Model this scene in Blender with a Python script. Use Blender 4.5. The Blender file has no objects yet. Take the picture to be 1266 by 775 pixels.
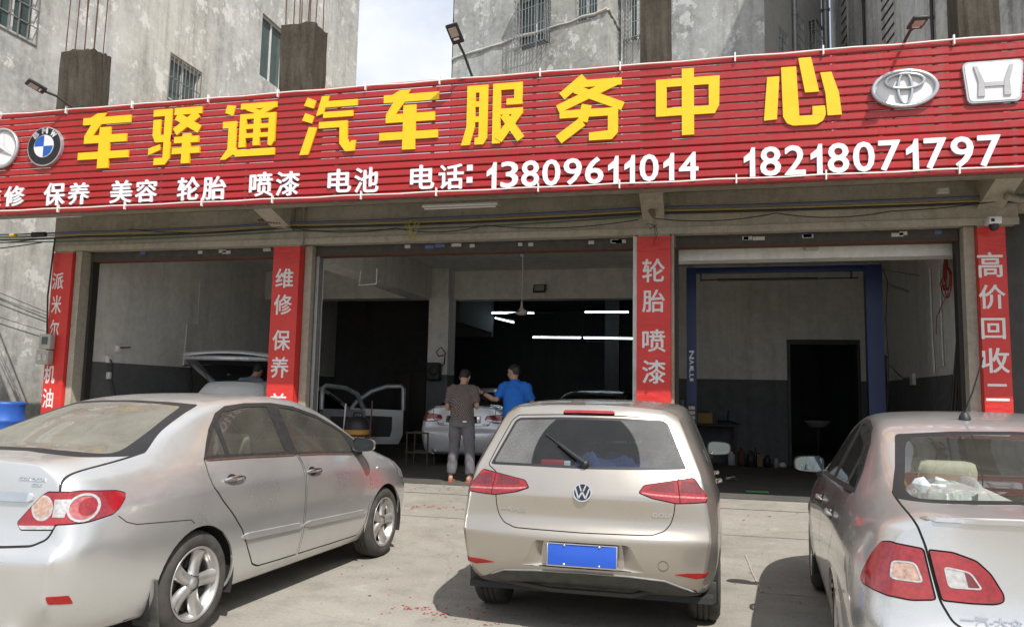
import bpy, bmesh, math, random
from math import sin, cos, pi, radians, sqrt, atan2
from mathutils import Vector, Matrix
from mathutils.bvhtree import BVHTree
random.seed(7)
S = bpy.context.scene
COL = S.collection

# ---------------------------------------------------------------- camera, sky, sun, exposure
def look():
    yaw, pit, rol = radians(13.591), radians(6.065), radians(1.161)
    fw = Vector((-sin(yaw)*cos(pit), cos(yaw)*cos(pit), sin(pit)))
    r = Vector((cos(yaw), sin(yaw), 0)); u = r.cross(fw)
    R = r*cos(rol)+u*sin(rol); U = -r*sin(rol)+u*cos(rol)
    m = Matrix((R, U, -fw)).transposed().to_4x4(); m.translation = (0, 0, 1.5)
    return m
cd = bpy.data.cameras.new('camera'); cam = bpy.data.objects.new('camera', cd); COL.objects.link(cam)
cam.matrix_world = look(); cd.sensor_width = 36; cd.lens = 36*963.06/1266; cd.clip_end = 2000; cd.clip_start = .05
S.camera = cam
SUN = Vector((.46, -.58, 1.0)).normalized()      # towards the sun
sun_el = math.asin(SUN.z); sun_az = atan2(SUN.x, SUN.y)
W = bpy.data.worlds.new('World'); S.world = W; W.use_nodes = True
nt = W.node_tree; nt.nodes.clear()
def N(t, **k):
    n = nt.nodes.new(t)
    for a, b in k.items(): setattr(n, a, b)
    return n
sky = N('ShaderNodeTexSky'); sky.sky_type = 'NISHITA'; sky.sun_disc = False
sky.sun_elevation = sun_el; sky.sun_rotation = sun_az; sky.dust_density = 2.5; sky.air_density = 1.0
bg = N('ShaderNodeBackground'); bg.inputs[1].default_value = .115
bg2 = N('ShaderNodeBackground'); bg2.inputs[1].default_value = .088
tc = N('ShaderNodeTexCoord'); mp = N('ShaderNodeMapping'); mp.inputs['Scale'].default_value = (1, 1, 1.6); mp.inputs['Location'].default_value = (.3, .1, 0)
nz = N('ShaderNodeTexNoise'); nz.inputs['Scale'].default_value = 2.6; nz.inputs['Detail'].default_value = 7; nz.inputs['Roughness'].default_value = .55
cr = N('ShaderNodeValToRGB'); cr.color_ramp.elements[0].position = .36; cr.color_ramp.elements[0].color = (.35, .35, .35, 1)
cr.color_ramp.elements[1].position = .60; cr.color_ramp.elements[1].color = (1, 1, 1, 1)
nz2 = N('ShaderNodeTexNoise'); nz2.inputs['Scale'].default_value = 4.0; nz2.inputs['Detail'].default_value = 6
cr2 = N('ShaderNodeValToRGB'); cr2.color_ramp.elements[0].position = .35; cr2.color_ramp.elements[0].color = (6.6, 7.3, 8.6, 1)
cr2.color_ramp.elements[1].position = .65; cr2.color_ramp.elements[1].color = (9.8, 9.9, 10.0, 1)
mx = N('ShaderNodeMixShader'); out = N('ShaderNodeOutputWorld')
L = nt.links.new
L(tc.outputs['Generated'], mp.inputs[0]); L(mp.outputs[0], nz.inputs[0]); L(mp.outputs[0], nz2.inputs[0])
L(nz.outputs[0], cr.inputs[0]); L(nz2.outputs[0], cr2.inputs[0])
L(sky.outputs[0], bg.inputs[0]); L(cr2.outputs[0], bg2.inputs[0])
L(cr.outputs[0], mx.inputs[0]); L(bg.outputs[0], mx.inputs[1]); L(bg2.outputs[0], mx.inputs[2]); L(mx.outputs[0], out.inputs[0])
sd = bpy.data.lights.new('sun', 'SUN'); sd.energy = 3.9; sd.angle = radians(.53); sd.color = (1, .965, .91)
so = bpy.data.objects.new('sun', sd); COL.objects.link(so); so.rotation_euler = (-SUN).to_track_quat('-Z', 'Y').to_euler(); so.location = (8, -8, 20)
S.view_settings.view_transform = 'Standard'; S.view_settings.look = 'None'; S.view_settings.gamma = 1; S.view_settings.exposure = 0.34
S.render.engine = 'CYCLES'; S.cycles.max_bounces = 8; S.cycles.transparent_max_bounces = 12; S.cycles.use_denoising = True
S.cycles.caustics_reflective = False; S.cycles.caustics_refractive = False

# ---------------------------------------------------------------- materials
MATS = {}
class NT:
    def __init__(s, name):
        s.m = bpy.data.materials.new(name); s.m.use_nodes = True; s.t = s.m.node_tree; s.t.nodes.clear()
        s.o = s.t.nodes.new('ShaderNodeOutputMaterial'); s.p = s.t.nodes.new('ShaderNodeBsdfPrincipled')
        s.t.links.new(s.p.outputs[0], s.o.inputs[0]); s.tc = None
    def n(s, t, **k):
        n = s.t.nodes.new(t)
        for a, b in k.items(): setattr(n, a, b)
        return n
    def l(s, a, b): s.t.links.new(a, b)
    def coord(s, obj=True, scale=(1, 1, 1), rot=(0, 0, 0)):
        g = s.n('ShaderNodeTexCoord'); m = s.n('ShaderNodeMapping'); m.inputs['Scale'].default_value = scale; m.inputs['Rotation'].default_value = rot
        s.l(g.outputs['Object' if obj else 'Generated'], m.inputs[0]); return m.outputs[0]
    def noise(s, co, scale, detail=5, rough=.6):
        n = s.n('ShaderNodeTexNoise'); n.inputs['Scale'].default_value = scale; n.inputs['Detail'].default_value = detail; n.inputs['Roughness'].default_value = rough
        s.l(co, n.inputs[0]); return n.outputs[0]
    def ramp(s, fac, stops):
        r = s.n('ShaderNodeValToRGB'); e = r.color_ramp.elements
        while len(e) < len(stops): e.new(.5)
        for el, (p, c) in zip(e, stops):
            el.position = p; el.color = c if len(c) == 4 else (*c, 1)
        s.l(fac, r.inputs[0]); return r.outputs[0]
    def mix(s, fac, a, b, mode='MIX'):
        m = s.n('ShaderNodeMix', data_type='RGBA', blend_type=mode)
        for i, v in ((0, fac), (6, a), (7, b)):
            if hasattr(v, 'links'): s.l(v, m.inputs[i])
            elif i == 0: m.inputs[0].default_value = v
            else: m.inputs[i].default_value = (*v, 1)
        return m.outputs[2]
    def bump(s, h, strength=.3, dist=.01, normal=None):
        b = s.n('ShaderNodeBump'); b.inputs['Strength'].default_value = strength; b.inputs['Distance'].default_value = dist
        s.l(h, b.inputs['Height']); 
        if normal: s.l(normal, b.inputs['Normal'])
        s.l(b.outputs[0], s.p.inputs['Normal']); return b.outputs[0]
    def set(s, **k):
        for a, v in k.items():
            i = s.p.inputs[a.replace('_', ' ')]
            if hasattr(v, 'links'): s.l(v, i)
            elif isinstance(v, tuple) and len(v) == 3: i.default_value = (*v, 1)
            else: i.default_value = v
        return s
def g3(v): return (v, v, v)
def simple(name, col, rough=.5, metal=0, var=.12, scale=8, bump=0, **k):
    if name in MATS: return MATS[name]
    a = NT(name); co = a.coord(); nn = a.noise(co, scale)
    c2 = tuple(min(1, c*(1+var)) for c in col); c1 = tuple(c*(1-var) for c in col)
    a.set(Base_Color=a.ramp(nn, [(.3, c1), (.7, c2)]), Metallic=metal, Roughness=a.ramp(nn, [(.3, g3(max(.02, rough*.85))), (.7, g3(min(1, rough*1.15)))]))
    if bump: a.bump(a.noise(co, scale*6), bump, .005)
    a.set(**k); MATS[name] = a.m; return a.m
def concrete(name, c, stain, dark=.5, streak=.6, scale=1.0, patch=None):
    a = NT(name); co = a.coord(scale=(1, 1, 1)); cs = a.coord(scale=(2.2, 2.2, .16))
    n1 = a.noise(co, .55*scale, 8, .62); n2 = a.noise(cs, 1.3*scale, 7, .65); n3 = a.noise(co, 6*scale, 8, .7); n4 = a.noise(co, 60, 4, .7)
    b = a.mix(a.ramp(n1, [(.36, g3(0)), (.64, g3(1))]), tuple(x*dark for x in c), c)
    b = a.mix(a.ramp(n2, [(.48, g3(0)), (.72, g3(streak))]), b, stain)
    b = a.mix(a.ramp(n3, [(.4, g3(0)), (.75, g3(.5))]), b, tuple(min(1, x*1.35) for x in c))
    n6 = a.noise(co, .22*scale, 4, .5); b = a.mix(a.ramp(n6, [(.42, g3(0)), (.62, g3(.7))]), b, (1.0, .955, .88), 'MULTIPLY')
    if patch:
        n5 = a.noise(co, 1.6*scale, 6, .75); b = a.mix(a.ramp(n5, [(.56, g3(0)), (.60, g3(.75))]), b, patch)
    b = a.mix(.25, b, a.ramp(n4, [(.3, g3(.25)), (.7, g3(.8))]), 'OVERLAY')
    a.set(Base_Color=b, Roughness=.9, Specular_IOR_Level=.2)
    h = a.n('ShaderNodeMath', operation='ADD'); a.l(n3, h.inputs[0]); a.l(n4, h.inputs[1]); a.bump(h.outputs[0], .5, .012)
    MATS[name] = a.m; return a.m
M_wallL = concrete('plaster_left', (.57, .57, .55), (.22, .215, .20), .62, .8, 1.0, (.76, .75, .72))
M_wallB = concrete('plaster_grey', (.46, .47, .46), (.14, .14, .14), .60, .65, .8, (.64, .65, .64))
M_wallR = concrete('plaster_shaded', (.58, .58, .57), (.09, .085, .08), .62, .8, .9)
M_stub = concrete('raw_concrete', (.085, .074, .058), (.03, .026, .02), .6, .8, 3.0)
M_canopy = concrete('canopy_concrete', (.31, .275, .22), (.09, .075, .055), .7, .5, 1.6)
M_beam = concrete('beam_concrete', (.42, .385, .32), (.18, .16, .125), .75, .4, 2)
M_white = concrete('white_plaster', (.78, .77, .74), (.42, .41, .39), .82, .55, 1.2)
M_dado = concrete('dado_paint', (.145, .15, .155), (.07, .07, .07), .8, .4, 1.2)
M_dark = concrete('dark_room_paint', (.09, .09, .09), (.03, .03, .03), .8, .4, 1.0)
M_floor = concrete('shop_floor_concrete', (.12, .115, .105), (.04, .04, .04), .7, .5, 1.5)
def ground_mat():
    a = NT('lot_concrete'); co = a.coord()
    n1 = a.noise(co, .5, 8, .6); n2 = a.noise(co, 3.0, 8, .7); n3 = a.noise(co, 45, 5, .75); n4 = a.noise(co, 170, 3, .7)
    b = a.ramp(n1, [(.32, (.255, .238, .205)), (.5, (.315, .295, .255)), (.68, (.37, .35, .305))])
    b = a.mix(a.ramp(n2, [(.5, g3(0)), (.72, g3(.6))]), b, (.19, .175, .15))
    b = a.mix(a.ramp(n2, [(.28, g3(.5)), (.42, g3(0))]), b, (.50, .475, .42))
    b = a.mix(.4, b, a.ramp(n3, [(.3, g3(.28)), (.7, g3(.72))]), 'OVERLAY')
    n5 = a.noise(co, .95, 5, .55); b = a.mix(a.ramp(n5, [(.56, g3(0)), (.70, g3(.42))]), b, (.20, .185, .16))
    sp = a.ramp(n4, [(.66, g3(0)), (.70, g3(.5))]); b = a.mix(sp, b, (.12, .10, .09))
    vo = a.n('ShaderNodeTexVoronoi', feature='DISTANCE_TO_EDGE'); vo.inputs['Scale'].default_value = .35
    nn = a.noise(co, 2.2, 4, .6); mm = a.mix(.12, co, nn); a.l(mm, vo.inputs[0])
    crk = a.ramp(vo.outputs[0], [(0, g3(.22)), (.004, g3(0))]); b = a.mix(crk, b, (.16, .14, .12))
    a.set(Base_Color=b, Roughness=.92, Specular_IOR_Level=.2)
    h = a.n('ShaderNodeMath', operation='ADD'); a.l(n3, h.inputs[0]); a.l(n2, h.inputs[1]); a.bump(h.outputs[0], .45, .012)
    return a.m
M_ground = ground_mat()
def red_vinyl():
    a = NT('red_vinyl'); co = a.coord(); n1 = a.noise(co, 2.5, 4); n2 = a.noise(co, 30, 4)
    b = a.ramp(n1, [(.3, (.56, .026, .022)), (.7, (.66, .04, .032))]); b = a.mix(a.ramp(n2, [(.6, g3(0)), (.8, g3(.2))]), b, (.45, .12, .1))
    n3 = a.noise(a.coord(scale=(1, 1, 2.5)), 3.2, 4, .6); b = a.mix(a.ramp(n3, [(.55, g3(0)), (.8, g3(.35))]), b, (.34, .035, .03)); a.set(Base_Color=b, Roughness=.42); a.bump(n3, .6, .03); return a.m
M_red = red_vinyl()
def slat_red():
    a = NT('slat_red_paint'); co = a.coord(scale=(.6, 1, 4)); n1 = a.noise(co, 1.2, 5); n2 = a.noise(co, 25, 4)
    b = a.ramp(n1, [(.3, (.31, .010, .012)), (.7, (.41, .016, .016))]); b = a.mix(a.ramp(n2, [(.6, g3(0)), (.8, g3(.18))]), b, (.3, .09, .08))
    st = a.noise(a.coord(scale=(7, 1, .5)), 1.0, 6, .65); b = a.mix(a.ramp(st, [(.50, g3(0)), (.78, g3(.55))]), b, (.20, .030, .028)); b = a.mix(a.ramp(st, [(.25, g3(.35)), (.42, g3(0))]), b, (.55, .10, .09))
    a.set(Base_Color=b, Roughness=a.ramp(st, [(.3, g3(.22)), (.7, g3(.5))]), Coat_Weight=.3, Coat_Roughness=.2); a.bump(n1, .25, .02); return a.m
M_slat = slat_red()
M_yel = simple('yellow_acrylic', (.82, .52, .008), .4, var=.04)
M_let = simple('white_acrylic', (.82, .80, .83), .4, var=.03)
M_ledge = simple('letter_edge_blue', (.12, .15, .35), .5)
M_steel = simple('galvanised_steel', (.35, .35, .34), .45, .6)
M_iron = simple('dark_iron', (.05, .045, .04), .6, .4)
M_rust = simple('rusty_rebar', (.12, .06, .04), .85, .2, var=.3, scale=20)
M_tube = simple('white_pvc', (.78, .75, .72), .4, var=.05)
M_black = simple('black_plastic', (.018, .018, .02), .5)
M_rubber = simple('black_rubber', (.02, .02, .02), .8)
M_blue = simple('lift_blue', (.006, .022, .10), .4, var=.2, scale=6)
M_wframe = simple('white_window_metal', (.62, .62, .60), .5)
M_wglass = simple('window_glass_green', (.07, .10, .10), .12, var=.2, scale=2)
M_paper = simple('sticker_paper', (.5, .48, .45), .8, var=.3, scale=30)
M_papb = simple('sticker_paper_blue', (.10, .14, .35), .7, var=.4, scale=40)
M_wood = simple('bare_wood', (.35, .22, .10), .7, var=.25, scale=12)
M_barrel = simple('blue_barrel_plastic', (.02, .10, .42), .5, var=.15, scale=5)
M_cream = simple('cream_interior', (.55, .50, .40), .8, var=.06)
M_greyfab = simple('grey_fabric', (.16, .16, .17), .9)
def emit(name, col, s):
    a = NT(name); a.set(Base_Color=(.8, .8, .8), Emission_Color=col, Emission_Strength=s); return a.m
M_led = emit('lit_tube', (.72, .9, 1.0), 6)
M_lamp = simple('led_panel_off', (.40, .33, .30), .4)
M_chrome = simple('chrome', (.75, .75, .75), .12, 1.0, var=.05)
M_silverlogo = simple('silver_logo', (.55, .56, .58), .3, .55, var=.05)

# ---------------------------------------------------------------- helpers
def tag(o, label=None, cat=None, group=None, kind=None):
    for k, v in (('label', label), ('category', cat), ('group', group), ('kind', kind)):
        if v: o[k] = v
    return o
def empty(name, loc=(0, 0, 0), rz=0, label=None, cat=None, group=None):
    o = bpy.data.objects.new(name, None); COL.objects.link(o); o.location = loc; o.rotation_euler = (0, 0, rz); o.empty_display_size = .1
    return tag(o, label, cat, group)
class MB:
    def __init__(s): s.v = []; s.f = []; s.mi = []; s.sm = []; s.cur = 0; s.smooth = False; s.mats = []
    def mat(s, m):
        if m not in s.mats: s.mats.append(m)
        s.cur = s.mats.index(m); return s
    def add(s, vs, fs, smooth=None):
        b = len(s.v); s.v += [tuple(v) for v in vs]
        for f in fs: s.f.append([b+i for i in f]); s.mi.append(s.cur); s.sm.append(s.smooth if smooth is None else smooth)
        return s
    def box(s, x0, x1, y0, y1, z0, z1, M=None):
        vs = [Vector(p) for p in ((x0,y0,z0),(x1,y0,z0),(x1,y1,z0),(x0,y1,z0),(x0,y0,z1),(x1,y0,z1),(x1,y1,z1),(x0,y1,z1))]
        if M: vs = [M @ v for v in vs]
        return s.add(vs, [(0,3,2,1),(4,5,6,7),(0,1,5,4),(1,2,6,5),(2,3,7,6),(3,0,4,7)], False)
    def rbox(s, x0, x1, y0, y1, z0, z1, r=.01, M=None):
        # box with chamfered edges (via bmesh bevel)
        bm = bmesh.new(); bmesh.ops.create_cube(bm, size=1)
        for v in bm.verts: v.co = Vector((x0+(v.co.x+.5)*(x1-x0), y0+(v.co.y+.5)*(y1-y0), z0+(v.co.z+.5)*(z1-z0)))
        bmesh.ops.bevel(bm, geom=bm.edges[:], offset=r, segments=2, profile=.6, affect='EDGES')
        s.addbm(bm, M, True); bm.free(); return s
    def addbm(s, bm, M=None, smooth=None):
        bm.verts.index_update()
        return s.add([(M @ v.co) if M else v.co.copy() for v in bm.verts], [[v.index for v in f.verts] for f in bm.faces], smooth)
    def tube(s, pts, r, n=8, cap=True, smooth=True):
        pts = [Vector(p) for p in pts]; rs = r if isinstance(r, (list, tuple)) else [r]*len(pts)
        vs = []; up = None
        for i, p in enumerate(pts):
            d = (pts[min(i+1, len(pts)-1)]-pts[max(i-1, 0)]).normalized()
            if up is None: up = d.orthogonal().normalized()
            up = (up-d*up.dot(d))
            up = up.normalized() if up.length > 1e-5 else d.orthogonal().normalized()
            w = d.cross(up)
            for k in range(n): a = 2*pi*k/n; vs.append(p+(up*cos(a)+w*sin(a))*rs[i])
        fs = [(i*n+k, i*n+(k+1) % n, (i+1)*n+(k+1) % n, (i+1)*n+k) for i in range(len(pts)-1) for k in range(n)]
        s.add(vs, fs, smooth)
        if cap: s.add(vs[:n], [tuple(range(n))[::-1]], False); s.add(vs[-n:], [tuple(range(n))], False)
        return s
    def lathe(s, prof, n=24, M=None, smooth=True, a0=0, a1=2*pi):
        full = abs(a1-a0-2*pi) < 1e-6; m = n if full else n+1; vs = []
        for k in range(m):
            a = a0+(a1-a0)*k/n
            for r, z in prof: vs.append(Vector((r*cos(a), r*sin(a), z)))
        if M: vs = [M @ v for v in vs]
        q = len(prof); fs = []
        for k in range(n):
            k2 = (k+1) % m
            for i in range(q-1): fs.append((k*q+i, k2*q+i, k2*q+i+1, k*q+i+1))
        return s.add(vs, fs, smooth)
    def prism(s, poly, d0, d1, fn):
        # poly 2d list (ccw), fn(u,v,d)->point
        n = len(poly); vs = [fn(u, v, d0) for u, v in poly]+[fn(u, v, d1) for u, v in poly]
        s.add(vs, [tuple(range(n)), tuple(range(2*n-1, n-1, -1))]+[(i, n+i, n+(i+1) % n, (i+1) % n) for i in range(n)], False)
        return s
    def build(s, name, mat=None, parent=None, loc=None, fix=False):
        me = bpy.data.meshes.new(name); me.from_pydata([tuple(v) for v in s.v], [], s.f)
        for m in (s.mats or [mat]): me.materials.append(m)
        if s.mats: me.polygons.foreach_set('material_index', s.mi)
        me.polygons.foreach_set('use_smooth', s.sm)
        if fix:
            bm = bmesh.new(); bm.from_mesh(me); bmesh.ops.recalc_face_normals(bm, faces=bm.faces); bm.to_mesh(me); bm.free()
        me.update(); o = bpy.data.objects.new(name, me); COL.objects.link(o)
        if parent: o.parent = parent
        if loc: o.location = loc
        return o
def bx(name, mat, x0, x1, y0, y1, z0, z1, parent=None, bev=0):
    b = MB()
    (b.rbox(x0, x1, y0, y1, z0, z1, bev) if bev else b.box(x0, x1, y0, y1, z0, z1))
    return b.build(name, mat, parent)
def struct(o): o['kind'] = 'structure'; return o
def setorigin(o, p):
    p = Vector(p); o.data.transform(Matrix.Translation(-p)); o.location = p
def copy_tree(o, parent=None):
    c = o.copy(); COL.objects.link(c); c.parent = parent
    for ch in o.children: copy_tree(ch, c)
    return c
_tc = {}
def text_mesh(ch, offset=.0, extrude=.02, bevel=0):
    key = (ch, offset, extrude)
    if key in _tc: return _tc[key]
    c = bpy.data.curves.new('t', 'FONT'); c.body = ch; c.size = 1; c.offset = offset; c.extrude = extrude; c.resolution_u = 3; c.bevel_depth = bevel
    o = bpy.data.objects.new('t', c); COL.objects.link(o)
    bpy.context.view_layer.update()
    me = bpy.data.meshes.new_from_object(o.evaluated_get(bpy.context.evaluated_depsgraph_get()))
    bpy.data.objects.remove(o); bpy.data.curves.remove(c)
    vs = [v.co.copy() for v in me.vertices]; fs = [list(p.vertices) for p in me.polygons]; bpy.data.meshes.remove(me)
    xs = [v.x for v in vs]; ys = [v.y for v in vs]
    x0, x1, y0, y1 = min(xs), max(xs), min(ys), max(ys)
    _tc[key] = (vs, fs, (x0, x1, y0, y1)); return _tc[key]
def glyph(name, ch, mat, parent, frame, cx, cz, w, h, d0, d1, offset=.0, shear=0):
    """extruded writing ch fitted to w x h, placed by frame(u, v, d) around (cx, cz); offset (in em) makes it bolder"""
    vs, fs, (x0, x1, y0, y1) = text_mesh(ch, 0, .5)
    b = MB(); o = offset; sh = [(0, 0)] if not o else [(o*cos(a), o*sin(a)*.8) for a in [pi/4*k for k in range(8)]]
    sx, sy = w/(x1-x0+2*o), h/(y1-y0+1.6*o); e = (d1-d0)*.012
    for k, (ox, oy) in enumerate(sh):
        P = []
        for v in vs:
            u = (v.x+ox-(x0+x1)/2)*sx; t = (v.y+oy-(y0+y1)/2)*sy
            P.append(frame(cx+u+shear*t, cz+t, d0+(v.z+.5)*(d1-d0+e*k)))
        b.add(P, fs, False)
    return b.build(name, mat, parent)
# ---------------------------------------------------------------- ground
GY0, GY1, GZ = 7.4, 11.2, .2
def gz(y): return 0 if y < GY0 else (GZ*(y-GY0)/(GY1-GY0) if y < GY1 else GZ)
def make_ground():
    b = MB(); xs = [-400, -60, -30]+[-20+i for i in range(0, 31)]+[20, 60, 400]; ys = [-400, -60, -10, 0, 4, 6, 7.4, 8.2, 9, 9.6, 10.3, 11.2, 60, 400]
    rnd = random.Random(3)
    vs = [(x, y, gz(y)) for y in ys for x in xs]; n = len(xs)
    b.add(vs, [(j*n+i, j*n+i+1, (j+1)*n+i+1, (j+1)*n+i) for j in range(len(ys)-1) for i in range(n-1)], False)
    return struct(b.build('ground', M_ground))
make_ground()
# expansion joints and an inset slab in the yard concrete
M_joint = simple('joint_dirt', (.19, .175, .15), .95, var=.35, scale=30)
M_jointl = simple('joint_mortar', (.38, .36, .32), .95, var=.2, scale=30)
jm = MB().mat(M_joint)
def strip(pts, w, h=.004):
    for (x0, y0), (x1, y1) in zip(pts, pts[1:]):
        d = Vector((x1-x0, y1-y0)); n = Vector((-d.y, d.x)).normalized()*w/2
        k = max(1, int(d.length/.12)); rr = random.Random(int((x0*7+y0*13)*100))
        L_ = [((x0+d.x*i/k), (y0+d.y*i/k), n*(.6+.8*rr.random()), n*(.6+.8*rr.random())) for i in range(k+1)]
        vs = []
        for x, y, a, c in L_: vs += [(x+a.x, y+a.y, gz(y)+h), (x-c.x, y-c.y, gz(y)+h)]
        jm.add(vs, [(2*i, 2*i+1, 2*i+3, 2*i+2) for i in range(k)], False)
strip([(-9.5, 10.35), (3.9, 10.35)], .03)
strip([(-9.5, 8.9), (9, 8.78)], .014)

jm.mat(M_jointl); strip([(.42, 8.0), (.47, 6.65)], .014, .006); strip([(.47, 6.65), (2.6, 6.62)], .014, .006)
struct(jm.build('ground_joint_strips'))

# ---------------------------------------------------------------- the workshop building
shop = empty('workshop_building', (0, 10.8, 0), 0, 'single storey grey concrete car workshop with three wide open bays under a canopy', 'building')
def S_(name, mat, *a, bev=0):
    o = bx(name, mat, *a, bev=bev); o.parent = shop; o.matrix_parent_inverse = Matrix.Translation((0, -10.8, 0)); return o
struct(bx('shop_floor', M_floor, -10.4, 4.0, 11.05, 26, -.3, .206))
# columns (concrete core, red vinyl wrap is a separate banner-like panel)
colx = [(-10.585, -10.2), (-6.46, -6.01), (-.84, -.38), (3.43, 3.745)]
for a, c in colx: S_('column', M_beam, a+.012, c-.012, 10.812, 11.24, 0, 4.1)
S_('wall', M_white, -10.45, -10.1, 11.24, 26, 1.95, 4.36); S_('wall', M_dado, -10.45, -10.094, 11.24, 26, .0, 1.947)
S_('wall', M_white, 3.6, 3.73, 11.24, 17.2, 1.95, 4.36); S_('wall', M_dado, 3.594, 3.73, 11.24, 17.2, 0, 1.947)
S_('wall', M_white, -.78, -.45, 11.24, 17.2, 1.95, 4.36); S_('wall', M_dado, -.786, -.444, 11.24, 17.2, 0, 1.947)
# back wall of the right bay with a doorway
for nm, m, z0, z1 in (('wall', M_dado, 0, 1.947), ('wall', M_white, 1.95, 4.36)):
    S_(nm, m, -.44, 1.80, 17.0, 17.2, z0, z1); S_(nm, m, 3.12, 3.59, 17.0, 17.2, z0, z1)
S_('wall', M_white, 1.80, 3.12, 17.0, 17.2, 2.72, 4.36)
S_('door_frame', M_black, 1.76, 1.82, 16.94, 17.22, .2, 2.78); S_('door_frame', M_black, 3.10, 3.16, 16.94, 17.22, .2, 2.78); S_('door_frame', M_black, 1.82, 3.10, 16.94, 17.22, 2.68, 2.78)
# deep dark rooms behind
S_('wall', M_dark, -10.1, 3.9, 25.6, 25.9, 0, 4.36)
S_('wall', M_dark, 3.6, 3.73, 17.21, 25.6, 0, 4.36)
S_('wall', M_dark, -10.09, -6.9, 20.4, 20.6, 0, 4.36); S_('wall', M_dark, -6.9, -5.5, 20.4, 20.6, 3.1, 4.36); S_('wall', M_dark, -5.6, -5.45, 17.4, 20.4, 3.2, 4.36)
# beams
S_('beam', M_white, -10.1, -5.5, 16.6, 17.05, 3.68, 4.355); S_('beam', M_white, -5.5, -.78, 17.05, 17.4, 3.69, 4.355)
S_('beam', M_white, -6.35, -5.9, 11.26, 16.6, 3.63, 4.35); S_('beam', M_white, -.44, 3.59, 11.4, 11.7, 3.50, 4.352)
S_('column', M_white, -5.93, -5.46, 16.55, 17.06, 1.95, 3.68); S_('column', M_dado, -5.935, -5.455, 16.545, 17.065, 0, 1.947)
S_('column', M_dark, -2.6, -2.2, 22.0, 22.4, .2, 4.355)
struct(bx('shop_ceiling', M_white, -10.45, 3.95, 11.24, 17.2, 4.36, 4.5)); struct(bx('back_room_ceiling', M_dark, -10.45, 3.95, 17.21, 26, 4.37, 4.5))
S_('roof', M_canopy, -10.6, 4.3, 9.52, 26, 4.505, 4.62)
S_('canopy_slab', M_canopy, -10.88, 5.2, 9.55, 10.8, 4.36, 4.5)
S_('canopy_edge_beam', M_canopy, -10.6, 5.2, 9.48, 9.66, 4.06, 4.50)
S_('front_beam', M_beam, -10.6, 3.9, 10.8, 11.02, 3.79, 4.355); S_('front_beam', M_beam, -10.6, 3.9, 10.775, 10.80, 3.77, 3.86)
for a, c in ((-6.42, -6.12), (-.76, -.46), (3.43, 3.73)):
    b = MB(); b.prism([(9.67, 4.3), (10.79, 3.98), (10.79, 4.355), (9.67, 4.355)], a, c, lambda u, v, d: Vector((d, u, v)))
    o = b.build('canopy_bracket', M_beam, fix=True); o.parent = shop; o.matrix_parent_inverse = Matrix.Translation((0, -10.8, 0))
b = MB(); b.prism([(3.95, 4.34), (5.2, 4.2), (5.2, 4.34)], 9.9, 10.1, lambda u, v, d: Vector((u, d, v))); o = b.build('canopy_bracket', M_beam, fix=True); o.parent = shop; o.matrix_parent_inverse = Matrix.Translation((0, -10.8, 0))
# dark wall right of the last column
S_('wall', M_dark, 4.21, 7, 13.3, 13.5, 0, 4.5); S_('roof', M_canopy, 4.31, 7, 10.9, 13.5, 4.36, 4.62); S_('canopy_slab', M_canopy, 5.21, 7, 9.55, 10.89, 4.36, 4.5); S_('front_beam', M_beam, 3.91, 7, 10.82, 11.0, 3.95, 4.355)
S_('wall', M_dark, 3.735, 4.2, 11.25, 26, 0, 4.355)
# rolled shutter housings with stickers
bays = [(-10.06, -6.47), (-5.86, -.85), (-.33, 3.30)]
M_shut = simple('shutter_housing_dark', (.055, .05, .045), .7, var=.4, scale=10)
rr = random.Random(5)
for i, (a, c) in enumerate(bays):
    h = empty('roller_shutter_housing', ((a+c)/2, 11.05, 3.65), 0, ['dark rolled shutter housing above the left bay', 'dark rolled shutter housing above the wide middle bay', 'dark rolled shutter housing above the right bay with the lift'][i], 'shutter', 'shutter housings over the bays')
    I = Matrix.Translation((-(a+c)/2, -11.05, -3.65))
    o = bx('housing', M_shut, a+.02, c-.02, 11.04, 11.23, 3.655, 3.785, h); o.matrix_parent_inverse = I
    o = bx('bottom_rail', M_rust, a+.02, c-.02, 11.03, 11.24, 3.628, 3.652, h); o.matrix_parent_inverse = I
    n = (5, 11, 8)[i]
    for k in range(n):
        x = a+(c-a)*(.25+.7*rr.random()); w = .06+.1*rr.random(); z = 3.70+.03*rr.random()
        o = bx('sticker', M_papb if k % 5 == 2 else M_paper, x, x+w, 11.033, 11.037, z, z+.05, h); o.matrix_parent_inverse = I
    # guide rails
    for x0, x1 in ((a, a+.05), (c-.05, c)):
        o = bx('guide_rail', M_steel if i == 1 else M_iron, x0, x1, 11.06, 11.2, .2, 3.63, h); o.matrix_parent_inverse = I
struct(bx('door_jamb', M_beam, -10.19, -10.075, 10.86, 11.2, 0, 3.78)); struct(bx('door_jamb', M_beam, -.375, -.335, 10.86, 11.2, 0, 3.78)); struct(bx('door_jamb', M_beam, -6.0, -5.88, 10.95, 11.24, 0, 3.78)); struct(bx('door_jamb', M_beam, 3.30, 3.425, 10.9, 11.24, 0, 3.78))
struct(bx('door_jamb', M_white, -.90, -.845, 10.9, 11.24, 0, 3.78))

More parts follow.
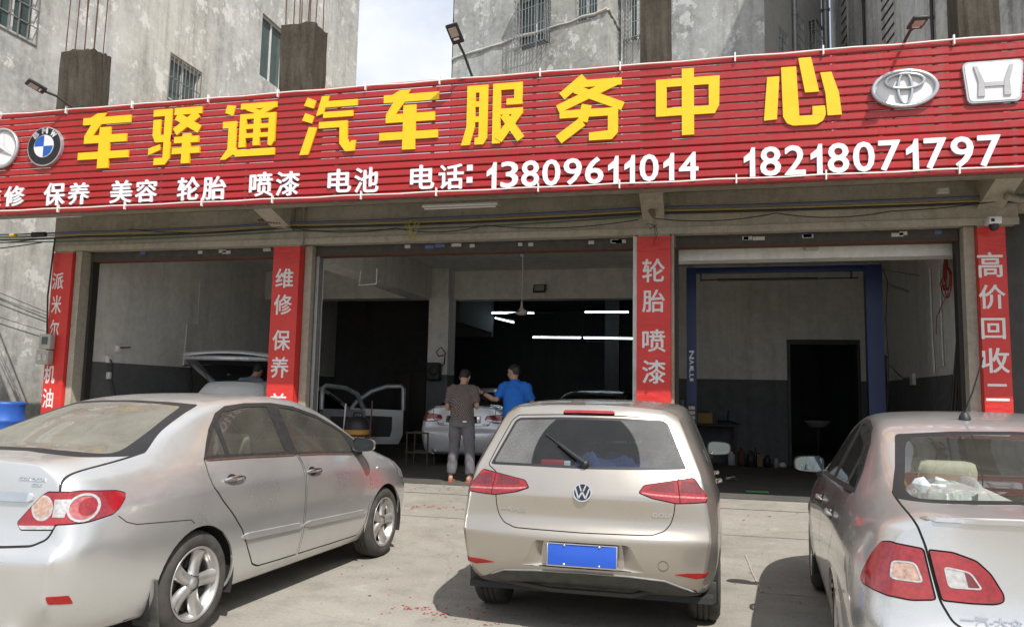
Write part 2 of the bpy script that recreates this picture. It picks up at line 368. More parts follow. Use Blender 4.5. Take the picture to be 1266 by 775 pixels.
# ---------------------------------------------------------------- red wrapped column banners with white writing
M_bwhite = simple('banner_white', (.72, .70, .68), .6, var=.06, scale=20)
texts = [
 [('派',-10.453,3.267,0.228,0.288),('米',-10.446,2.871,0.194,0.313),('尔',-10.446,2.464,0.178,0.311),('机',-10.469,1.710,0.209,0.307),('油',-10.462,1.317,0.208,0.318)],
 [('维',-6.249,3.249,0.306,0.305),('修',-6.254,2.838,0.305,0.315),('保',-6.250,2.287,0.303,0.312),('养',-6.254,1.870,0.302,0.322),('美',-6.250,1.328,0.300,0.294)],
 [('轮',-0.611,3.267,0.309,0.328),('胎',-0.611,2.844,0.307,0.314),('喷',-0.605,2.297,0.316,0.311),('漆',-0.604,1.872,0.315,0.319)],
 [('高',3.558,3.263,0.291,0.319),('价',3.564,2.858,0.299,0.306),('回',3.562,2.461,0.271,0.263),('收',3.568,2.064,0.314,0.311),('二',3.575,1.669,0.26,0.21),('手',3.585,1.27,0.30,0.30),('车',3.59,.87,0.30,0.30)]]
blab = ['red banner with white writing wrapped round the leftmost column, by the blue barrel', 'red banner with white writing wrapped round the column between left and middle bays', 'red banner with white writing wrapped round the column left of the blue lift', 'red banner with white writing wrapped round the rightmost column under a camera']
FR = lambda Y: (lambda u, v, d: Vector((u, Y-d, v)))
for (a, c), tx, lb in zip(colx, texts, blab):
    e = empty('column_banner', ((a+c)/2, 10.8, .2), 0, lb, 'banner', 'red banners wrapped round the columns'); I = Matrix.Translation((-(a+c)/2, -10.8, -.2))
    kids = [bx('front_sheet', M_red, a, c, 10.797, 10.81, .2, 3.745, e)]
    if a < 0: kids.append(bx('side_sheet', M_red, c-.011, c+.002, 10.811, 11.235 if a > -10 else 11.1, .2, 3.742, e))
    if a > 3: kids.append(bx('side_sheet', M_red, a-.002, a+.011, 10.811, 11.235, .2, 3.742, e))
    for ch, x, z, w, h in tx: kids.append(glyph('character', ch, M_bwhite, e, FR(10.797), x, z, w, h, .001, .004, .016))
    for k in kids: k.matrix_parent_inverse = I
# ---------------------------------------------------------------- the big slatted sign
SX0, SX1, SZ0, SZ1, SY = -10.62, 6.2, 4.055, 5.655, 9.40
sg = empty('shop_sign', (-2.5, SY, SZ0), 0, 'long red slatted shop sign with yellow and white lettering above the bays', 'sign')
SI = Matrix.Translation((2.5, -SY, -SZ0))
def sp(o): o.parent = sg; o.matrix_parent_inverse = SI; return o
ns = 16; pz = (SZ1-SZ0)/ns
b = MB()
prof = [(.003, 0), (.0, .003), (-.015, .007), (-.019, .014), (-.018, pz-.026), (-.010, pz-.016), (.003, pz-.009)]
segs = [SX0+(SX1-SX0)*i/12 for i in range(13)]
vs = []; r5 = random.Random(11)
for x in segs:
    w = r5.uniform(-.0016, .0016)
    vs += [(x, u+w, v) for u, v in prof]
q = len(prof)
b.add(vs, [(i*q+k, (i+1)*q+k, (i+1)*q+k+1, i*q+k+1) for i in range(12) for k in range(q-1)], False)
b.add([(x, .0015, z) for x in (SX0, SX1) for z in (0, pz-.009)], [(0, 1, 3, 2)], False)
s0 = b.build('slat', M_slat)
for k in range(ns):
    o = s0 if k == 0 else s0.copy()
    if k: COL.objects.link(o)
    sp(o); o.location = (0, SY, SZ0+k*pz)
for i in range(13):
    x = SX0+.4+i*1.36
    sp(bx('frame_post', M_steel, x, x+.04, SY+.006, SY+.04, SZ0, SZ1-.02))
FS = FR(SY-.02)
# yellow display characters drawn as strokes in a unit cell (u right, v up)
def strokes(defs, cx, cz, w, h):
    b = MB()
    for k, d in enumerate(defs):
        e = .0011*k
        P = [(cx+(u-.5)*w, cz+(v-.5)*h) for u, v in d]
        b.prism(P, 0-.0, .022+e, FS)
    return sp(b.build('character', M_yel, fix=True))
def R4(u0, u1, v0, v1): return [(u0, v0), (u1, v0), (u1, v1), (u0, v1)]
def line(pts, t):
    out = []
    for (a, b_), (c, d) in zip(pts, pts[1:]):
        l = math.hypot(c-a, d-b_); nx, ny = -(d-b_)/l*t/2, (c-a)/l*t/2
        out.append([(a+nx, b_+ny), (a-nx, b_-ny), (c-nx, d-ny), (c+nx, d+ny)])
    return out
CHE = [R4(.05, 1, .80, .93), [(.33, 1.0), (.20, .93), (.20, .80), (.37, .80), (.52, 1.0)][::-1], [(.22, .80), (.42, .80), (.27, .60), (.10, .60)], [(.10, .46), (.10, .60), (.94, .60), (.94, .46)][::-1], R4(0, 1, .17, .30), R4(.40, .62, 0, .74)]
ZHONG = [R4(0, .17, .30, .86), [(.83, .42), (.92, .30), (.99, .42), (1, .86), (.83, .86)], R4(.17, .83, .74, .86), [(.17, .30), (.92, .30), (.86, .42), (.17, .42)], R4(.41, .60, 0, 1)]
XIN = [[(.0, .10), (.17, .11), (.21, .75), (.05, .75)], [(.25, .14), (.46, .14), (.43, .88), (.235, .88)], [(.25, .14), (.30, .04), (.38, 0), (.68, .0), (.76, .05), (.80, .14)], [(.63, .14), (.80, .14), (.79, .27), (.63, .27)], [(.54, .48), (.72, .48), (.625, 1), (.46, 1)], [(.82, .12), (1, .12), (.97, .45), (.88, .76), (.74, .76), (.80, .45)]]
YI = [R4(.05, .42, .86, .98), R4(.28, .42, .40, .86), [(.06, .52), (.21, .52), (.21, .80), (.06, .80)], [(.06, .52), (.12, .40), (.42, .40), (.42, .52)], [(0, .18), (.22, .26), (.22, .36), (0, .30)], [(.12, 0), (.34, 0), (.42, .10), (.42, .40), (.29, .40), (.29, .12), (.12, .12)],
      R4(.47, 1, .86, .98), *line([(.93, .86), (.50, .56)], .14), *line([(.52, .84), (.98, .58)], .14), R4(.50, .97, .36, .47), R4(.47, 1, .17, .28), R4(.66, .82, 0, .52)]
TONG = [[(.05, .84), (.20, .78), (.24, .96), (.08, .98)], [(.02, .56), (.02, .68), (.28, .68), (.28, .56)][::-1], [(.13, .10), (.28, .16), (.28, .58), (.13, .58)], [(0, 0), (.10, 0), (.30, .12), (.30, .20), (.14, .20)], [(.14, .16), (.30, .04), (1, .04), (1, .16)][::-1],
        R4(.34, 1, .88, .98), *line([(.95, .92), (.62, .76)], .09), *line([(.45, .90), (.70, .80)], .08), R4(.34, .99, .70, .79), R4(.34, .46, .20, .70), [(.87, .22), (.93, .20), (.99, .28), (.99, .70), (.87, .70)], R4(.46, .87, .52, .60), R4(.46, .87, .36, .44), R4(.60, .72, .22, .70)]
QI = [[(.04, .86), (.22, .80), (.26, .93), (.10, 1.0)], [(.02, .60), (.20, .54), (.24, .66), (.07, .73)], [(0, 0), (.16, 0), (.30, .46), (.15, .48)], [(.36, 1), (.50, 1), (.40, .70), (.27, .66)], R4(.40, 1, .80, .91), R4(.40, .93, .62, .72), R4(.33, .84, .44, .55), [(.70, .50), (.84, .50), (.85, .24), (.92, .10), (.82, .02), (.71, .16)], [(.82, .02), (.98, .02), (1, .20), (.92, .20), (.88, .12)]]
FU = [R4(.08, .42, .86, .98), R4(.08, .22, .30, .86), [(0, 0), (.14, 0), (.22, .30), (.08, .30)], R4(.28, .42, .10, .86), [(.22, 0), (.36, 0), (.42, .10), (.28, .12), (.22, .11)], R4(.22, .28, .62, .71), R4(.22, .28, .37, .46), R4(.50, .63, 0, .98), R4(.63, .97, .87, .98), [(.84, .70), (.97, .70), (.97, .87), (.84, .87)], R4(.72, .97, .62, .72), R4(.63, .98, .46, .56), *line([(.92, .50), (.60, .05)], .13), *line([(.68, .46), (.96, .05)], .13)]
WU = [*line([(.42, 1.0), (.08, .72)], .13), R4(.34, .98, .84, .95), *line([(.90, .90), (.02, .52)], .13), *line([(.28, .82), (1.0, .50)], .13), R4(.05, .93, .37, .49), *line([(.46, .56), (.40, .30), (.04, .04)], .15), [(.78, .08), (.93, .10), (.93, .40), (.78, .40)], [(.50, 0), (.84, 0), (.93, .10), (.80, .14), (.50, .12)]]
for d, x, z, w, h in ((CHE,-8.457,5.100,0.868,0.834),(YI,-7.268,5.101,0.839,0.837),(TONG,-6.092,5.106,0.848,0.805),(QI,-4.876,5.110,0.828,0.807),(CHE,-3.717,5.108,0.820,0.819),(FU,-2.572,5.114,0.831,0.809),(WU,-1.322,5.092,0.833,0.827),(ZHONG,-0.124,5.096,0.756,0.834),(XIN,1.187,5.126,0.860,0.817)):
    strokes(d, x, z, w, h)
for ch, x, z, w, h in (('维',-10.42,4.33,.37,.33),('修',-9.977,4.332,0.370,0.311),('保',-9.258,4.333,0.374,0.344),('养',-8.831,4.321,0.367,0.328),('美',-8.104,4.320,0.370,0.335),('容',-7.684,4.314,0.363,0.332),('轮',-6.996,4.314,0.353,0.339),('胎',-6.583,4.307,0.372,0.336),('喷',-5.853,4.327,0.361,0.343),('漆',-5.447,4.320,0.354,0.340),('电',-4.681,4.324,0.342,0.323),('池',-4.290,4.317,0.348,0.342),('电',-3.506,4.319,0.335,0.325),('话',-3.112,4.305,0.340,0.333)):
    o = glyph('character', ch, M_let, sg, FS, x, z, w, h, 0, .020, .020); o.matrix_parent_inverse = SI
for dz in (-.07, .09):
    b = MB(); b.box(-2.9, -2.824, SY-.040, SY-.02, 4.32+dz-.038, 4.32+dz+.038); sp(b.build('colon_dot', M_let))
def digits(st, cx, cz, w, h):
    n = len(st); tot = sum(.74 if c == '1' else 1 for c in st); x = cx-w/2
    for c in st:
        cw = w/tot*(.74 if c == '1' else 1); gw = cw*(.66 if c == '1' else .86)
        if c == '1':
            b = MB(); l, t, r_, y0, y1 = x+cw*.18, x+cw*.52, x+cw*.82, cz-h*.5, cz+h*.5
            b.prism([(t, y0), (r_, y0), (r_, y1), (t+.02, y1), (t, y1-.06), (l, y1-.115), (l, y1-.185), (t, y1-.15)], 0, .020, FS)
            sp(b.build('digit', M_let, fix=True)); x += cw; continue
        o = glyph('digit', c, M_let, sg, FS, x+cw/2, cz, gw, h, 0, .020, .016); o.matrix_parent_inverse = SI; x += cw
digits('13809611014', -1.324, 4.296, 2.69, .34); digits('18218071797', 1.876, 4.305, 2.78, .355)
# white rope light runs with clips, top and bottom
for zz, nm in ((SZ1-.045, 0), (SZ0+.055, 1)):
    pts = [(SX0+i*.4, SY-.045-.004*sin(i*1.7), zz+.006*sin(i*2.1+nm)) for i in range(int((SX1-SX0)/.4)+1)]
    b = MB(); b.tube(pts, .010, 6); t = sp(b.build('rope_light', M_tube))
    c0 = None
    for i in range(15 if nm else 15):
        x = SX0+.25+i*1.19+.1*sin(i*3)
        b = MB(); b.box(x-.008, x+.008, SY-.060, SY-.018, zz-.055, zz+.055); sp(b.build('clip', M_tube))
# round and shaped car badges on the sign
def ring(b, cx, cz, rx, rz, wx, wz, d0, d1, n=40, a0=0, a1=2*pi, fr=FS):
    vs = []
    for k in range(n+1):
        a = a0+(a1-a0)*k/n
        for s_, d in ((1, d0), (1, d1), (0, d1), (0, d0)):
            vs.append(fr(cx+(rx-(0 if s_ else wx))*cos(a), cz+(rz-(0 if s_ else wz))*sin(a), d))
    b.add(vs, [(k*4+i, (k+1)*4+i, (k+1)*4+(i+1) % 4, k*4+(i+1) % 4) for k in range(n) for i in range(4)], True)
def disc(b, cx, cz, rx, rz, d0, d1, n=40, a0=0, a1=2*pi, fr=FS):
    P = [(cx+rx*cos(a0+(a1-a0)*k/n), cz+rz*sin(a0+(a1-a0)*k/n)) for k in range(n+(0 if a1-a0 > 6.28 else 1))]
    if a1-a0 < 6.28: P.append((cx, cz))
    b.prism(P, d0, d1, fr)
M_bmwblue = simple('badge_blue', (.015, .10, .42), .35); M_bwh = simple('badge_white', (.72, .72, .74), .35, var=.03); M_bblk = simple('badge_black', (.015, .015, .018), .3)
def badge(name, label, cx, cz):
    o = empty(name, (cx, SY-.02, cz), 0, label, 'badge', 'car badges mounted on the red sign'); return o, Matrix.Translation((-cx, -(SY-.02), -cz))
def bd(o, e, I): o.parent = e; o.matrix_parent_inverse = I; return o
# round badge: blue and white quarters in a black ring with three white letters
e, I = badge('round_badge', 'round badge with blue and white quarters inside a black ring', -9.475, 5.059)
b = MB().mat(M_silverlogo); disc(b, -9.475, 5.059, .305, .30, 0, .05); bd(b.build('rim', fix=True), e, I)
b = MB(); disc(b, -9.475, 5.059, .285, .28, .05, .058); bd(b.build('ring', M_bblk, fix=True), e, I)
b = MB(); disc(b, -9.475, 5.059, .175, .172, .058, .064); bd(b.build('inner_disc', M_bwh, fix=True), e, I)
for a in (pi/2, 3*pi/2):
    b = MB(); disc(b, -9.475, 5.059, .165, .162, .064, .068, 12, a, a+pi/2); bd(b.build('blue_quarter', M_bmwblue, fix=True), e, I)
for ch, a in (('B', 2.30), ('M', pi/2), ('W', .84)):
    R_ = .232; cx_, cz_ = -9.475+R_*cos(a), 5.059+R_*sin(a); th = a-pi/2
    fr = lambda u, v, d, cx_=cx_, cz_=cz_, th=th: FS(cx_+u*cos(th)-v*sin(th), cz_+u*sin(th)+v*cos(th), d)
    o = glyph('letter', ch, M_bwh, e, fr, 0, 0, .10, .088, .058, .066, .045); o.matrix_parent_inverse = I
# three-pointed star in a circle
cx, cz = -10.266, 5.078
e, I = badge('star_badge', 'round silver badge with a three pointed star, cut by the photo edge', cx, cz)
b = MB(); disc(b, cx, cz, .29, .30, 0, .03); bd(b.build('backing', M_bwh, fix=True), e, I)
b = MB(); ring(b, cx, cz, .30, .31, .03, .03, 0, .06); ring(b, cx, cz, .255, .265, .008, .008, .03, .036); bd(b.build('ring', M_silverlogo), e, I)
b = MB()
for k in range(3):
    a = pi/2+k*2*pi/3; t = (cx+.25*cos(a), cz+.26*sin(a)); 
    for s_ in (-1, 1):
        m = (cx+.045*cos(a+s_*pi/3), cz+.045*sin(a+s_*pi/3))
        c0, c1, c2 = FS(cx, cz, .075), FS(t[0], t[1], .04), FS(m[0], m[1], .035); b.add([c0, c1, c2], [(0, 1, 2)], False)
bd(b.build('star', M_silverlogo), e, I)
# oval badge of three ellipses
cx, cz = 2.290, 5.072
e, I = badge('oval_badge', 'silver oval badge of three interlocking ellipses', cx, cz)
b = MB(); disc(b, cx, cz, .33, .205, 0, .03); bd(b.build('backing', M_bwh, fix=True), e, I)
b = MB(); ring(b, cx, cz, .352, .225, .04, .036, 0, .06); bd(b.build('outer_ellipse', M_silverlogo), e, I)
b = MB(); ring(b, cx, cz-.002, .085, .19, .026, .02, .03, .063); bd(b.build('upright_ellipse', M_silverlogo), e, I)
b = MB(); ring(b, cx, cz+.083, .215, .098, .030, .022, .03, .066); bd(b.build('flat_ellipse', M_silverlogo), e, I)
# rounded trapezoid badge with a letter shape
cx, cz = 3.196, 5.088
e, I = badge('trapezoid_badge', 'white rounded trapezoid badge with a raised letter shape, at the far right', cx, cz)
def rtrap(w0, w1, h, r, n=6):
    P = []; cs = [(-w0, -h), (w0, -h), (w1, h), (-w1, h)]
    for i, (x, z) in enumerate(cs):
        c = (x-r*(1 if x > 0 else -1), z-r*(1 if z > 0 else -1)); a0 = pi+i*pi/2
        for k in range(n+1): a = a0+pi/2*k/n; P.append((cx+c[0]+r*cos(a), cz+c[1]+r*sin(a)))
    return P
b = MB(); b.prism(rtrap(.27, .305, .24, .06), 0, .035, FS); bd(b.build('rim', M_silverlogo, fix=True), e, I)
b = MB(); b.prism(rtrap(.25, .285, .222, .05), .035, .042, FS); bd(b.build('face', M_bwh, fix=True), e, I)
b = MB()
for s_ in (-1, 1):
    b.prism([(cx+s_*.095, cz-.17), (cx+s_*.165, cz-.17), (cx+s_*.155, cz), (cx+s_*.20, cz+.18), (cx+s_*.165, cz+.18), (cx+s_*.10, cz)], .042, .058, FS)
b.prism([(cx-.097, cz-.06), (cx+.097, cz-.06), (cx+.097, cz-.01), (cx-.097, cz-.01)], .042, .056, FS)
bd(b.build('raised_letter', simple('badge_grey', (.45, .45, .46), .4), fix=True), e, I)

# ---------------------------------------------------------------- solar lamps on arms over the sign
def solar(x, z0, hx, hz, label, tilt, sc=.82):
    e = empty('solar_lamp', (x, SY, z0), 0, label, 'lamp', 'solar lamps leaning out over the sign')
    hd = Vector((hx-x, -.36, hz-z0))
    b = MB(); b.tube([(0, .02, -.06), (0, 0, .0), hd*.55+Vector((0, 0, .03)), hd*.93], .018, 8); b.build('arm', M_iron, e)
    d = hd.normalized(); rt = Vector((1, 0, .0)); rt = (rt-d*rt.dot(d)).normalized(); up = rt.cross(d)
    M = Matrix((rt, d, up)).transposed().to_4x4(); M.translation = hd
    if up.z < 0: M = M @ Matrix.Rotation(pi, 4, 'Y')
    b = MB(); b.rbox(-.10*sc, .10*sc, -.04, .27*sc, -.018, .022, .014, M); b.build('head', M_black, e)
    b = MB(); b.box(-.065*sc, .065*sc, .07*sc, .22*sc, -.024, -.0185, M); b.build('led_panel', M_lamp, e)
    b = MB(); b.box(-.045*sc, .045*sc, .02*sc, .05*sc, -.026, -.0185, M); b.build('sensor', M_bwh, e)
solar(-2.88, 5.66, -2.97, 5.98, 'solar lamp on a black arm above the middle of the sign', 0)
solar(2.32, 5.66, 2.34, 5.66, 'solar lamp on a short arm above the oval badge', 0)
solar(-9.10, 5.66, -9.30, 5.80, 'solar lamp on a black arm at the left, before the concrete stub', 0)

# ---------------------------------------------------------------- concrete stubs with starter bars on the roof
def stub(a, c, top, n, hb, label, y0=10.82):
    e = empty('column_stub', ((a+c)/2, y0+.2, 4.62), 0, label, 'column stub', 'unfinished column stubs on the roof')
    w = (c-a)/2; r_ = random.Random(int(top*100)); b = MB(); zs = [0, .5, 1.1, 1.7, top-4.62-.12, top-4.62]
    if top > 8: zs += []
    bm = bmesh.new(); bmesh.ops.create_cube(bm, size=1)
    for v in bm.verts: v.co = Vector((v.co.x*2*w, v.co.y*.42, (v.co.z+.5)*(top-4.62)))
    bmesh.ops.subdivide_edges(bm, edges=bm.edges[:], cuts=7, use_grid_fill=True)
    for v in bm.verts: v.co += Vector((r_.uniform(-.012, .012), r_.uniform(-.012, .012), r_.uniform(-.03, .03) if v.co.z > top-4.62-.01 else 0))
    b.addbm(bm, None, False); bm.free(); b.build('shaft', M_stub, e)
    for k in range(n):
        x = -w+.05+(2*w-.10)*k/(n-1); y = (-.16, .16)[k % 2]; h = hb*(.9+.1*((k*7) % 3))
        b = MB(); b.tube([(x, y, top-4.62-.05), (x+r_.uniform(-.03, .03), y, top-4.62+h*.5), (x+r_.uniform(-.05, .07), y, top-4.62+h)], .009, 6); b.build('starter_bar', M_rust, e)
stub(-10.80, -10.12, 7.32, 7, 2.3, 'short concrete column stub with rusty starter bars, above the left end of the sign')
stub(-6.55, -5.95, 7.38, 8, 2.2, 'short concrete column stub with rusty starter bars, second from the left')
stub(-.80, -.38, 9.6, 0, 0, 'tall raw concrete column stub rising above the middle of the sign')
stub(3.32, 3.80, 9.6, 0, 0, 'tall dark stained concrete column stub above the right end of the sign')
# ---------------------------------------------------------------- tall buildings behind and beside
def wall_holes(name, mat, P0, u, n, length, z0, z1, holes, depth=.22, parent=None):
    """wall sheet through P0 along u with outward normal n; holes = (s0, s1, z0, z1) recessed by depth"""
    u = Vector((*u, 0)); n = Vector((*n, 0)); P0 = Vector((*P0, 0)); b = MB()
    ss = sorted({0, length, *[h[0] for h in holes], *[h[1] for h in holes]}); zz = sorted({z0, z1, *[h[2] for h in holes], *[h[3] for h in holes]})
    pt = lambda s, z, d=0: P0+u*s-n*d+Vector((0, 0, z))
    for a, c in zip(ss, ss[1:]):
        for e, f in zip(zz, zz[1:]):
            if any(h[0] <= (a+c)/2 <= h[1] and h[2] <= (e+f)/2 <= h[3] for h in holes): continue
            b.add([pt(a, e), pt(c, e), pt(c, f), pt(a, f)], [(0, 1, 2, 3)], False)
    for a, c, e, f in holes:
        v = [pt(a, e), pt(c, e), pt(c, f), pt(a, f), pt(a, e, depth), pt(c, e, depth), pt(c, f, depth), pt(a, f, depth)]
        b.add(v, [(0, 1, 5, 4), (1, 2, 6, 5), (2, 3, 7, 6), (3, 0, 4, 7), (4, 5, 6, 7)], False)
    return b.build(name, mat, parent)
def window(parent, P0, u, n, h, bars=6, rails=3, cage=0, sash=1, shade=False):
    """frame, panes and steel bars for a hole h of the wall"""
    u = Vector((*u, 0)); n = Vector((*n, 0)); P0 = Vector((*P0, 0)); a, c, e, f = h; d = .12
    M = Matrix((u, n, Vector((0, 0, 1)))).transposed().to_4x4(); M.translation = P0
    b = MB(); t = .05
    b.box(a, c, -d-.03, -d+.03, e, e+t, M); b.box(a, c, -d-.03, -d+.03, f-t, f, M); b.box(a, a+t, -d-.03, -d+.03, e+t, f-t, M); b.box(c-t, c, -d-.03, -d+.03, e+t, f-t, M)
    for k in range(sash): x = a+(c-a)*(k+1)/(sash+1); b.box(x-.025, x+.025, -d-.025, -d+.034, e+t, f-t, M)
    w = b.build('window', M_wframe, parent)
    b = MB(); b.box(a+t, c-t, -d-.015, -d-.005, e+t, f-t, M); b.build('pane', M_wglass, w)
    if bars:
        b = MB(); g = cage if cage else .01; r = .014
        def bar(p, q): 
            p, q = M @ Vector(p), M @ Vector(q); b.tube([p, q], r, 4, False, False)
        for k in range(bars+1): x = a+(c-a)*k/bars; bar((x, g, e-.05), (x, g, f+.05))
        for k in range(rails+1): z = e-.05+(f-e+.1)*k/rails; bar((a, g, z), (c, g, z))
        if cage:
            m_ = max(2, int(cage/.12))
            for x in (a, c):
                for k in range(rails*3+1): z = e-.05+(f-e+.1)*k/(rails*3); bar((x, 0, z), (x, g, z))
                for k in range(m_): y = g*k/m_; bar((x, y, e-.05), (x, y, f+.05))
            for z in (e-.05,):
                for k in range(bars+1): x = a+(c-a)*k/bars; bar((x, 0, z), (x, g, z))
            bm_ = MB(); bm_.box(a-.03, c+.03, -.02, g+.05, f+.06, f+.09, M); bm_.build('rain_hood', M_steel, w)
        b.build('grille', M_steel, w)
    return w
# left neighbour: long wall facing the sun, X = -11.8
bl = empty('left_apartment_building', (-15, 15, 0), 0, 'pale mottled plaster building running back at the left of the workshop', 'building')
def kid(o, e): o.matrix_parent_inverse = Matrix.Translation(-e.location); return o
HL = [(4.3, 6.2, 7.75, 9.35), (9.65, 10.9, 8.1, 9.75), (13.5, 14.7, 10.75, 12.3), (9.6, 10.9, 10.75, 12.3), (17.6-5, 18.2-5, 14, 15.2)]
HL = [(4.4, 6.24, 7.75, 9.6), (9.85, 11.0, 8.15, 9.15), (13.5, 14.72, 10.2, 12.0), (9.5, 10.6, 10.85, 12.4)]
kL = 12.4/11.8; HL = [((a+5)*kL-5, (b+5)*kL-5, 1.5+(e-1.5)*kL, 1.5+(f-1.5)*kL) for a, b, e, f in HL]
P0, u, n = (-12.4, 5.0), (0, 1), (1, 0)
kid(wall_holes('wall', M_wallL, P0, u, n, 20.8, -.3, 20, HL, parent=bl), bl)
for i, h in enumerate(HL): kid(window(bl, P0, u, n, h, bars=(9, 8, 0, 0)[i], rails=(6, 2, 1, 1)[i], sash=(3, 1, 1, 1)[i]), bl)
kid(bx('wall', M_wallL, -20, -12.42, 25.55, 25.8, -.3, 20, bl), bl); kid(bx('wall', M_wallL, -20, -12.4, 4.8, 5.0, -.3, 20, bl), bl)
kid(bx('roof', M_wallL, -20, -12.2, 4.8, 25.8, 20.01, 20.2, bl), bl)
# grey building behind, turned by 23 degrees
k = 30/26
def sc(p): return (p[0]*k, p[1]*k)
K = sc((-3.05955, 26.0)); u2 = (-.92050, .39073); v2 = (.39073, .92050); nf = (-.39073, -.92050); nside = (.92050, -.39073)
zs = lambda z: 1.5+(z-1.5)*k
bb = empty('grey_apartment_building', (0, 32, 0), 0, 'grey cement rendered apartment building with caged windows behind the sign', 'building')
HA = [(2.40*k, 3.80*k, zs(14.45), zs(16.45)), (.42*k, 1.30*k, zs(14.9), zs(16.9)), (4.2*k, 5.2*k, zs(18.0), zs(19.5))]
kid(wall_holes('wall', M_wallB, K, u2, nf, 7.15*k, 0, 26, HA, parent=bb), bb)
kid(window(bb, K, u2, nf, HA[0], bars=10, rails=3, cage=.5), bb); kid(window(bb, K, u2, nf, HA[1], bars=8, rails=4), bb)
# corner face going back from K, then the recessed front, then the sunlit flank
K2 = (K[0]+v2[0]*.94*k, K[1]+v2[1]*.94*k)
kid(wall_holes('wall', M_wallB, K, v2, nside, .94*k, 0, 26, [], parent=bb), bb)
HB = [(.34*k, .96*k, zs(14.1), zs(16.2))]
K2r = K2; ur = (-u2[0], -u2[1])
kid(wall_holes('wall', M_wallB, K2r, ur, nf, 5.17*k, 0, 26, HB, parent=bb), bb)
kid(window(bb, K2r, ur, nf, HB[0], bars=6, rails=4, cage=.45), bb)
K3 = (K2[0]+ur[0]*5.17*k, K2[1]+ur[1]*5.17*k)
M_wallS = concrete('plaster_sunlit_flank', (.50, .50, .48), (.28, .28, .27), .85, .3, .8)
HC = [(1.35*k, 2.35*k, zs(11.8), zs(13.9)), (3.5*k, 4.3*k, zs(13.0), zs(15.2)), (1.35*k, 2.35*k, zs(15.4), zs(17.3)), (4.9*k, 5.9*k, zs(13.5), zs(15.5))]
kid(wall_holes('wall', M_wallS, K3, v2, nside, 6.8*k, 0, 26, HC, parent=bb), bb)
for i, h in enumerate(HC): kid(window(bb, K3, v2, nside, h, bars=6, rails=6, cage=.3 if i == 3 else 0), bb)
Kl = (K[0]+u2[0]*7.15*k, K[1]+u2[1]*7.15*k)
kid(wall_holes('wall', M_wallB, Kl, v2, (-v2[1], v2[0]) if 0 else (-.92, .39), 8, 0, 26, [], parent=bb), bb)
def ledge(P, u_, n_, s0, s1, za, zb, t=.05, name='render_seam'):
    b = MB(); pts = []; m_ = 14; r_ = random.Random(int(za*10+s1))
    for i in range(m_+1): s = s0+(s1-s0)*i/m_; pts.append(Vector((P[0]+u_[0]*s+n_[0]*.02, P[1]+u_[1]*s+n_[1]*.02, za+(zb-za)*i/m_+r_.uniform(-.05, .05))))
    b.tube(pts, [t*r_.uniform(.6, 1.3) for _ in pts], 6); kid(b.build(name, M_wallS, bb), bb)
ledge(K, u2, nf, 0, 7.15*k, zs(15.0), zs(15.0), .07); ledge(K, v2, nside, 0, .94*k, zs(15.0), zs(14.6), .06)
def pipe(P, u_, n_, s, r, z0, z1, m_, off=.1, name='drain_pipe', par=None):
    b = MB(); x, y = P[0]+u_[0]*s+n_[0]*off, P[1]+u_[1]*s+n_[1]*off
    b.tube([(x, y, z0), (x, y, z1)], r, 10)
    for z in range(int(z0)+1, int(z1), 2): b.tube([(x, y, z), (x, y, z+.08)], r*1.3, 10)
    kid(b.build(name, m_, par or bb), par or bb)
pipe(K2r, ur, nf, .12, .05, 4, 25, M_wframe); pipe(K3, v2, nside, 2.95*k, .10, 4, 25, M_steel); pipe(K3, v2, nside, 6.7*k, .16, 4, 25, M_steel, .2); pipe(Kl, v2, (-.92, .39), .15, .05, 4, 25, M_iron, .12)
kid(bx('roof', M_wallB, -8.5, 3.2, 31, 38, 26.01, 26.3, bb), bb)
# right neighbour facing left, in its own shade
br = empty('right_apartment_building', (8, 22, 0), 0, 'stained grey building with louvre strips in shade at the right behind the sign', 'building')
d3 = (-.08716, .99619); n3 = (-.99619, -.08716); q_ = 1.5
P3 = (4.90396*q_-d3[0]*9, 13*q_-d3[1]*9)
zr = lambda z: 1.5+(z-1.5)*q_
kid(wall_holes('wall', M_wallR, P3, d3, n3, 9+11.2*q_, 0, 26, [], parent=br), br)
def louvre(s0, s1, z0, z1, nn):
    b = MB(); M = Matrix((Vector((*d3, 0)), Vector((*n3, 0)), Vector((0, 0, 1)))).transposed().to_4x4(); M.translation = Vector((*P3, 0))
    f = MB(); f.box(s0, s1, .0, .03, z0, z1, M); w = kid(f.build('window', M_wallR, br), br)
    for i in range(nn):
        z = z0+(z1-z0)*(i+.5)/nn; h_ = (z1-z0)/nn*.10
        g = MB(); g.box(s0+.08, s1-.08, .032, .05, z-h_, z+h_, M); g.build('louvre_slot', M_black, w)
louvre(9+5.6*q_, 9+6.55*q_, 6, 22, 44); louvre(9+9.4*q_, 9+10.0*q_, 6, 24, 44)
for s in (9+7.8*q_, 9+3.4*q_, 9+2.2*q_):
    pipe(P3, d3, n3, s, .05, 4, 25, M_iron, .08, par=br)
kid(bx('roof', M_wallR, 6.2, 14, 10.5, 36, 26.01, 26.2, br), br)
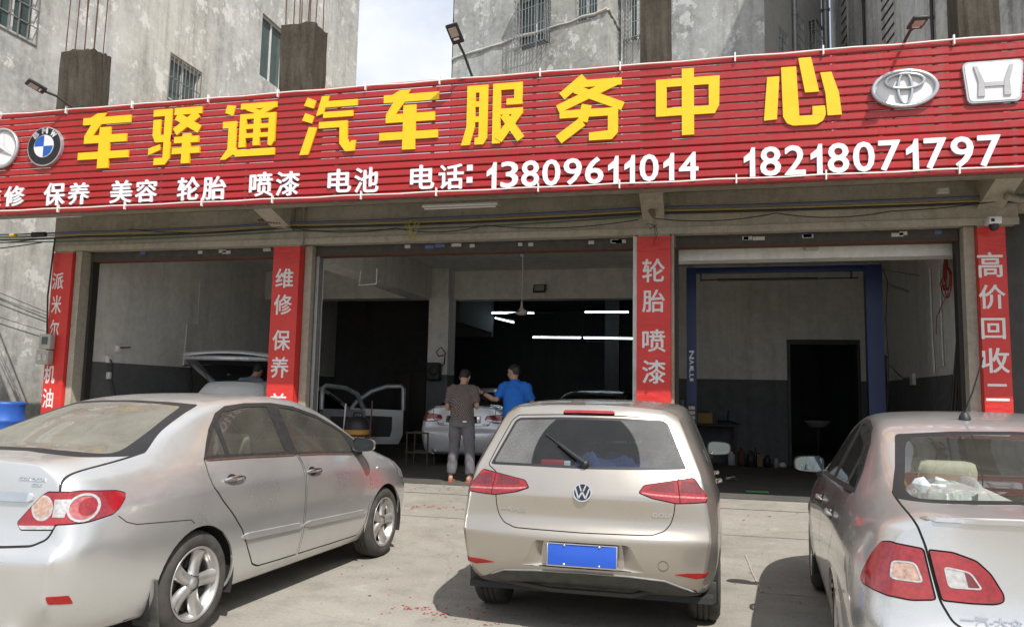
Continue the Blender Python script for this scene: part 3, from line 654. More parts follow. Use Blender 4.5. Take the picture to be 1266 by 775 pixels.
# low neighbour yard wall, barrel and meter box on the left
struct(bx('concrete_plinth', M_beam, -11.6, -10.66, 10.2, 11.1, .0, .34))
e = empty('blue_barrel', (-11.12, 10.62, .34), 0, 'blue plastic barrel beside the leftmost red banner', 'barrel')
b = MB(); b.lathe([(.0, .0), (.27, 0), (.285, .03), (.29, .22), (.305, .24), (.305, .27), (.29, .29), (.29, .56), (.305, .58), (.305, .61), (.29, .63), (.285, .84), (.295, .86), (.295, .90), (.27, .905), (.265, .87), (0, .87)], 32); b.build('body', M_barrel, e)
b = MB(); b.lathe([(0, .895), (.035, .895), (.035, .87)], 12, Matrix.Translation((.12, .1, 0))); b.build('bung', M_bwh, e)
e = empty('meter_box', (-10.50, 10.74, 2.1), 0, 'grey electricity meter boxes fixed on the leftmost red banner', 'meter box')
M_meter = simple('meter_box_grey', (.38, .37, .33), .5, var=.15)
b = MB(); b.rbox(-.12, .10, -.06, .05, .02, .27, .012); b.build('upper_box', M_meter, e)
b = MB(); b.rbox(-.15, .09, -.07, .05, -.23, .005, .012); b.build('lower_box', M_meter, e)
b = MB(); b.box(-.06, .05, -.068, -.062, .10, .22); b.build('viewing_window', M_wglass, e)
for x in (-.11, .0): b = MB(); b.box(x, x+.07, -.078, -.072, -.17, -.07); b.build('breaker_label', M_paper, e)
b = MB(); b.tube([(-.02, -.01, .27), (-.06, -.02, .9), (-.03, 0, 1.9)], .014, 6); b.build('riser_cable', M_black, e)

# ---------------------------------------------------------------- cables, conduits, small gear under the canopy
def cable(name, pts, r, mat, label, group=None, sag=.0, n=24, cat='cable'):
    P = []
    for (a, c) in zip(pts, pts[1:]):
        a, c = Vector(a), Vector(c)
        for i in range(n): t = i/n; p = a.lerp(c, t); p.z -= sag*4*t*(1-t); P.append(p)
    P.append(Vector(pts[-1])); b = MB(); b.tube(P, r, 6); o = b.build(name, mat); o.location = P[0]; o.data.transform(Matrix.Translation(-P[0]))
    return tag(o, label, cat, group)
M_cb = simple('cable_blue', (.07, .10, .20), .6); M_cy = simple('cable_yellow', (.32, .24, .07), .6); M_cg = simple('cable_green', (.05, .12, .08), .6)
gp = 'cables strung along the beam under the canopy'
cable('cable', [(-13, 10.70, 4.02), (-9.9, 10.70, 3.99), (-6.2, 10.69, 4.02), (-.7, 10.70, 4.05), (6, 10.7, 4.07)], .016, M_black, 'thick black cable, lowest straight run along the beam', gp, .03)
cable('cable', [(-13, 10.66, 4.10), (-9.9, 10.66, 4.06), (-6.2, 10.66, 4.09), (-.7, 10.66, 4.12), (6, 10.66, 4.13)], .014, M_cb, 'blue cable, topmost run along the beam', gp, .02)
cable('cable', [(-12.4, 10.68, 4.04), (-6.2, 10.68, 4.06), (-.6, 10.68, 4.085), (6, 10.68, 4.09)], .012, M_cy, 'yellow brown conduit run along the beam', gp, .03)
cable('cable', [(-13, 10.72, 3.97), (-6.1, 10.72, 3.97), (-.8, 10.72, 4.02)], .010, M_cg, 'thin green cable run along the beam over left and middle bays', gp, .05)
cable('cable', [(-9.0, 10.64, 4.07), (-6.2, 10.64, 4.03), (-4.4, 10.70, 3.96), (-3.0, 10.66, 3.95), (-.8, 10.66, 3.96)], .007, M_black, 'thin black wire drooping below the cable bundle over the middle bay', gp, .08)
cable('cable', [(-.6, 10.66, 3.97), (1.0, 10.64, 3.98), (2.4, 10.66, 3.96), (4.6, 10.60, 4.22)], .007, M_black, 'thin black wire drooping below the cable bundle over the right bay', gp, .07)
cable('cable', [(2.95, 10.3, 4.34), (5.4, 10.4, 4.42)], .004, M_bwh, 'thin pale wire from the junction box to the far right', gp, .08)
for i, (x0, z0, z1) in enumerate(((-13, 3.88, 3.96), (-13, 3.72, 3.90), (-13, 4.05, 4.0))):
    cable('cable', [(x0, 10.4, z0), (-10.7, 10.65, z1)], .009, (M_black, M_black, M_cg)[i], ['lower drooping wire at the far left edge by the insulators', 'lowest slack wire crossing the pale wall at far left', 'green wire entering at the far left edge over the pale wall'][i], gp, .04)
# service wires on the left wall
for i, z in enumerate((3.3, 3.15, 2.75)):
    cable('wall_wire', [(-12.36, 9.4, z+.4), (-12.34, 13.0, z-.45+.1*i)], .006, M_iron, ['upper thin wire slanting down the pale left wall', 'middle thin wire slanting down the pale left wall', 'lowest thin wire slanting down the pale left wall'][i], 'thin wires on the left wall', .03)
# insulator coils at brackets
def coil(x, y, z, dx, n, label, mat, r=.035):
    b = MB(); pr_ = []
    for i in range(n): pr_ += [(r*.55, i*.045), (r, i*.045+.008), (r, i*.045+.03), (r*.55, i*.045+.038)]
    M = Matrix.Translation((0, 0, 0)) @ Matrix.Rotation(pi/2, 4, 'Y') @ Matrix.Rotation(dx, 4, 'X')
    b.lathe([(0, 0)]+pr_+[(0, n*.045)], 12, M); o = b.build('insulator', mat, loc=(x, y, z)); return tag(o, label, 'insulator', 'insulators on the brackets')
M_ins = simple('insulator_brown', (.16, .12, .085), .6)
coil(-6.55, 10.45, 4.08, -.25, 8, 'string of brown insulators on the bracket beside the second banner', M_ins)
coil(-10.75, 10.5, 4.00, 0, 6, 'dark string of insulators at the far left end of the canopy', M_iron, .045)
coil(-11.2, 10.5, 4.00, 0, 3, 'small yellow insulator at the far left edge', simple('insulator_yellow', (.45, .33, .05), .5))
coil(3.62, 10.35, 4.02, -.7, 7, 'string of pale insulators above the rightmost banner', simple('insulator_pale', (.30, .26, .20), .6), .045)
e = empty('conduit_elbow', (-.62, 10.55, 3.98), 0, 'rusty clamp and taped pipe end at the central bracket', 'pipe clamp')
b = MB(); b.tube([(0, 0, .20), (0, -.02, .05), (.03, -.05, -.03)], [.05, .045, .03], 10); b.build('taped_end', M_ins, e); b = MB(); b.tube([(0, 0, .24), (0, 0, .17)], .058, 10); b.build('clamp', M_rust, e)
# hanging unlit tube light
e = empty('hanging_tube_light', (-3.25, 10.2, 4.13), 0, 'unlit tube light hanging from the canopy over the middle bay', 'tube light')
b = MB(); b.rbox(-.55, .55, -.03, .03, -.005, .035, .01); b.build('batten', M_tube, e); b = MB(); b.tube([(-.52, 0, -.022), (.52, 0, -.022)], .014, 8); b.build('tube', M_bwh, e)
b = MB(); b.tube([(-.03, 0, .03), (-.03, 0, .23)], .014, 6); b.build('hanger', M_beam, e)
for x, z, lb in ((-5.95, 4.1, 'vertical conduit beside the second banner up to the canopy'),):
    b = MB(); b.tube([(0, 0, -.35), (0, 0, .25)], .018, 8); o = b.build('conduit', M_beam, loc=(x, 10.74, z)); tag(o, lb, 'conduit')
# junction box, dome camera
e = empty('junction_box', (2.95, 10.45, 4.15), 0, 'small white junction box under the canopy near the right end', 'junction box')
b = MB(); b.rbox(-.075, .075, -.03, .03, -.04, .04, .008); b.build('box', M_meter, e); b = MB(); b.box(-.05, .05, -.034, -.031, -.02, .02); b.build('cover', M_paper, e)
e = empty('dome_camera', (3.56, 10.62, 3.72), 0, 'white security camera with a black dome on the rightmost banner', 'camera')
b = MB(); b.rbox(-.075, .075, -.07, .10, .02, .11, .015); b.build('housing', M_bwh, e); b = MB(); b.lathe([(0, -.065), (.03, -.055), (.05, -.03), (.055, .0), (.055, .025)], 16); b.build('dome', M_bblk, e)
b = MB(); b.rbox(-.05, -.01, -.074, -.068, .04, .08, .004); b.build('lens_window', M_bblk, e)
# yellow twist of wire
b = MB(); r_ = random.Random(2)
for k in range(7):
    x = r_.uniform(-.04, .04); b.tube([(x, 0, .06), (x+r_.uniform(-.08, .08), -.02, 0), (x+r_.uniform(-.14, .14), -.01, -.12-.06*r_.random()), (x+r_.uniform(-.16, .16), 0, -.24)], .005, 4)
tag(b.build('wire_knot', simple('yellow_wire', (.40, .33, .06), .6), loc=(-4.1, 10.62, 4.0)), 'tangled knot of yellow wire hanging from the cables over the middle bay', 'wire')
b = MB()
b.tube([(0, 0, 0), (.02, -.02, -.12), (.0, 0, -.26), (.05, 0, -.12), (.02, 0, 0)], .005, 4); b.tube([(0, 0, 0), (-.1, -.01, .02), (-.05, -.02, -.06), (.04, 0, .01)], .005, 4)
tag(b.build('wire_knot', M_iron, loc=(-.60, 10.68, 3.88)), 'dark loose wire end dangling over the banner left of the lift', 'wire')
# ---------------------------------------------------------------- car bodies
def car_surface(sts, rear, front, level=3, crease={}, rcrease={}, dz=0):
    """sts: (y, zb, S0 S1 S2 S3 S4 S5 T2 T1 T0 as (w, z[, dy])) rear to front, a line S2b is put in above S2;
    rear/front: centre y of the five inner rows. crease: line -> value; rcrease: rear row -> value"""
    V = []; F = []; CR = {}
    def pt(x, y, z): V.append((x, y, z)); return len(V)-1
    rings = []
    for (y, zb, P) in sts:
        P = [(p[0], p[1], p[2] if len(p) > 2 else 0) for p in P]
        a, c = P[2], P[3]; t = .36 if c[1]-a[1] > .1 else .5
        P.insert(3, (a[0]+(c[0]-a[0])*t+.004, a[1]+(c[1]-a[1])*t, a[2]+(c[2]-a[2])*.75))
        w0, z0, d0 = P[0]
        half = [(0, zb, 0), (w0*.45, zb, 0), (w0*.85, zb, 0)]+P   # B0,B1,B2,S0..S6,T2,T1,T0
        R = [pt(w, y+d, z+dz) for w, z, d in half]
        Lf = [R[0]]+[pt(-w, y+d, z+dz) for w, z, d in half[1:-1]]+[R[-1]]
        rings.append((R, Lf))
    def ce(i, j, v): CR[(min(i, j), max(i, j))] = v
    for (R0, L0), (R1, L1) in zip(rings, rings[1:]):
        for i in range(12):
            F.append((R0[i], R0[i+1], R1[i+1], R1[i])); F.append((L0[i+1], L0[i], L1[i], L1[i+1]))
        for i, v in crease.items(): ce(R0[i], R1[i], v); ce(L0[i], L1[i], v)
    def cap(ring, cyl, flip, rc):
        R, Lf = ring; rows = []
        rows.append([Lf[3], Lf[2], Lf[1], R[0], R[1], R[2], R[3]])
        for j in range(5):
            l, r = Lf[4+j], R[4+j]; yy = V[r][1]; zz = V[r][2]; W_ = V[r][0]; cy, cz = cyl[j] if isinstance(cyl[j], tuple) else (cyl[j], 0)
            row = [l]
            for f in (-.80, -.42, 0, .42, .80): k = 1-abs(f)**2.6; row.append(pt(W_*f, yy+(cy-yy)*k, zz+cz*k))
            row.append(r); rows.append(row)
        rows.append([Lf[9], Lf[10], Lf[11], R[12], R[11], R[10], R[9]])
        for a, b in zip(rows, rows[1:]):
            for i in range(6):
                q = (a[i], a[i+1], b[i+1], b[i]); F.append(q if not flip else q[::-1])
        for j, v in rc.items():
            for i in range(6): ce(rows[j][i], rows[j][i+1], v)
    cap(rings[0], rear, False, rcrease); cap(rings[-1], front, True, {})
    me = bpy.data.meshes.new('cage'); me.from_pydata(V, [], F); me.update()
    at = me.attributes.new('crease_edge', 'FLOAT', 'EDGE')
    for e in me.edges:
        k = tuple(sorted(e.vertices))
        if k in CR: at.data[e.index].value = CR[k]
    o = bpy.data.objects.new('cage', me); COL.objects.link(o); m = o.modifiers.new('s', 'SUBSURF'); m.levels = level; m.render_levels = level; m.use_creases = True
    bpy.context.view_layer.update()
    m2 = bpy.data.meshes.new_from_object(o.evaluated_get(bpy.context.evaluated_depsgraph_get()))
    bpy.data.objects.remove(o); bpy.data.meshes.remove(me)
    bm = bmesh.new(); bm.from_mesh(m2); bpy.data.meshes.remove(m2)
    bmesh.ops.recalc_face_normals(bm, faces=bm.faces); bm.normal_update()
    return bm
class Body:
    def __init__(s, bm):
        s.bm = bm; s.ref = bm.copy(); s.ref.verts.ensure_lookup_table(); s.ref.faces.ensure_lookup_table()
        s.bvh = BVHTree.FromBMesh(s.ref); s.lay = bm.faces.layers.int.new('part'); s.nl = bm.verts.layers.float_vector.new('n0')
        for v in bm.verts: v[s.nl] = v.normal
    def normal(s, p):
        loc, n, i, d = s.bvh.find_nearest(p)
        f = s.ref.faces[i]; vs = [v.co for v in f.verts]
        w = [1/max(1e-6, (p-c).length)**2 for c in vs]; t = Vector((0, 0, 0))
        for v, k in zip(f.verts, w): t += v.normal*k
        return t.normalized()
    def hit(s, p, d):
        loc, n, i, dist = s.bvh.ray_cast(Vector(p), Vector(d).normalized()); return loc
    def carve(s, poly, U, Vv, D, pid, src=None, cond=None):
        """cut the shell with a polygon given in the plane basis U, V on faces whose normal looks along D; mark the inside pid"""
        U, Vv, D = Vector(U), Vector(Vv), Vector(D).normalized(); bm = s.bm; lay = s.lay; nl = s.nl
        us = [p[0] for p in poly]; vs = [p[1] for p in poly]; b0, b1, b2, b3 = min(us), max(us), min(vs), max(vs)
        cand = []
        for f in bm.faces:
            if src is not None and f[lay] not in src: continue
            if f.normal.dot(D) < .05: continue
            c = f.verts[0].co; q = c.dot(U)
            if q < b0-.16 or q > b1+.16: continue
            q = c.dot(Vv)
            if q < b2-.16 or q > b3+.16: continue
            if cond and not cond(f.calc_center_median()): continue
            P = [(v.co.dot(U), v.co.dot(Vv), v.co, v[nl], v) for v in f.verts]
            if max(p[0] for p in P) < b0 or min(p[0] for p in P) > b1 or max(p[1] for p in P) < b2 or min(p[1] for p in P) > b3: continue
            cand.append([f, [P]])
        n = len(poly); segs = []
        for i in range(n):
            (a, b), (c, d) = poly[i], poly[(i+1) % n]; l = math.hypot(c-a, d-b)
            if l > 1e-6: segs.append((a, b, -(d-b)/l, (c-a)/l, min(a, c)-1e-4, max(a, c)+1e-4, min(b, d)-1e-4, max(b, d)+1e-4))
        cache = {}
        def cutp(p, q, dp, dq):
            t = dp/(dp-dq); co = p[2].lerp(q[2], t); k = (round(co.x, 6), round(co.y, 6), round(co.z, 6))
            if k in cache: return cache[k]
            nn = Vector(p[3]).lerp(Vector(q[3]), t)
            r = (p[0]+(q[0]-p[0])*t, p[1]+(q[1]-p[1])*t, co, nn, None, k); cache[k] = r; return r
        for item in cand:
            pcs = item[1]; fu0 = min(p[0] for p in pcs[0]); fu1 = max(p[0] for p in pcs[0]); fv0 = min(p[1] for p in pcs[0]); fv1 = max(p[1] for p in pcs[0])
            for (a, b, nx, ny, l0, l1, l2, l3) in segs:
                if fu1 < l0 or fu0 > l1 or fv1 < l2 or fv0 > l3: continue
                out = []
                for P in pcs:
                    if max(p[0] for p in P) < l0 or min(p[0] for p in P) > l1 or max(p[1] for p in P) < l2 or min(p[1] for p in P) > l3: out.append(P); continue
                    ds = [(p[0]-a)*nx+(p[1]-b)*ny for p in P]
                    if min(ds) > -1e-6 or max(ds) < 1e-6: out.append(P); continue
                    A, B_ = [], []; m = len(P)
                    for i in range(m):
                        p, q = P[i], P[(i+1) % m]; dp, dq = ds[i], ds[(i+1) % m]
                        if abs(dp) <= 1e-6: A.append(p); B_.append(p)
                        elif dp > 0: A.append(p)
                        else: B_.append(p)
                        if abs(dp) > 1e-6 and abs(dq) > 1e-6 and (dp > 0) != (dq > 0): c_ = cutp(p, q, dp, dq); A.append(c_); B_.append(c_)
                    out += [X for X in (A, B_) if len(X) > 2]
                pcs = out
            item[1] = pcs
        def inside(u, v):
            r = False; j = n-1
            for i in range(n):
                ui, vi = poly[i]; uj, vj = poly[j]
                if (vi > v) != (vj > v) and u < (uj-ui)*(v-vi)/(vj-vi)+ui: r = not r
                j = i
            return r
        vc = {}
        for f, pcs in cand:
            if len(pcs) == 1:
                P = pcs[0]
                if inside(sum(p[0] for p in P)/len(P), sum(p[1] for p in P)/len(P)): f[lay] = pid
                continue
            old = f[lay]; nf = []
            for P in pcs:
                q = []
                for p in P:
                    if p[4] is not None: q.append(p[4])
                    else:
                        if p[5] not in vc: v = bm.verts.new(p[2]); v[nl] = p[3]; vc[p[5]] = v
                        q.append(vc[p[5]])
                nf.append((q, pid if inside(sum(p[0] for p in P)/len(P), sum(p[1] for p in P)/len(P)) else old))
            nrm = f.normal.copy(); bm.faces.remove(f)
            for q, k in nf:
                if len(set(q)) < 3: continue
                try: g = bm.faces.new(q)
                except ValueError: continue
                g[lay] = k; g.normal_update()
                if g.normal.length < .5: g.normal = nrm
    def side(s, poly, pid, src=(0,), both=True, cond=None):
        if isinstance(pid, int): pid = (pid, pid)
        s.carve(poly, (0, 1, 0), (0, 0, 1), (1, 0, 0), pid[0], src, lambda c: c.x > .2 and (not cond or cond(c)))
        if both: s.carve(poly, (0, 1, 0), (0, 0, 1), (-1, 0, 0), pid[1], src, lambda c: c.x < -.2 and (not cond or cond(c)))
    def take(s, pid, name, mat, parent, inset=0, off=0, thick=0, mats=None):
        """make an object from the faces of part pid with the smooth body's normals"""
        fs = [f for f in s.bm.faces if f[s.lay] == pid]
        if not fs: return None
        vm = {}; V = []; NN = []; F = []
        for f in fs:
            q = []
            for v in f.verts:
                if v not in vm:
                    nn = Vector(v[s.nl]); nn = nn.normalized() if nn.length > .5 else s.normal(v.co); vm[v] = len(V); V.append(v.co+nn*off); NN.append(nn)
                q.append(vm[v])
            F.append(q)
        me = bpy.data.meshes.new(name); me.from_pydata([tuple(v) for v in V], [], F); me.materials.append(mat)
        me.polygons.foreach_set('use_smooth', [True]*len(F)); me.update()
        me.normals_split_custom_set_from_vertices([tuple(n) for n in NN])
        if thick:
            # rim turned inwards along the open border
            bm2 = bmesh.new(); bm2.from_mesh(me); ed = [e for e in bm2.edges if e.is_boundary]; d = {v: None for e in ed for v in e.verts}
            bm2.verts.ensure_lookup_table(); T = MB(); vi = {}
            for e in ed:
                for v in e.verts:
                    if v.index not in vi: vi[v.index] = len(T.v); T.v += [tuple(v.co), tuple(v.co-NN[v.index]*thick)]
                a, b = e.verts; T.f.append([vi[a.index], vi[b.index], vi[b.index]+1, vi[a.index]+1]); T.mi.append(0); T.sm.append(False)
            bm2.free(); rim = T.build(name+'_edge', mat)
        o = bpy.data.objects.new(name, me); COL.objects.link(o); o.parent = parent
        if thick: 
            # join rim faces into the same mesh
            m1 = me; nv = len(m1.vertices); VV = [tuple(v.co) for v in m1.vertices]+T.v; FF = [list(p.vertices) for p in m1.polygons]+[[i+nv for i in f] for f in T.f]
            nm = [tuple(n) for n in NN]
            me2 = bpy.data.meshes.new(name); me2.from_pydata(VV, [], FF); me2.materials.append(mat)
            me2.polygons.foreach_set('use_smooth', [True]*len(m1.polygons)+[False]*len(T.f)); me2.update()
            loops = []
            for p in me2.polygons:
                for li in p.loop_indices:
                    vi_ = me2.loops[li].vertex_index; loops.append(nm[vi_] if (p.index < len(m1.polygons)) else tuple(p.normal))
            me2.normals_split_custom_set(loops); o.data = me2; bpy.data.meshes.remove(me); rd = rim.data; bpy.data.objects.remove(rim); bpy.data.meshes.remove(rd)
        return o
def inset(poly, d):
    """offset a closed polygon inwards by d"""
    n = len(poly); A = sum(poly[i][0]*poly[(i+1) % n][1]-poly[(i+1) % n][0]*poly[i][1] for i in range(n)); sg_ = 1 if A > 0 else -1; out = []
    for i in range(n):
        (a, b), (c, e), (g, h) = poly[i-1], poly[i], poly[(i+1) % n]
        n1 = Vector((-(e-b), c-a)); n2 = Vector((-(h-e), g-c))
        if n1.length < 1e-7 or n2.length < 1e-7: out.append((c, e)); continue
        n1.normalize(); n2.normalize(); m = (n1+n2)
        m = m.normalized() if m.length > .2 else n1
        k = d/max(.35, m.dot(n1)); out.append((c+sg_*m.x*k, e+sg_*m.y*k))
    return out
def rounded(poly, r=.03, n=4, radii=None):
    out = []; N_ = len(poly)
    for i in range(N_):
        p, c, q = Vector(poly[i-1]), Vector(poly[i]), Vector(poly[(i+1) % N_]); ri = radii[i] if radii else r
        a = (p-c); b = (q-c); t = min(ri, a.length*.49, b.length*.49)
        if t < .002: out.append(tuple(c)); continue
        A = c+a.normalized()*t; B = c+b.normalized()*t
        for k in range(n+1): s = k/n; x = A*(1-s)**2+c*2*s*(1-s)+B*s*s; out.append((x.x, x.y))
    return out
# ---- paint and trims
def paint(name, col, dust, fl=.55, metal=.65, rough=.27, dustamt=.5):
    a = NT(name); co = a.coord(); g = a.n('ShaderNodeTexCoord'); sx = a.n('ShaderNodeSeparateXYZ'); a.l(g.outputs['Object'], sx.inputs[0])
    n1 = a.noise(co, 2.2, 6, .65); n2 = a.noise(co, 9, 6, .7); n3 = a.noise(co, 260, 2, .8); n4 = a.noise(co, 900, 1, .5)
    # dust lies on upward faces, near the sills and in patches
    ge = a.n('ShaderNodeNewGeometry'); sn = a.n('ShaderNodeSeparateXYZ'); a.l(ge.outputs['Normal'], sn.inputs[0])
    up = a.ramp(sn.outputs[2], [(.2, g3(0)), (.95, g3(.55*dustamt*2))]); low = a.ramp(sx.outputs[2], [(.20, g3(.9)), (.62, g3(0))])
    pat = a.ramp(n1, [(.38, g3(.12)), (.70, g3(.75))]); pat2 = a.ramp(n2, [(.4, g3(.5)), (.7, g3(1))])
    s1 = a.n('ShaderNodeMath', operation='MAXIMUM'); a.l(up, s1.inputs[0]); a.l(low, s1.inputs[1])
    s2 = a.n('ShaderNodeMath', operation='MULTIPLY_ADD'); a.l(s1.outputs[0], s2.inputs[0]); a.l(pat2, s2.inputs[1]); a.l(a.mix(.72, pat, (0, 0, 0)), s2.inputs[2]); s2.use_clamp = True
    f = a.mix(dustamt, (0, 0, 0), s2.outputs[0])
    fl_ = a.mix(a.ramp(n4, [(.35, g3(0)), (.65, g3(1))]), tuple(c*.93 for c in col), tuple(min(1, c*1.07) for c in col))
    a.set(Base_Color=a.mix(f, fl_, dust), Metallic=a.mix(f, g3(metal), g3(.1)), Roughness=a.mix(f, g3(rough), g3(.75)), Coat_Weight=a.mix(f, g3(.9), g3(.15)), Coat_Roughness=.035)
    return a.m
def lowdirt(m): return m
def glass(name, tint=(.55, .62, .6), dust=.25, dcol=(.30, .28, .24), wiper=None, refl=1.0):
    a = NT(name); a.t.nodes.remove(a.p)
    tr = a.n('ShaderNodeBsdfTransparent'); tr.inputs[0].default_value = (*tint, 1); gl = a.n('ShaderNodeBsdfGlossy'); gl.inputs['Roughness'].default_value = .02; gl.inputs['Color'].default_value = (refl, refl, refl, 1)
    df = a.n('ShaderNodeBsdfDiffuse'); df.inputs[0].default_value = (*dcol, 1)
    fr = a.n('ShaderNodeFresnel'); fr.inputs[0].default_value = 1.52
    m1 = a.n('ShaderNodeMixShader'); a.l(fr.outputs[0], m1.inputs[0]); a.l(tr.outputs[0], m1.inputs[1]); a.l(gl.outputs[0], m1.inputs[2])
    co = a.coord(); n1 = a.noise(co, 3, 5, .6); n2 = a.noise(co, 140, 3, .8); d = a.ramp(n1, [(.3, g3(dust*.7)), (.7, g3(min(1, dust*1.3)))]); sp = a.ramp(n2, [(.52, g3(0)), (.78, g3(min(1, dust*.6)))])
    ad = a.n('ShaderNodeMath', operation='ADD', use_clamp=True); a.l(d, ad.inputs[0]); a.l(sp, ad.inputs[1]); fac = ad.outputs[0]
    if wiper:
        (cx_, cz_, r_) = wiper; g = a.n('ShaderNodeTexCoord'); s = a.n('ShaderNodeSeparateXYZ'); a.l(g.outputs['Object'], s.inputs[0])
        cb = a.n('ShaderNodeCombineXYZ'); a.l(s.outputs[0], cb.inputs[0]); a.l(s.outputs[2], cb.inputs[1])
        ds = a.n('ShaderNodeVectorMath', operation='DISTANCE'); a.l(cb.outputs[0], ds.inputs[0]); ds.inputs[1].default_value = (cx_, cz_, 0)
        k = a.ramp(ds.outputs['Value'], [(r_-.006, g3(.10)), (r_, g3(1))]); 
        mm = a.n('ShaderNodeMath', operation='MAXIMUM'); a.l(k, mm.inputs[0]); mm.inputs[1].default_value = 0
        mu = a.n('ShaderNodeMath', operation='MULTIPLY'); a.l(fac, mu.inputs[0]); a.l(mm.outputs[0], mu.inputs[1]); fac = mu.outputs[0]
    m2 = a.n('ShaderNodeMixShader'); a.l(fac, m2.inputs[0]); a.l(m1.outputs[0], m2.inputs[1]); a.l(df.outputs[0], m2.inputs[2]); a.l(m2.outputs[0], a.o.inputs[0]); return a.m
M_silverA = paint('silver_paint_dusty', (.70, .70, .69), (.46, .44, .40), dustamt=.50, rough=.26, metal=.8)
M_gold = paint('champagne_paint', (.50, .455, .40), (.38, .35, .305), dustamt=.42, rough=.26, metal=.8)
M_silverB = paint('silver_paint_clean', (.70, .70, .69), (.46, .44, .40), dustamt=.34, metal=.8, rough=.25)
M_whitec = simple('white_car_paint', (.50, .51, .54), .25, .2, var=.04, Coat_Weight=.6)
M_seam = simple('panel_gap', (.012, .012, .012), .7)
M_under = simple('underbody_black', (.02, .02, .02), .9)
M_trim = simple('matt_black_trim', (.028, .028, .028), .5, var=.3, scale=30)
M_trimd = simple('dusty_black_trim', (.06, .058, .053), .7, var=.4, scale=14)
def redlens(name, c=(.42, .008, .012)):
    a = NT(name); co = a.coord(); w = a.n('ShaderNodeTexVoronoi'); w.inputs['Scale'].default_value = 55; a.l(co, w.inputs[0])
    n1 = a.noise(co, 7, 3); b = a.mix(a.ramp(w.outputs[0], [(.2, g3(0)), (.8, g3(.6))]), c, tuple(x*.35 for x in c)); b = a.mix(a.ramp(n1, [(.4, g3(0)), (.7, g3(.5))]), b, (min(1, c[0]*1.5), c[1]*3, c[2]*3))
    a.set(Base_Color=b, Roughness=.12, Coat_Weight=1.0, Coat_Roughness=.03, Specular_IOR_Level=.7); return a.m
M_lens = redlens('red_lens', (.33, .006, .010)); M_pink = redlens('pink_lens', (.46, .10, .10)); M_lensd = redlens('dark_red_lens', (.16, .008, .012))
M_clear = simple('clear_lens_silver', (.62, .60, .58), .18, .5, var=.25, scale=60, Coat_Weight=1.0)
M_amber = simple('peach_lens', (.52, .34, .26), .2, .2, var=.35, scale=60, Coat_Weight=1.0)
M_reflx = simple('red_reflector', (.35, .015, .015), .3, var=.3, scale=120)
M_mirror = simple('mirror_glass', (.24, .29, .31), .03, 1.0, var=.02)
M_alloy = simple('alloy_rim', (.50, .49, .47), .32, .7, var=.12, scale=12)
M_tyre = simple('dusty_tyre', (.055, .05, .045), .85, var=.45, scale=9)
M_plate = simple('plate_blue', (.012, .085, .50), .35, var=.05, Coat_Weight=.4)
M_brake = simple('brake_disc', (.12, .10, .09), .5, .6, var=.3)
M_headr = simple('cream_leather', (.56, .52, .42), .7, var=.08)
M_darkint = simple('dark_interior', (.035, .035, .038), .85)

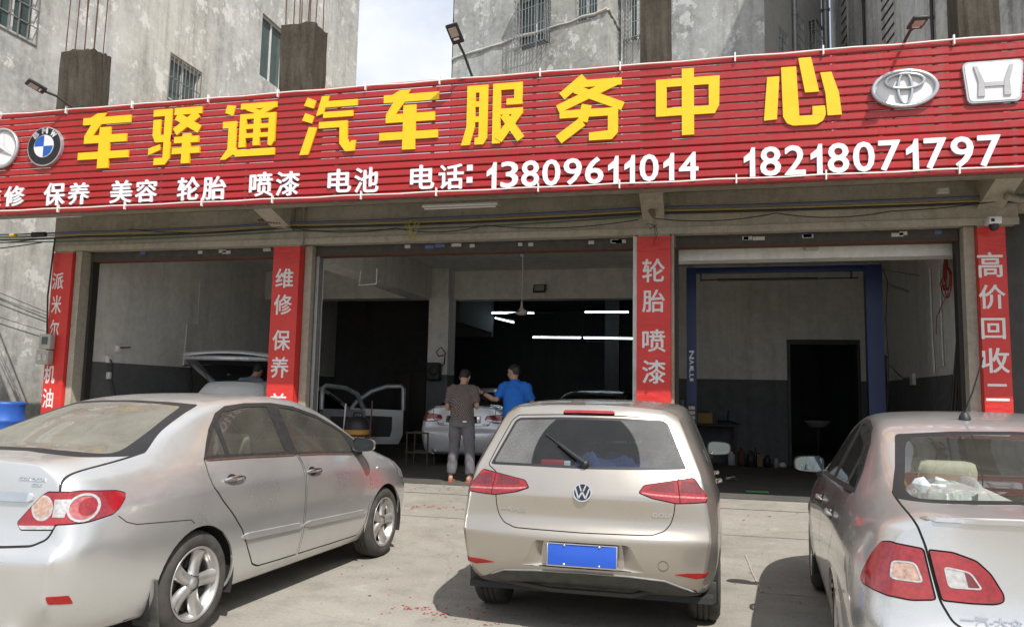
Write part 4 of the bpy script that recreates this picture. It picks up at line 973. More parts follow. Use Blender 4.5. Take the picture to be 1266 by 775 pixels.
def wheel(parent, x, y, r, side, w=.205, spokes=5, rim_r=None, twin=True, steer=0):
    """a wheel with tyre and spoked rim; side +1 right, -1 left; outer face at x"""
    rr_ = rim_r or r*.66; e = bpy.data.objects.new('wheel', None); 
    M0 = Matrix.Translation((x, y, r)) @ Matrix.Rotation(steer, 4, 'Z') @ Matrix.Rotation(pi/2*side, 4, 'Y')  # local z -> outward
    M0 = Matrix.Translation((x, y, r)) @ Matrix.Rotation(steer, 4, 'Z') @ (Matrix(((0, 0, side, 0), (0, 1, 0, 0), (1, 0, 0, 0), (0, 0, 0, 1))))
    b = MB(); pr_ = [(rr_-.01, -w+.02), (rr_+.015, -w), (r-.05, -w-.004), (r-.018, -w+.012), (r-.004, -w+.035)]
    g = [(.30, .34), (.47, .51), (.64, .68)]
    for a_, c_ in g: pr_ += [(r, -w*(1-a_)), (r-.010, -w*(1-a_)+.002), (r-.010, -w*(1-c_)-.002), (r, -w*(1-c_))]
    pr_ += [(r-.004, -.035), (r-.018, -.012), (r-.045, .004), (rr_+.035, .006), (rr_+.012, -.002), (rr_-.006, -.012)]
    b.lathe(pr_, 48, M0)
    t = b.build('wheel', M_tyre, parent)          # the tyre is the wheel mesh; rim and hub are its sub-parts
    b = MB(); b.lathe([(rr_+.002, -w+.03), (rr_-.03, -w+.05), (rr_-.03, -.05), (rr_-.008, -.022), (rr_+.004, -.006), (rr_+.008, -.002), (rr_+.008, .002), (rr_-.002, .002), (rr_-.012, -.012), (rr_-.022, -.05)], 48, M0)
    # spokes
    for k in range(spokes):
        a_ = 2*pi*k/spokes+.3; Ms = M0 @ Matrix.Rotation(a_, 4, 'Z')
        for s_, off_ in ((1, .0),) :
            n_ = 6; L_ = []
            for i in range(n_+1):
                q = i/n_; rad = .045+(rr_-.016-.045)*q; hw = (.036+.016*q*q) if twin else (.026+.014*q); zt = -.020-.012*sin(pi*q)+.006*q
                L_.append((rad, hw, zt))
            vs = []
            for rad, hw, zt in L_: vs += [(rad, -hw, zt-.03), (rad, -hw*.86, zt), (rad, -hw*.25, zt+.005), (rad, hw*.25, zt+.005), (rad, hw*.86, zt), (rad, hw, zt-.03)]
            b.add([Ms @ Vector(v) for v in vs], [(i*6+j, (i+1)*6+j, (i+1)*6+j+1, i*6+j+1) for i in range(n_) for j in range(5)], True)
    b.lathe([(0, -.010), (.030, -.011), (.033, -.018), (.050, -.022), (.062, -.03), (.066, -.06)], 24, M0)
    rm = b.build('rim', M_alloy, t)
    b = MB()
    for k in range(5):
        a_ = 2*pi*(k+.5)/5+.3; b.lathe([(.0, -.024), (.009, -.024), (.009, -.019), (.011, -.019), (.011, -.03)], 10, M0 @ Matrix.Translation((.048*cos(a_), .048*sin(a_), 0)))
    b.build('wheel_nuts', M_iron, t)
    b = MB(); b.lathe([(.04, -.09), (rr_*.78, -.09), (rr_*.78, -.105), (.04, -.105)], 32, M0); b.box(rr_*.35, rr_*.82, -.07, .07, -.13, -.07, M0 @ Matrix.Rotation(.5, 4, 'Z')); b.build('brake_disc', M_brake, t)
    return t
def wheel_well(parent, y, r, W_, z=None, x_in=.52):
    for s in (1, -1):
        b = MB(); M0 = Matrix.Translation((0, y, r)) @ Matrix(((0, 0, s, 0), (0, 1, 0, 0), (1, 0, 0, 0), (0, 0, 0, 1)))
        R_ = r+.065; b.lathe([(0, x_in), (R_, x_in), (R_, W_-.012)], 36, M0, True, -pi/2-.35-0, pi/2+.35); b.build('wheel_arch_liner', M_under, parent)
def arch_poly(y, r, R_, n=28, zb=.0):
    a0 = -math.asin(min(.99, (r-.12)/R_)) if r > .12 else 0
    P = [(y+R_*cos(a0+(pi-2*a0)*k/n), r+R_*sin(a0+(pi-2*a0)*k/n)) for k in range(n+1)]
    return P+[(P[-1][0], zb), (P[0][0], zb)]
def arch_lip(B, parent, y, r, R_, name='arch_lip', mat=None, rad=.007):
    pass
# car cage tables (y, z below, half sections)
# tables: y, zb, S0..S5, T2, T1, T0
COR = dict(
 st=[
 (-1.00,.28,[(.66,.25,.10),(.74,.40,.02),(.775,.63,.0),(.735,.82,.075),(.70,1.0,.10),(.55,1.09,.105),(.40,1.10,.085),(.20,1.11,.065),(0,1.113,.06)]),
 (-.92,.22,[(.74,.22,.05),(.82,.40,.0),(.842,.64,.0),(.81,.83,.03),(.755,1.01,.06),(.575,1.10,.06),(.42,1.112,.05),(.21,1.12,.035),(0,1.123,.03)]),
 (-.72,.20,[(.80,.20),(.862,.40),(.875,.65),(.850,.85),(.780,1.02),(.60,1.11),(.43,1.12),(.22,1.13),(0,1.133)]),
 (-.42,.19,[(.82,.19),(.872,.40),(.882,.66),(.862,.87),(.785,1.03),(.635,1.14,.02),(.50,1.145,-.04),(.25,1.15,-.12),(0,1.152,-.15)]),
 (-.10,.19,[(.82,.19),(.875,.38),(.882,.64),(.868,.87),(.80,1.03),(.635,1.25,.05),(.54,1.25,0),(.27,1.255,-.08),(0,1.258,-.11)]),
 (.28,.19,[(.82,.19),(.868,.36),(.880,.64),(.868,.87),(.81,1.01),(.615,1.375,.04),(.54,1.39,0),(.28,1.40,-.06),(0,1.405,-.08)]),
 (.62,.19,[(.82,.19),(.866,.36),(.878,.64),(.867,.86),(.812,.995),(.60,1.418),(.53,1.452),(.28,1.462,-.02),(0,1.466,-.03)]),
 (1.15,.19,[(.82,.19),(.865,.36),(.877,.63),(.866,.855),(.815,.975),(.595,1.425),(.52,1.468),(.27,1.482),(0,1.486)]),
 (1.65,.19,[(.82,.19),(.865,.36),(.877,.62),(.864,.845),(.82,.955),(.60,1.38,.0),(.51,1.43,.02),(.27,1.45,.06),(0,1.455,.08)]),
 (2.10,.19,[(.82,.19),(.866,.36),(.877,.62),(.863,.83),(.82,.935),(.65,1.205,.0),(.55,1.24,.06),(.28,1.27,.15),(0,1.28,.18)]),
 (2.50,.19,[(.82,.20),(.87,.38),(.878,.62),(.860,.82),(.81,.92),(.70,1.0,.0),(.58,1.03,.06),(.29,1.06,.20),(0,1.07,.24)]),
 (2.82,.19,[(.80,.21),(.865,.38),(.872,.61),(.843,.80),(.78,.88),(.67,.93),(.52,.96,.03),(.28,.98,.10),(0,.985,.13)]),
 (3.12,.20,[(.76,.22),(.825,.38),(.835,.59),(.79,.75),(.71,.83),(.60,.87),(.46,.90),(.24,.915,.03),(0,.92,.04)]),
 (3.34,.22,[(.66,.24),(.72,.38),(.73,.56),(.69,.70),(.61,.77),(.52,.81,.03),(.40,.835,.05),(.2,.85,.07),(0,.852,.08)]),
 (3.46,.24,[(.56,.26),(.61,.38),(.62,.54),(.58,.66),(.51,.72),(.44,.75,.0),(.34,.77,.01),(.17,.78,.02),(0,.782,.03)])],
 rear=[-1.055,(-1.085,0),-1.0,-.97,-.95], front=[3.52,3.54,3.54,3.53,3.51], crease={9:.25,6:.0,7:.35,8:.35}, rcrease={2:.3,6:.75}, dz=.0)
GOL = dict(
 st=[
 (-.70,.33,[(.70,.31,.04),(.79,.42,-.02),(.828,.62,-.03),(.785,.86,.00),(.740,1.015,.05),(.585,1.37,.29),(.50,1.412,.265),(.26,1.432,.23),(0,1.436,.215)]),
 (-.62,.28,[(.77,.29,.0),(.85,.42,.0),(.872,.62,.0),(.835,.86,.03),(.78,1.02,.06),(.605,1.385,.30),(.51,1.422,.28),(.27,1.44,.25),(0,1.444,.24)]),
 (-.42,.22,[(.83,.25),(.885,.42),(.897,.64),(.872,.85),(.81,1.015,.0),(.625,1.40,.22),(.54,1.438,.2),(.28,1.453,.2),(0,1.457,.2)]),
 (-.05,.19,[(.84,.20),(.893,.38),(.90,.63),(.890,.845),(.83,1.005),(.64,1.41,.1),(.55,1.45,.1),(.28,1.466,.1),(0,1.47,.1)]),
 (.55,.19,[(.84,.19),(.888,.36),(.896,.61),(.886,.83),(.835,.98),(.645,1.42),(.55,1.462),(.28,1.477),(0,1.48)]),
 (1.1,.19,[(.84,.19),(.886,.36),(.894,.60),(.883,.82),(.84,.965),(.645,1.41),(.55,1.455),(.28,1.472),(0,1.475)]),
 (1.6,.19,[(.84,.19),(.886,.36),(.894,.60),(.880,.81),(.84,.95),(.64,1.36),(.54,1.41,.04),(.28,1.43,.08),(0,1.435,.1)]),
 (2.1,.19,[(.84,.19),(.888,.36),(.895,.60),(.878,.80),(.835,.93),(.675,1.18),(.57,1.215,.06),(.29,1.245,.15),(0,1.255,.18)]),
 (2.5,.19,[(.84,.20),(.89,.38),(.895,.60),(.872,.80),(.815,.91),(.71,.99),(.6,1.02,.06),(.3,1.045,.18),(0,1.055,.22)]),
 (2.85,.19,[(.82,.21),(.875,.38),(.885,.60),(.85,.78),(.77,.87),(.66,.915),(.52,.945,.03),(.28,.96,.10),(0,.965,.13)]),
 (3.12,.20,[(.78,.22),(.83,.38),(.84,.58),(.79,.73),(.70,.80),(.60,.84),(.46,.87),(.24,.885,.03),(0,.89,.04)]),
 (3.30,.22,[(.68,.24),(.73,.38),(.735,.54),(.69,.67),(.61,.73),(.52,.765,.02),(.40,.785,.04),(.2,.80,.06),(0,.805,.07)]),
 (3.38,.24,[(.60,.26),(.64,.38),(.645,.52),(.60,.63),(.52,.69),(.44,.715),(.34,.73,.01),(.17,.745,.02),(0,.75,.03)])],
 rear=[-.80,(-.825,0),(-.765,0),(-.775,.01),(-.715,0)], front=[3.45,3.47,3.47,3.46,3.43], crease={9:.25,7:.55,8:.3}, rcrease={2:.55,3:.3,4:.55,6:.6}, dz=.015)
BOR = dict(
 st=[
 (-.98,.28,[(.64,.25,.08),(.74,.40,.0),(.775,.62,.0),(.745,.82,.05),(.71,.98,.08),(.575,1.06,.06),(.42,1.075,.02),(.20,1.085,-.01),(0,1.088,-.02)]),
 (-.90,.22,[(.74,.22,.04),(.82,.40,.0),(.845,.62,.0),(.82,.83,.03),(.765,1.0,.06),(.60,1.073,.05),(.44,1.085,.03),(.22,1.095,.0),(0,1.098,.0)]),
 (-.70,.20,[(.81,.20),(.868,.40),(.882,.64),(.862,.85),(.79,1.01),(.62,1.085),(.45,1.098),(.22,1.108),(0,1.11)]),
 (-.42,.19,[(.83,.19),(.88,.40),(.89,.65),(.872,.86),(.795,1.02),(.65,1.125,.02),(.52,1.128,-.03),(.26,1.133,-.08),(0,1.135,-.10)]),
 (-.10,.19,[(.83,.19),(.882,.38),(.892,.64),(.877,.86),(.81,1.02),(.655,1.24,.05),(.56,1.24,.02),(.28,1.245,-.03),(0,1.247,-.05)]),
 (.25,.19,[(.83,.19),(.878,.36),(.889,.63),(.875,.86),(.82,1.005),(.64,1.36,.05),(.56,1.375,.02),(.28,1.385,-.02),(0,1.389,-.04)]),
 (.58,.19,[(.83,.19),(.876,.36),(.887,.63),(.873,.85),(.82,.985),(.62,1.403),(.54,1.437),(.28,1.45),(0,1.453)]),
 (1.15,.19,[(.83,.19),(.875,.36),(.887,.62),(.870,.84),(.823,.965),(.61,1.41),(.53,1.456),(.27,1.469),(0,1.472)]),
 (1.65,.19,[(.83,.19),(.875,.36),(.887,.62),(.868,.83),(.823,.95),(.61,1.37),(.52,1.42,.02),(.27,1.44,.06),(0,1.445,.08)]),
 (2.10,.19,[(.83,.19),(.876,.36),(.887,.62),(.866,.82),(.822,.935),(.655,1.195),(.55,1.23,.06),(.28,1.26,.15),(0,1.27,.18)]),
 (2.50,.19,[(.83,.20),(.88,.38),(.888,.62),(.862,.81),(.81,.92),(.70,1.0),(.58,1.03,.06),(.29,1.06,.20),(0,1.07,.24)]),
 (2.82,.19,[(.81,.21),(.87,.38),(.878,.62),(.84,.80),(.77,.885),(.66,.935),(.52,.965,.03),(.28,.985,.10),(0,.99,.13)]),
 (3.12,.20,[(.77,.22),(.825,.38),(.835,.60),(.79,.75),(.70,.83),(.60,.87),(.46,.90),(.24,.915,.03),(0,.92,.04)]),
 (3.34,.22,[(.66,.24),(.71,.38),(.72,.56),(.68,.69),(.60,.76),(.52,.80,.03),(.40,.825,.05),(.2,.84,.07),(0,.842,.08)]),
 (3.46,.24,[(.56,.26),(.60,.38),(.61,.54),(.57,.66),(.50,.72),(.44,.75,.0),(.34,.77,.01),(.17,.78,.02),(0,.782,.03)])],
 rear=[-1.055,(-1.075,0),-1.0,-.985,-.98], front=[3.52,3.54,3.54,3.53,3.51], crease={9:.25,7:.35,8:.3}, rcrease={2:.35,6:.85}, dz=.0)

def narrow(T, k=(.95, .95, .95, .965, .98, 1, 1, 1, 1)):
    T['st'] = [(y, zb, [(p[0]*f, *p[1:]) for p, f in zip(P, k)]) for y, zb, P in T['st']]
narrow(GOL)
def surf(T): return car_surface(T['st'], T['rear'], T['front'], 3, T['crease'], T['rcrease'], T['dz'])
def add_backface(m, col):
    """inner side of the shell: lining instead of paint"""
    t = m.node_tree; o = next(n for n in t.nodes if n.type == 'OUTPUT_MATERIAL'); src = o.inputs[0].links[0].from_socket
    g = t.nodes.new('ShaderNodeNewGeometry'); d = t.nodes.new('ShaderNodeBsdfDiffuse'); d.inputs[0].default_value = (*col, 1); x = t.nodes.new('ShaderNodeMixShader')
    t.links.new(g.outputs['Backfacing'], x.inputs[0]); t.links.new(src, x.inputs[1]); t.links.new(d.outputs[0], x.inputs[2]); t.links.new(x.outputs[0], o.inputs[0])
add_backface(M_silverA, (.42, .38, .30)); add_backface(M_silverB, (.42, .38, .30)); add_backface(M_gold, (.05, .05, .05))
class Car:
    def __init__(s, name, T, pose, label, mat, group='cars parked in the yard'):
        s.mat = mat; s.root = empty(name, (pose[0], pose[1], 0), -radians(pose[2]), label, 'car', group)
        s.B = Body(surf(T)); s.n = 0; s.parts = []
    def pid(s): s.n += 1; return s.n
    def basis(s, ang, side):
        a = radians(ang); return (Vector((cos(a)*side, sin(a), 0)), Vector((0, 0, 1)), Vector((sin(a)*side, -cos(a), 0)))
    def conv(s, pts, ang):
        a = radians(ang); return [(p[0]*cos(a)+p[1]*sin(a), p[2]) for p in pts]
    def cut(s, poly, ang, src=(0,), side=1, cond=None):
        U, V, D = s.basis(ang, side); p = s.pid()
        s.B.carve(poly, U, V, D, p, src, (lambda c: (c.x*side > -.02 or ang == 0) and (not cond or cond(c)))); return p
    def both(s, poly, ang, src=((0,), (0,)), **k): return [s.cut(poly, ang, src[0], 1, **k), s.cut(poly, ang, src[1], -1, **k)]
    def seam(s, poly, ang, g=.004, src=(0,), side=1, **k):
        """cut poly, then its inset: ring becomes a gap; returns the id of the panel"""
        ring = s.cut(poly, ang, src, side, **k); inner = s.cut(inset(poly, g*2), ang, (ring,), side, **k); s.gaps.append(ring); return inner
    gaps = None
def take_gaps(c):
    B = c.B
    for f in B.bm.faces:
        if f[B.lay] in c.gaps: f[B.lay] = 9999
    B.take(9999, 'panel_gap', M_seam, c.root, off=-.004)
def hit_rear(B, x, z): 
    p = B.hit((x, -3, z), (0, 1, 0)); return p
def hit_side(B, y, z, side=1): return B.hit((3*side, y, z), (-side, 0, 0))
def surf_frame(B, p, xdir):
    n = B.normal(p); x = Vector(xdir); x = (x-n*x.dot(n)).normalized(); z = n.cross(x)*-1
    z = x.cross(n)*-1 if False else n.cross(x); 
    if z.z < 0: z = -z
    return lambda u, v, d: p+x*u+z*v+n*d
def emblem(B, name, ch, cx, cz, w, h, mat, parent, d=.006, offset=.02, shear=0):
    p = hit_rear(B, cx, cz); fr = surf_frame(B, p, (1, 0, 0)); return glyph(name, ch, mat, parent, fr, 0, 0, w, h, -.001, d, offset, shear)
def strip_on(B, name, pts, w, th, mat, parent, side=None, rear=False, seg=14, name2=None):
    """raised moulding following the surface through (y,z) side points or (x,z) rear points"""
    b = MB(); P = []; Nn = []
    for (a, c), (e, f) in zip(pts, pts[1:]):
        for i in range(seg+1):
            t = i/seg; u, v = a+(e-a)*t, c+(f-c)*t; p = hit_rear(B, u, v) if rear else hit_side(B, u, v, side)
            if p: P.append(p); Nn.append(B.normal(p))
    vs = []
    for i, (p, n) in enumerate(zip(P, Nn)):
        d = (P[min(i+1, len(P)-1)]-P[max(0, i-1)]).normalized(); up = n.cross(d).normalized(); 
        if up.z < 0: up = -up
        k = .35 if i in (0, len(P)-1) else 1
        vs += [p-up*w/2*k-n*.002, p-up*w/2*.85*k+n*th*k, p+up*w/2*.85*k+n*th*k, p+up*w/2*k-n*.002]
    b.add(vs, [(i*4+j, (i+1)*4+j, (i+1)*4+j+1, i*4+j+1) for i in range(len(P)-1) for j in range(3)]+[(0, 1, 2, 3), tuple(len(vs)-4+k for k in range(4))], False)
    return b.build(name, mat, parent, fix=True)
def handle(B, y, z, side, parent, mat, chrome=False):
    p = hit_side(B, y, z, side); fr = surf_frame(B, p, (0, 1, 0)); b = MB()
    # recess dish (dark), grip bar
    q = [(-.10+.20*t) for t in [i/8 for i in range(9)]]
    pts = [fr(u, .004*cos(u*10), .010+.022*(1-(u/.10)**2)**.5 if abs(u) < .1 else .008) for u in q]
    b.tube(pts, [.007, .010, .011, .0115, .0115, .0115, .011, .010, .007], 8)
    g = b.build('handle', mat, parent); 
    b = MB(); V = [fr(.0, 0, .0015)]+[fr(-.01+.055*cos(a), .003+.035*sin(a), .0012) for a in [2*pi*k/16 for k in range(16)]]
    b.add(V, [(0, i+1, (i+1) % 16+1) for i in range(16)], True); b.build('handle_recess', M_darkint if not chrome else mat, parent)
    b = MB(); pl = fr(.115, .0, .002); b.tube([fr(.118, 0, 0), fr(.118, 0, .006)], .011, 12); b.build('lock', M_chrome if chrome else mat, parent)
    return g
def mirror(c, y, z, side, mat, w=.24, h=.135):
    """door mirror: housing shell with a glass facing back"""
    p = hit_side(c.B, y, z-.07, side); b = MB(); ox = p.x-side*.015
    n = 10; m = 20; rings = []
    for i in range(n+1):
        t = i/n; yy = y-.03+t*.13; k = sqrt(max(0, 1-(t**2.2)))*.97+.03 if t > 0 else 1
        ring = []
        for j in range(m):
            a = 2*pi*j/m; e = .55; cx = (abs(cos(a))**e)*(1 if cos(a) > 0 else -1); sx = (abs(sin(a))**e)*(1 if sin(a) > 0 else -1)
            taper = 1-.18*(cx+1)/2
            ring.append(Vector((ox+side*(w/2+w/2*cx*k+.0), yy, z+.02+(h/2)*sx*k*taper)))
        rings += ring
    b.add(rings, [(i*m+j, (i+1)*m+j, (i+1)*m+(j+1) % m, i*m+(j+1) % m) for i in range(n) for j in range(m)], True)
    b.add(rings[-m:], [tuple(range(m))], False)
    o = b.build('mirror', mat, c.root, fix=True)
    b = MB(); cen = Vector((ox+side*w/2, y-.022, z+.02)); R_ = rings[:m]
    ri = [cen+(Vector(v)-Vector((0, Vector(v).y-cen.y, 0))-cen)*.90 for v in R_]
    ro = [Vector((v.x, y-.034, v.z)) for v in R_]; rib = [Vector((v.x, y-.034, v.z)) for v in ri]
    b.add(ro+rib+ri, [(j, (j+1) % m, m+(j+1) % m, m+j) for j in range(m)]+[(m+j, m+(j+1) % m, 2*m+(j+1) % m, 2*m+j) for j in range(m)], True); b.build('mirror_rim', M_trim, o)
    b = MB(); b.add([cen]+ri, [(0, j+1, (j+1) % m+1) for j in range(m)], False); g = b.build('mirror_glass', M_mirror, o)
    b = MB(); b.rbox(min(p.x-side*.06, ox+side*.05), max(p.x-side*.06, ox+side*.05), y-.02, y+.08, z-.075, z-.02, .012); b.build('mirror_foot', M_trim, o)
    return o
def seat(parent, x, y, mat, z=.25, hr=True, w=.46):
    b = MB(); b.rbox(x-w/2, x+w/2, y-.05, y+.45, z, z+.2, .05); Mx = Matrix.Translation((x, y, z+.15)) @ Matrix.Rotation(radians(14), 4, 'X'); b.rbox(-w/2, w/2, -.07, .07, 0, .58, .05, Mx)
    if hr: b.rbox(-.13, .13, -.045, .045, .60, .80, .04, Mx); b.tube([Mx @ Vector((-.06, 0, .5)), Mx @ Vector((-.06, 0, .65))], .007, 6); b.tube([Mx @ Vector((.06, 0, .5)), Mx @ Vector((.06, 0, .65))], .007, 6)
    return b.build('seat', mat, parent)
def interior(c, seatm, shelf_y, shelf_z, pil, dash=2.15, trim=M_darkint, rear_back=.33, hr=0):
    for x, y in ((-.37, 1.15), (.37, 1.15)): seat(c.root, x, y, seatm)
    b = MB(); b.rbox(-.62, .62, .32, .80, .28, .46, .05); Mx = Matrix.Translation((0, rear_back, .40)) @ Matrix.Rotation(radians(20), 4, 'X'); b.rbox(-.62, .62, -.08, .08, 0, .56, .05, Mx)
    for x in (-.36, .36): b.rbox(x-.13, x+.13, -.05, .05, .58+hr, .78+hr, .05, Mx)
    b.build('rear_seat', seatm, c.root)
    b = MB(); b.rbox(-.70, .70, dash, dash+.45, .70, .93, .05); b.rbox(-.05, .05, dash+.35, dash+.40, .9, .95, .01); b.build('dashboard', trim, c.root)
    b = MB(); Ms = Matrix.Translation((-.37, dash-.12, .86)) @ Matrix.Rotation(radians(65), 4, 'X'); b.lathe([(.185+.014*cos(a), .014*sin(a)) for a in [2*pi*k/8 for k in range(9)]], 28, Ms); b.box(-.17, .17, -.02, .02, -.01, .01, Ms); b.build('steering_wheel', trim, c.root)
    b = MB(); b.box(-.80, .80, -.5, 2.6, .22, .26); b.build('cabin_floor', M_darkint, c.root)
    if shelf_y: b = MB(); b.rbox(-.62, .62, shelf_y[0], shelf_y[1], shelf_z-.03, shelf_z, .01); b.build('parcel_shelf', pil, c.root)
    b = MB(); b.rbox(-.12, .12, dash-.10, dash-.08, 1.22, 1.28, .01); b.build('rear_view_mirror', trim, c.root)
def car_common(c, arches, wr, T, wx, spokes=5, W_=.875, liner=True, wheels=True, cuts=None):
    B = c.B; c.gaps = []
def arches(c, ys, wr, R_):
    for y in ys:
        poly = arch_poly(y, wr, R_); lipp = arch_poly(y, wr, R_+.028)
        for s in (1, -1):
            k = c.cut(lipp, 90, (0,), s, cond=lambda q: abs(q.x) > .45 and q.z < 1.0); d = c.cut(poly, 90, (k, 0), s, cond=lambda q: abs(q.x) > .45 and q.z < 1.0)
            B = c.B; dl = [f for f in B.bm.faces if f[B.lay] == d]; bmesh.ops.delete(B.bm, geom=dl, context='FACES')
            # flare the lip a little
            vs = {v for f in B.bm.faces if f[B.lay] == k for v in f.verts}
            for v in vs:
                r = math.hypot(v.co.y-y, v.co.z-wr)
                if v.co.z > .12: v.co.x += s*max(0, .009*(1-(r-R_)/.028))
            for f in B.bm.faces:
                if f[B.lay] == k: f[B.lay] = 0
        # downward faces (sill, underside) inside the arch circle
        dl = [f for f in B.bm.faces if math.hypot(f.calc_center_median().y-y, f.calc_center_median().z-wr) < R_-.004 and abs(f.calc_center_median().x) > .5 and f.calc_center_median().z < .45]
        bmesh.ops.delete(B.bm, geom=dl, context='FACES')
def R3(poly, r=.012, n=3): return rounded(poly, r, n)
def yz(pts): return [(p[1], p[2]) for p in pts]
def xz(pts): return [(p[0], p[2]) for p in pts]

# ================================================================ silver sedan on the left
c = Car('silver_sedan', COR, (-3.88, 4.40, 3.3), 'dusty silver sedan at the left with red and clear tail lamp and alloy wheels', M_silverA); c.gaps = []; B = c.B
M_glC = glass('sedan_glass_dusty', (.70, .74, .70), .17, (.30, .285, .24)); M_glR = glass('sedan_rear_glass_dusty', (.60, .65, .60), .58, (.27, .26, .22))
arches(c, (0, 2.6), .315, .352)
DLO = [(.118, 1.062), (.199, 1.160), (.275, 1.245), (.40, 1.345), (.534, 1.392), (.77, 1.412), (1.107, 1.414), (1.40, 1.385), (1.733, 1.310), (2.0, 1.212), (2.30, 1.075), (2.20, .975), (2.096, .968), (1.588, 1.0), (1.167, 1.023), (.568, 1.046)]
GL = [R3([(.155, 1.080), (.345, 1.265), (.352, 1.077)]), R3([(.395, 1.292), (.486, 1.352), (.749, 1.383), (1.02, 1.387), (1.045, 1.055), (.72, 1.062), (.385, 1.075)], .02), R3([(1.175, 1.380), (1.453, 1.350), (1.76, 1.272), (2.06, 1.158), (2.11, .995), (1.595, 1.018), (1.195, 1.040)], .02)]
RD = [(1.180, 1.030), (1.214, .95), (1.206, .813), (1.200, .55), (1.188, .386), (1.170, .275), (.82, .282), (.665, .287), (.585, .318), (.522, .411), (.421, .575), (.305, .696), (.205, .789), (.121, .888), (.105, .967), (.112, 1.070), (.568, 1.054)]
FD = [(1.190, 1.030), (1.224, .95), (1.216, .813), (1.210, .55), (1.198, .386), (1.180, .275), (1.639, .268), (2.13, .262), (2.235, .340), (2.285, .520), (2.300, .707), (2.285, .849), (2.255, .96), (2.13, .972), (1.588, 1.008)]
for s in (1, -1):
    d = c.cut(DLO, 90, (0,), s); g = [c.cut(p, 90, (d,), s) for p in GL]
    rd = c.seam(R3(RD, .02), 90, .006, (0,), s); fd = c.seam(R3(FD, .02), 90, .006, (0,), s)
    ro = B.take(rd, 'rear_door', c.mat, c.root, thick=.012); fo = B.take(fd, 'front_door', c.mat, c.root, thick=.012)
    B.take(d, 'window_surround', M_trim, c.root, thick=.012, off=-.001)
    for k, (gid, par) in enumerate(zip(g, (ro, ro, fo))): B.take(gid, 'window', M_glC, par, off=-.006)
    handle(B, .34, .915, s, ro, M_chrome, True); handle(B, 1.335, .885, s, fo, M_chrome, True)
    strip_on(B, 'side_moulding', [(.43, .528), (1.185, .497)], .048, .014, c.mat, ro, s); strip_on(B, 'side_moulding', [(1.205, .496), (2.24, .460)], .048, .014, c.mat, fo, s)
    strip_on(B, 'belt_strip', [(.125, 1.052), (.568, 1.042), (1.165, 1.018)], .014, .006, M_rust, ro, s); strip_on(B, 'belt_strip', [(1.20, 1.017), (1.588, 1.0), (2.09, .966)], .014, .006, M_rust, fo, s)
    # tail lamp wrapping the corner
    LP = [(.50, -.965, .80), (.555, -.945, .872), (.606, -.92, .94), (.639, -.915, .962), (.775, -.824, .965), (.812, -.630, .948), (.826, -.579, .930), (.837, -.588, .90), (.850, -.640, .852), (.852, -.690, .824), (.829, -.821, .802), (.725, -.929, .796), (.720, -.934, .770), (.53, -.96, .762), (.515, -.958, .775)]
    A = 35; lp = c.conv(LP, A); L0 = c.seam(R3(lp, .01), A, .003, (0,), s)
    strip_w = c.conv([(.50, -.965, .785), (.725, -.93, .795), (.722, -.934, .74), (.50, -.965, .74)], A); st = c.cut(strip_w, A, (L0,), s)
    def ell(cx, cz, rx, rz, n=22): return [(cx+rx*cos(2*pi*k/n), cz+rz*sin(2*pi*k/n)) for k in range(n)]
    u = lambda x, y: x*cos(radians(A))+y*sin(radians(A))
    am0 = c.cut(ell(u(.628, -.925), .878, .055, .064), A, (L0,), s); am = c.cut(ell(u(.628, -.925), .882, .045, .052), A, (am0,), s); ck = ell(u(.800, -.842), .877, .070, .070); rg = c.cut(ck, A, (L0,), s); ci = c.cut(ell(u(.800, -.842), .877, .059, .059), A, (rg,), s); ci2 = c.cut(ell(u(.812, -.825), .880, .040, .044), A, (ci,), s)
    rv = c.cut([(u(.700, -.925), .923), (u(.757, -.880), .923), (u(.745, -.895), .835), (u(.700, -.93), .835)], A, (L0,), s)
    lamp = B.take(L0, 'tail_lamp', M_lens, c.root, off=.005, thick=.02)
    B.take(st, 'reflector_strip', M_clear, lamp, off=.006, thick=.015); B.take(am0, 'chrome_ring', M_clear, lamp, off=.006); B.take(am, 'indicator_lens', M_amber, lamp, off=.007, thick=.006); B.take(rg, 'chrome_ring', M_clear, lamp, off=.010, thick=.01); B.take(ci, 'brake_lens', M_pink, lamp, off=.006)
    B.take(ci2, 'brake_bulb', M_lens, lamp, off=.007); B.take(rv, 'reversing_lens', M_clear, lamp, off=.006)
    rf = c.conv([(.745, -.98, .456), (.812, -.90, .450), (.815, -.872, .404), (.752, -.968, .416)], 45); ri = c.cut(R3(rf, .01), 45, (0,), s); B.take(ri, 'rear_reflector', M_reflx, c.root, off=.003, thick=.01)
    # bumper seam
    strip_on(B, 'bumper_gap', [(-.655, .816), (-.60, .775), (-.531, .753), (-.313, .735), (-.096, .716), (-.06, .690)], .006, .0008, M_seam, c.root, s)
    mirror(c, 2.10, 1.03, s, c.mat, .21, .125)
    # mud flap
    b = MB(); Mf = Matrix.Translation((s*.80, -.34, .30)) @ Matrix.Rotation(radians(8), 4, 'X'); b.rbox(-.10, .085, -.008, .008, -.16, .12, .006, Mf); b.build('mud_flap', M_trimd, c.root)
    p = hit_side(B, 2.44, .82, s); b = MB(); b.lathe([(0, .012), (.014, .010), (.019, 0)], 12, Matrix.Translation(p) @ Matrix(((0, 0, s, 0), (0, 1, 0, 0), (1, 0, 0, 0), (0, 0, 0, 1)))); b.build('side_indicator', M_clear, c.root)
    # headlamp seen past the wing
    hl = c.cut([(2.95, .70), (3.45, .62), (3.45, .80), (3.15, .86), (2.92, .86)], 90, (0,), s); B.take(hl, 'headlamp', M_clear, c.root, off=.003)
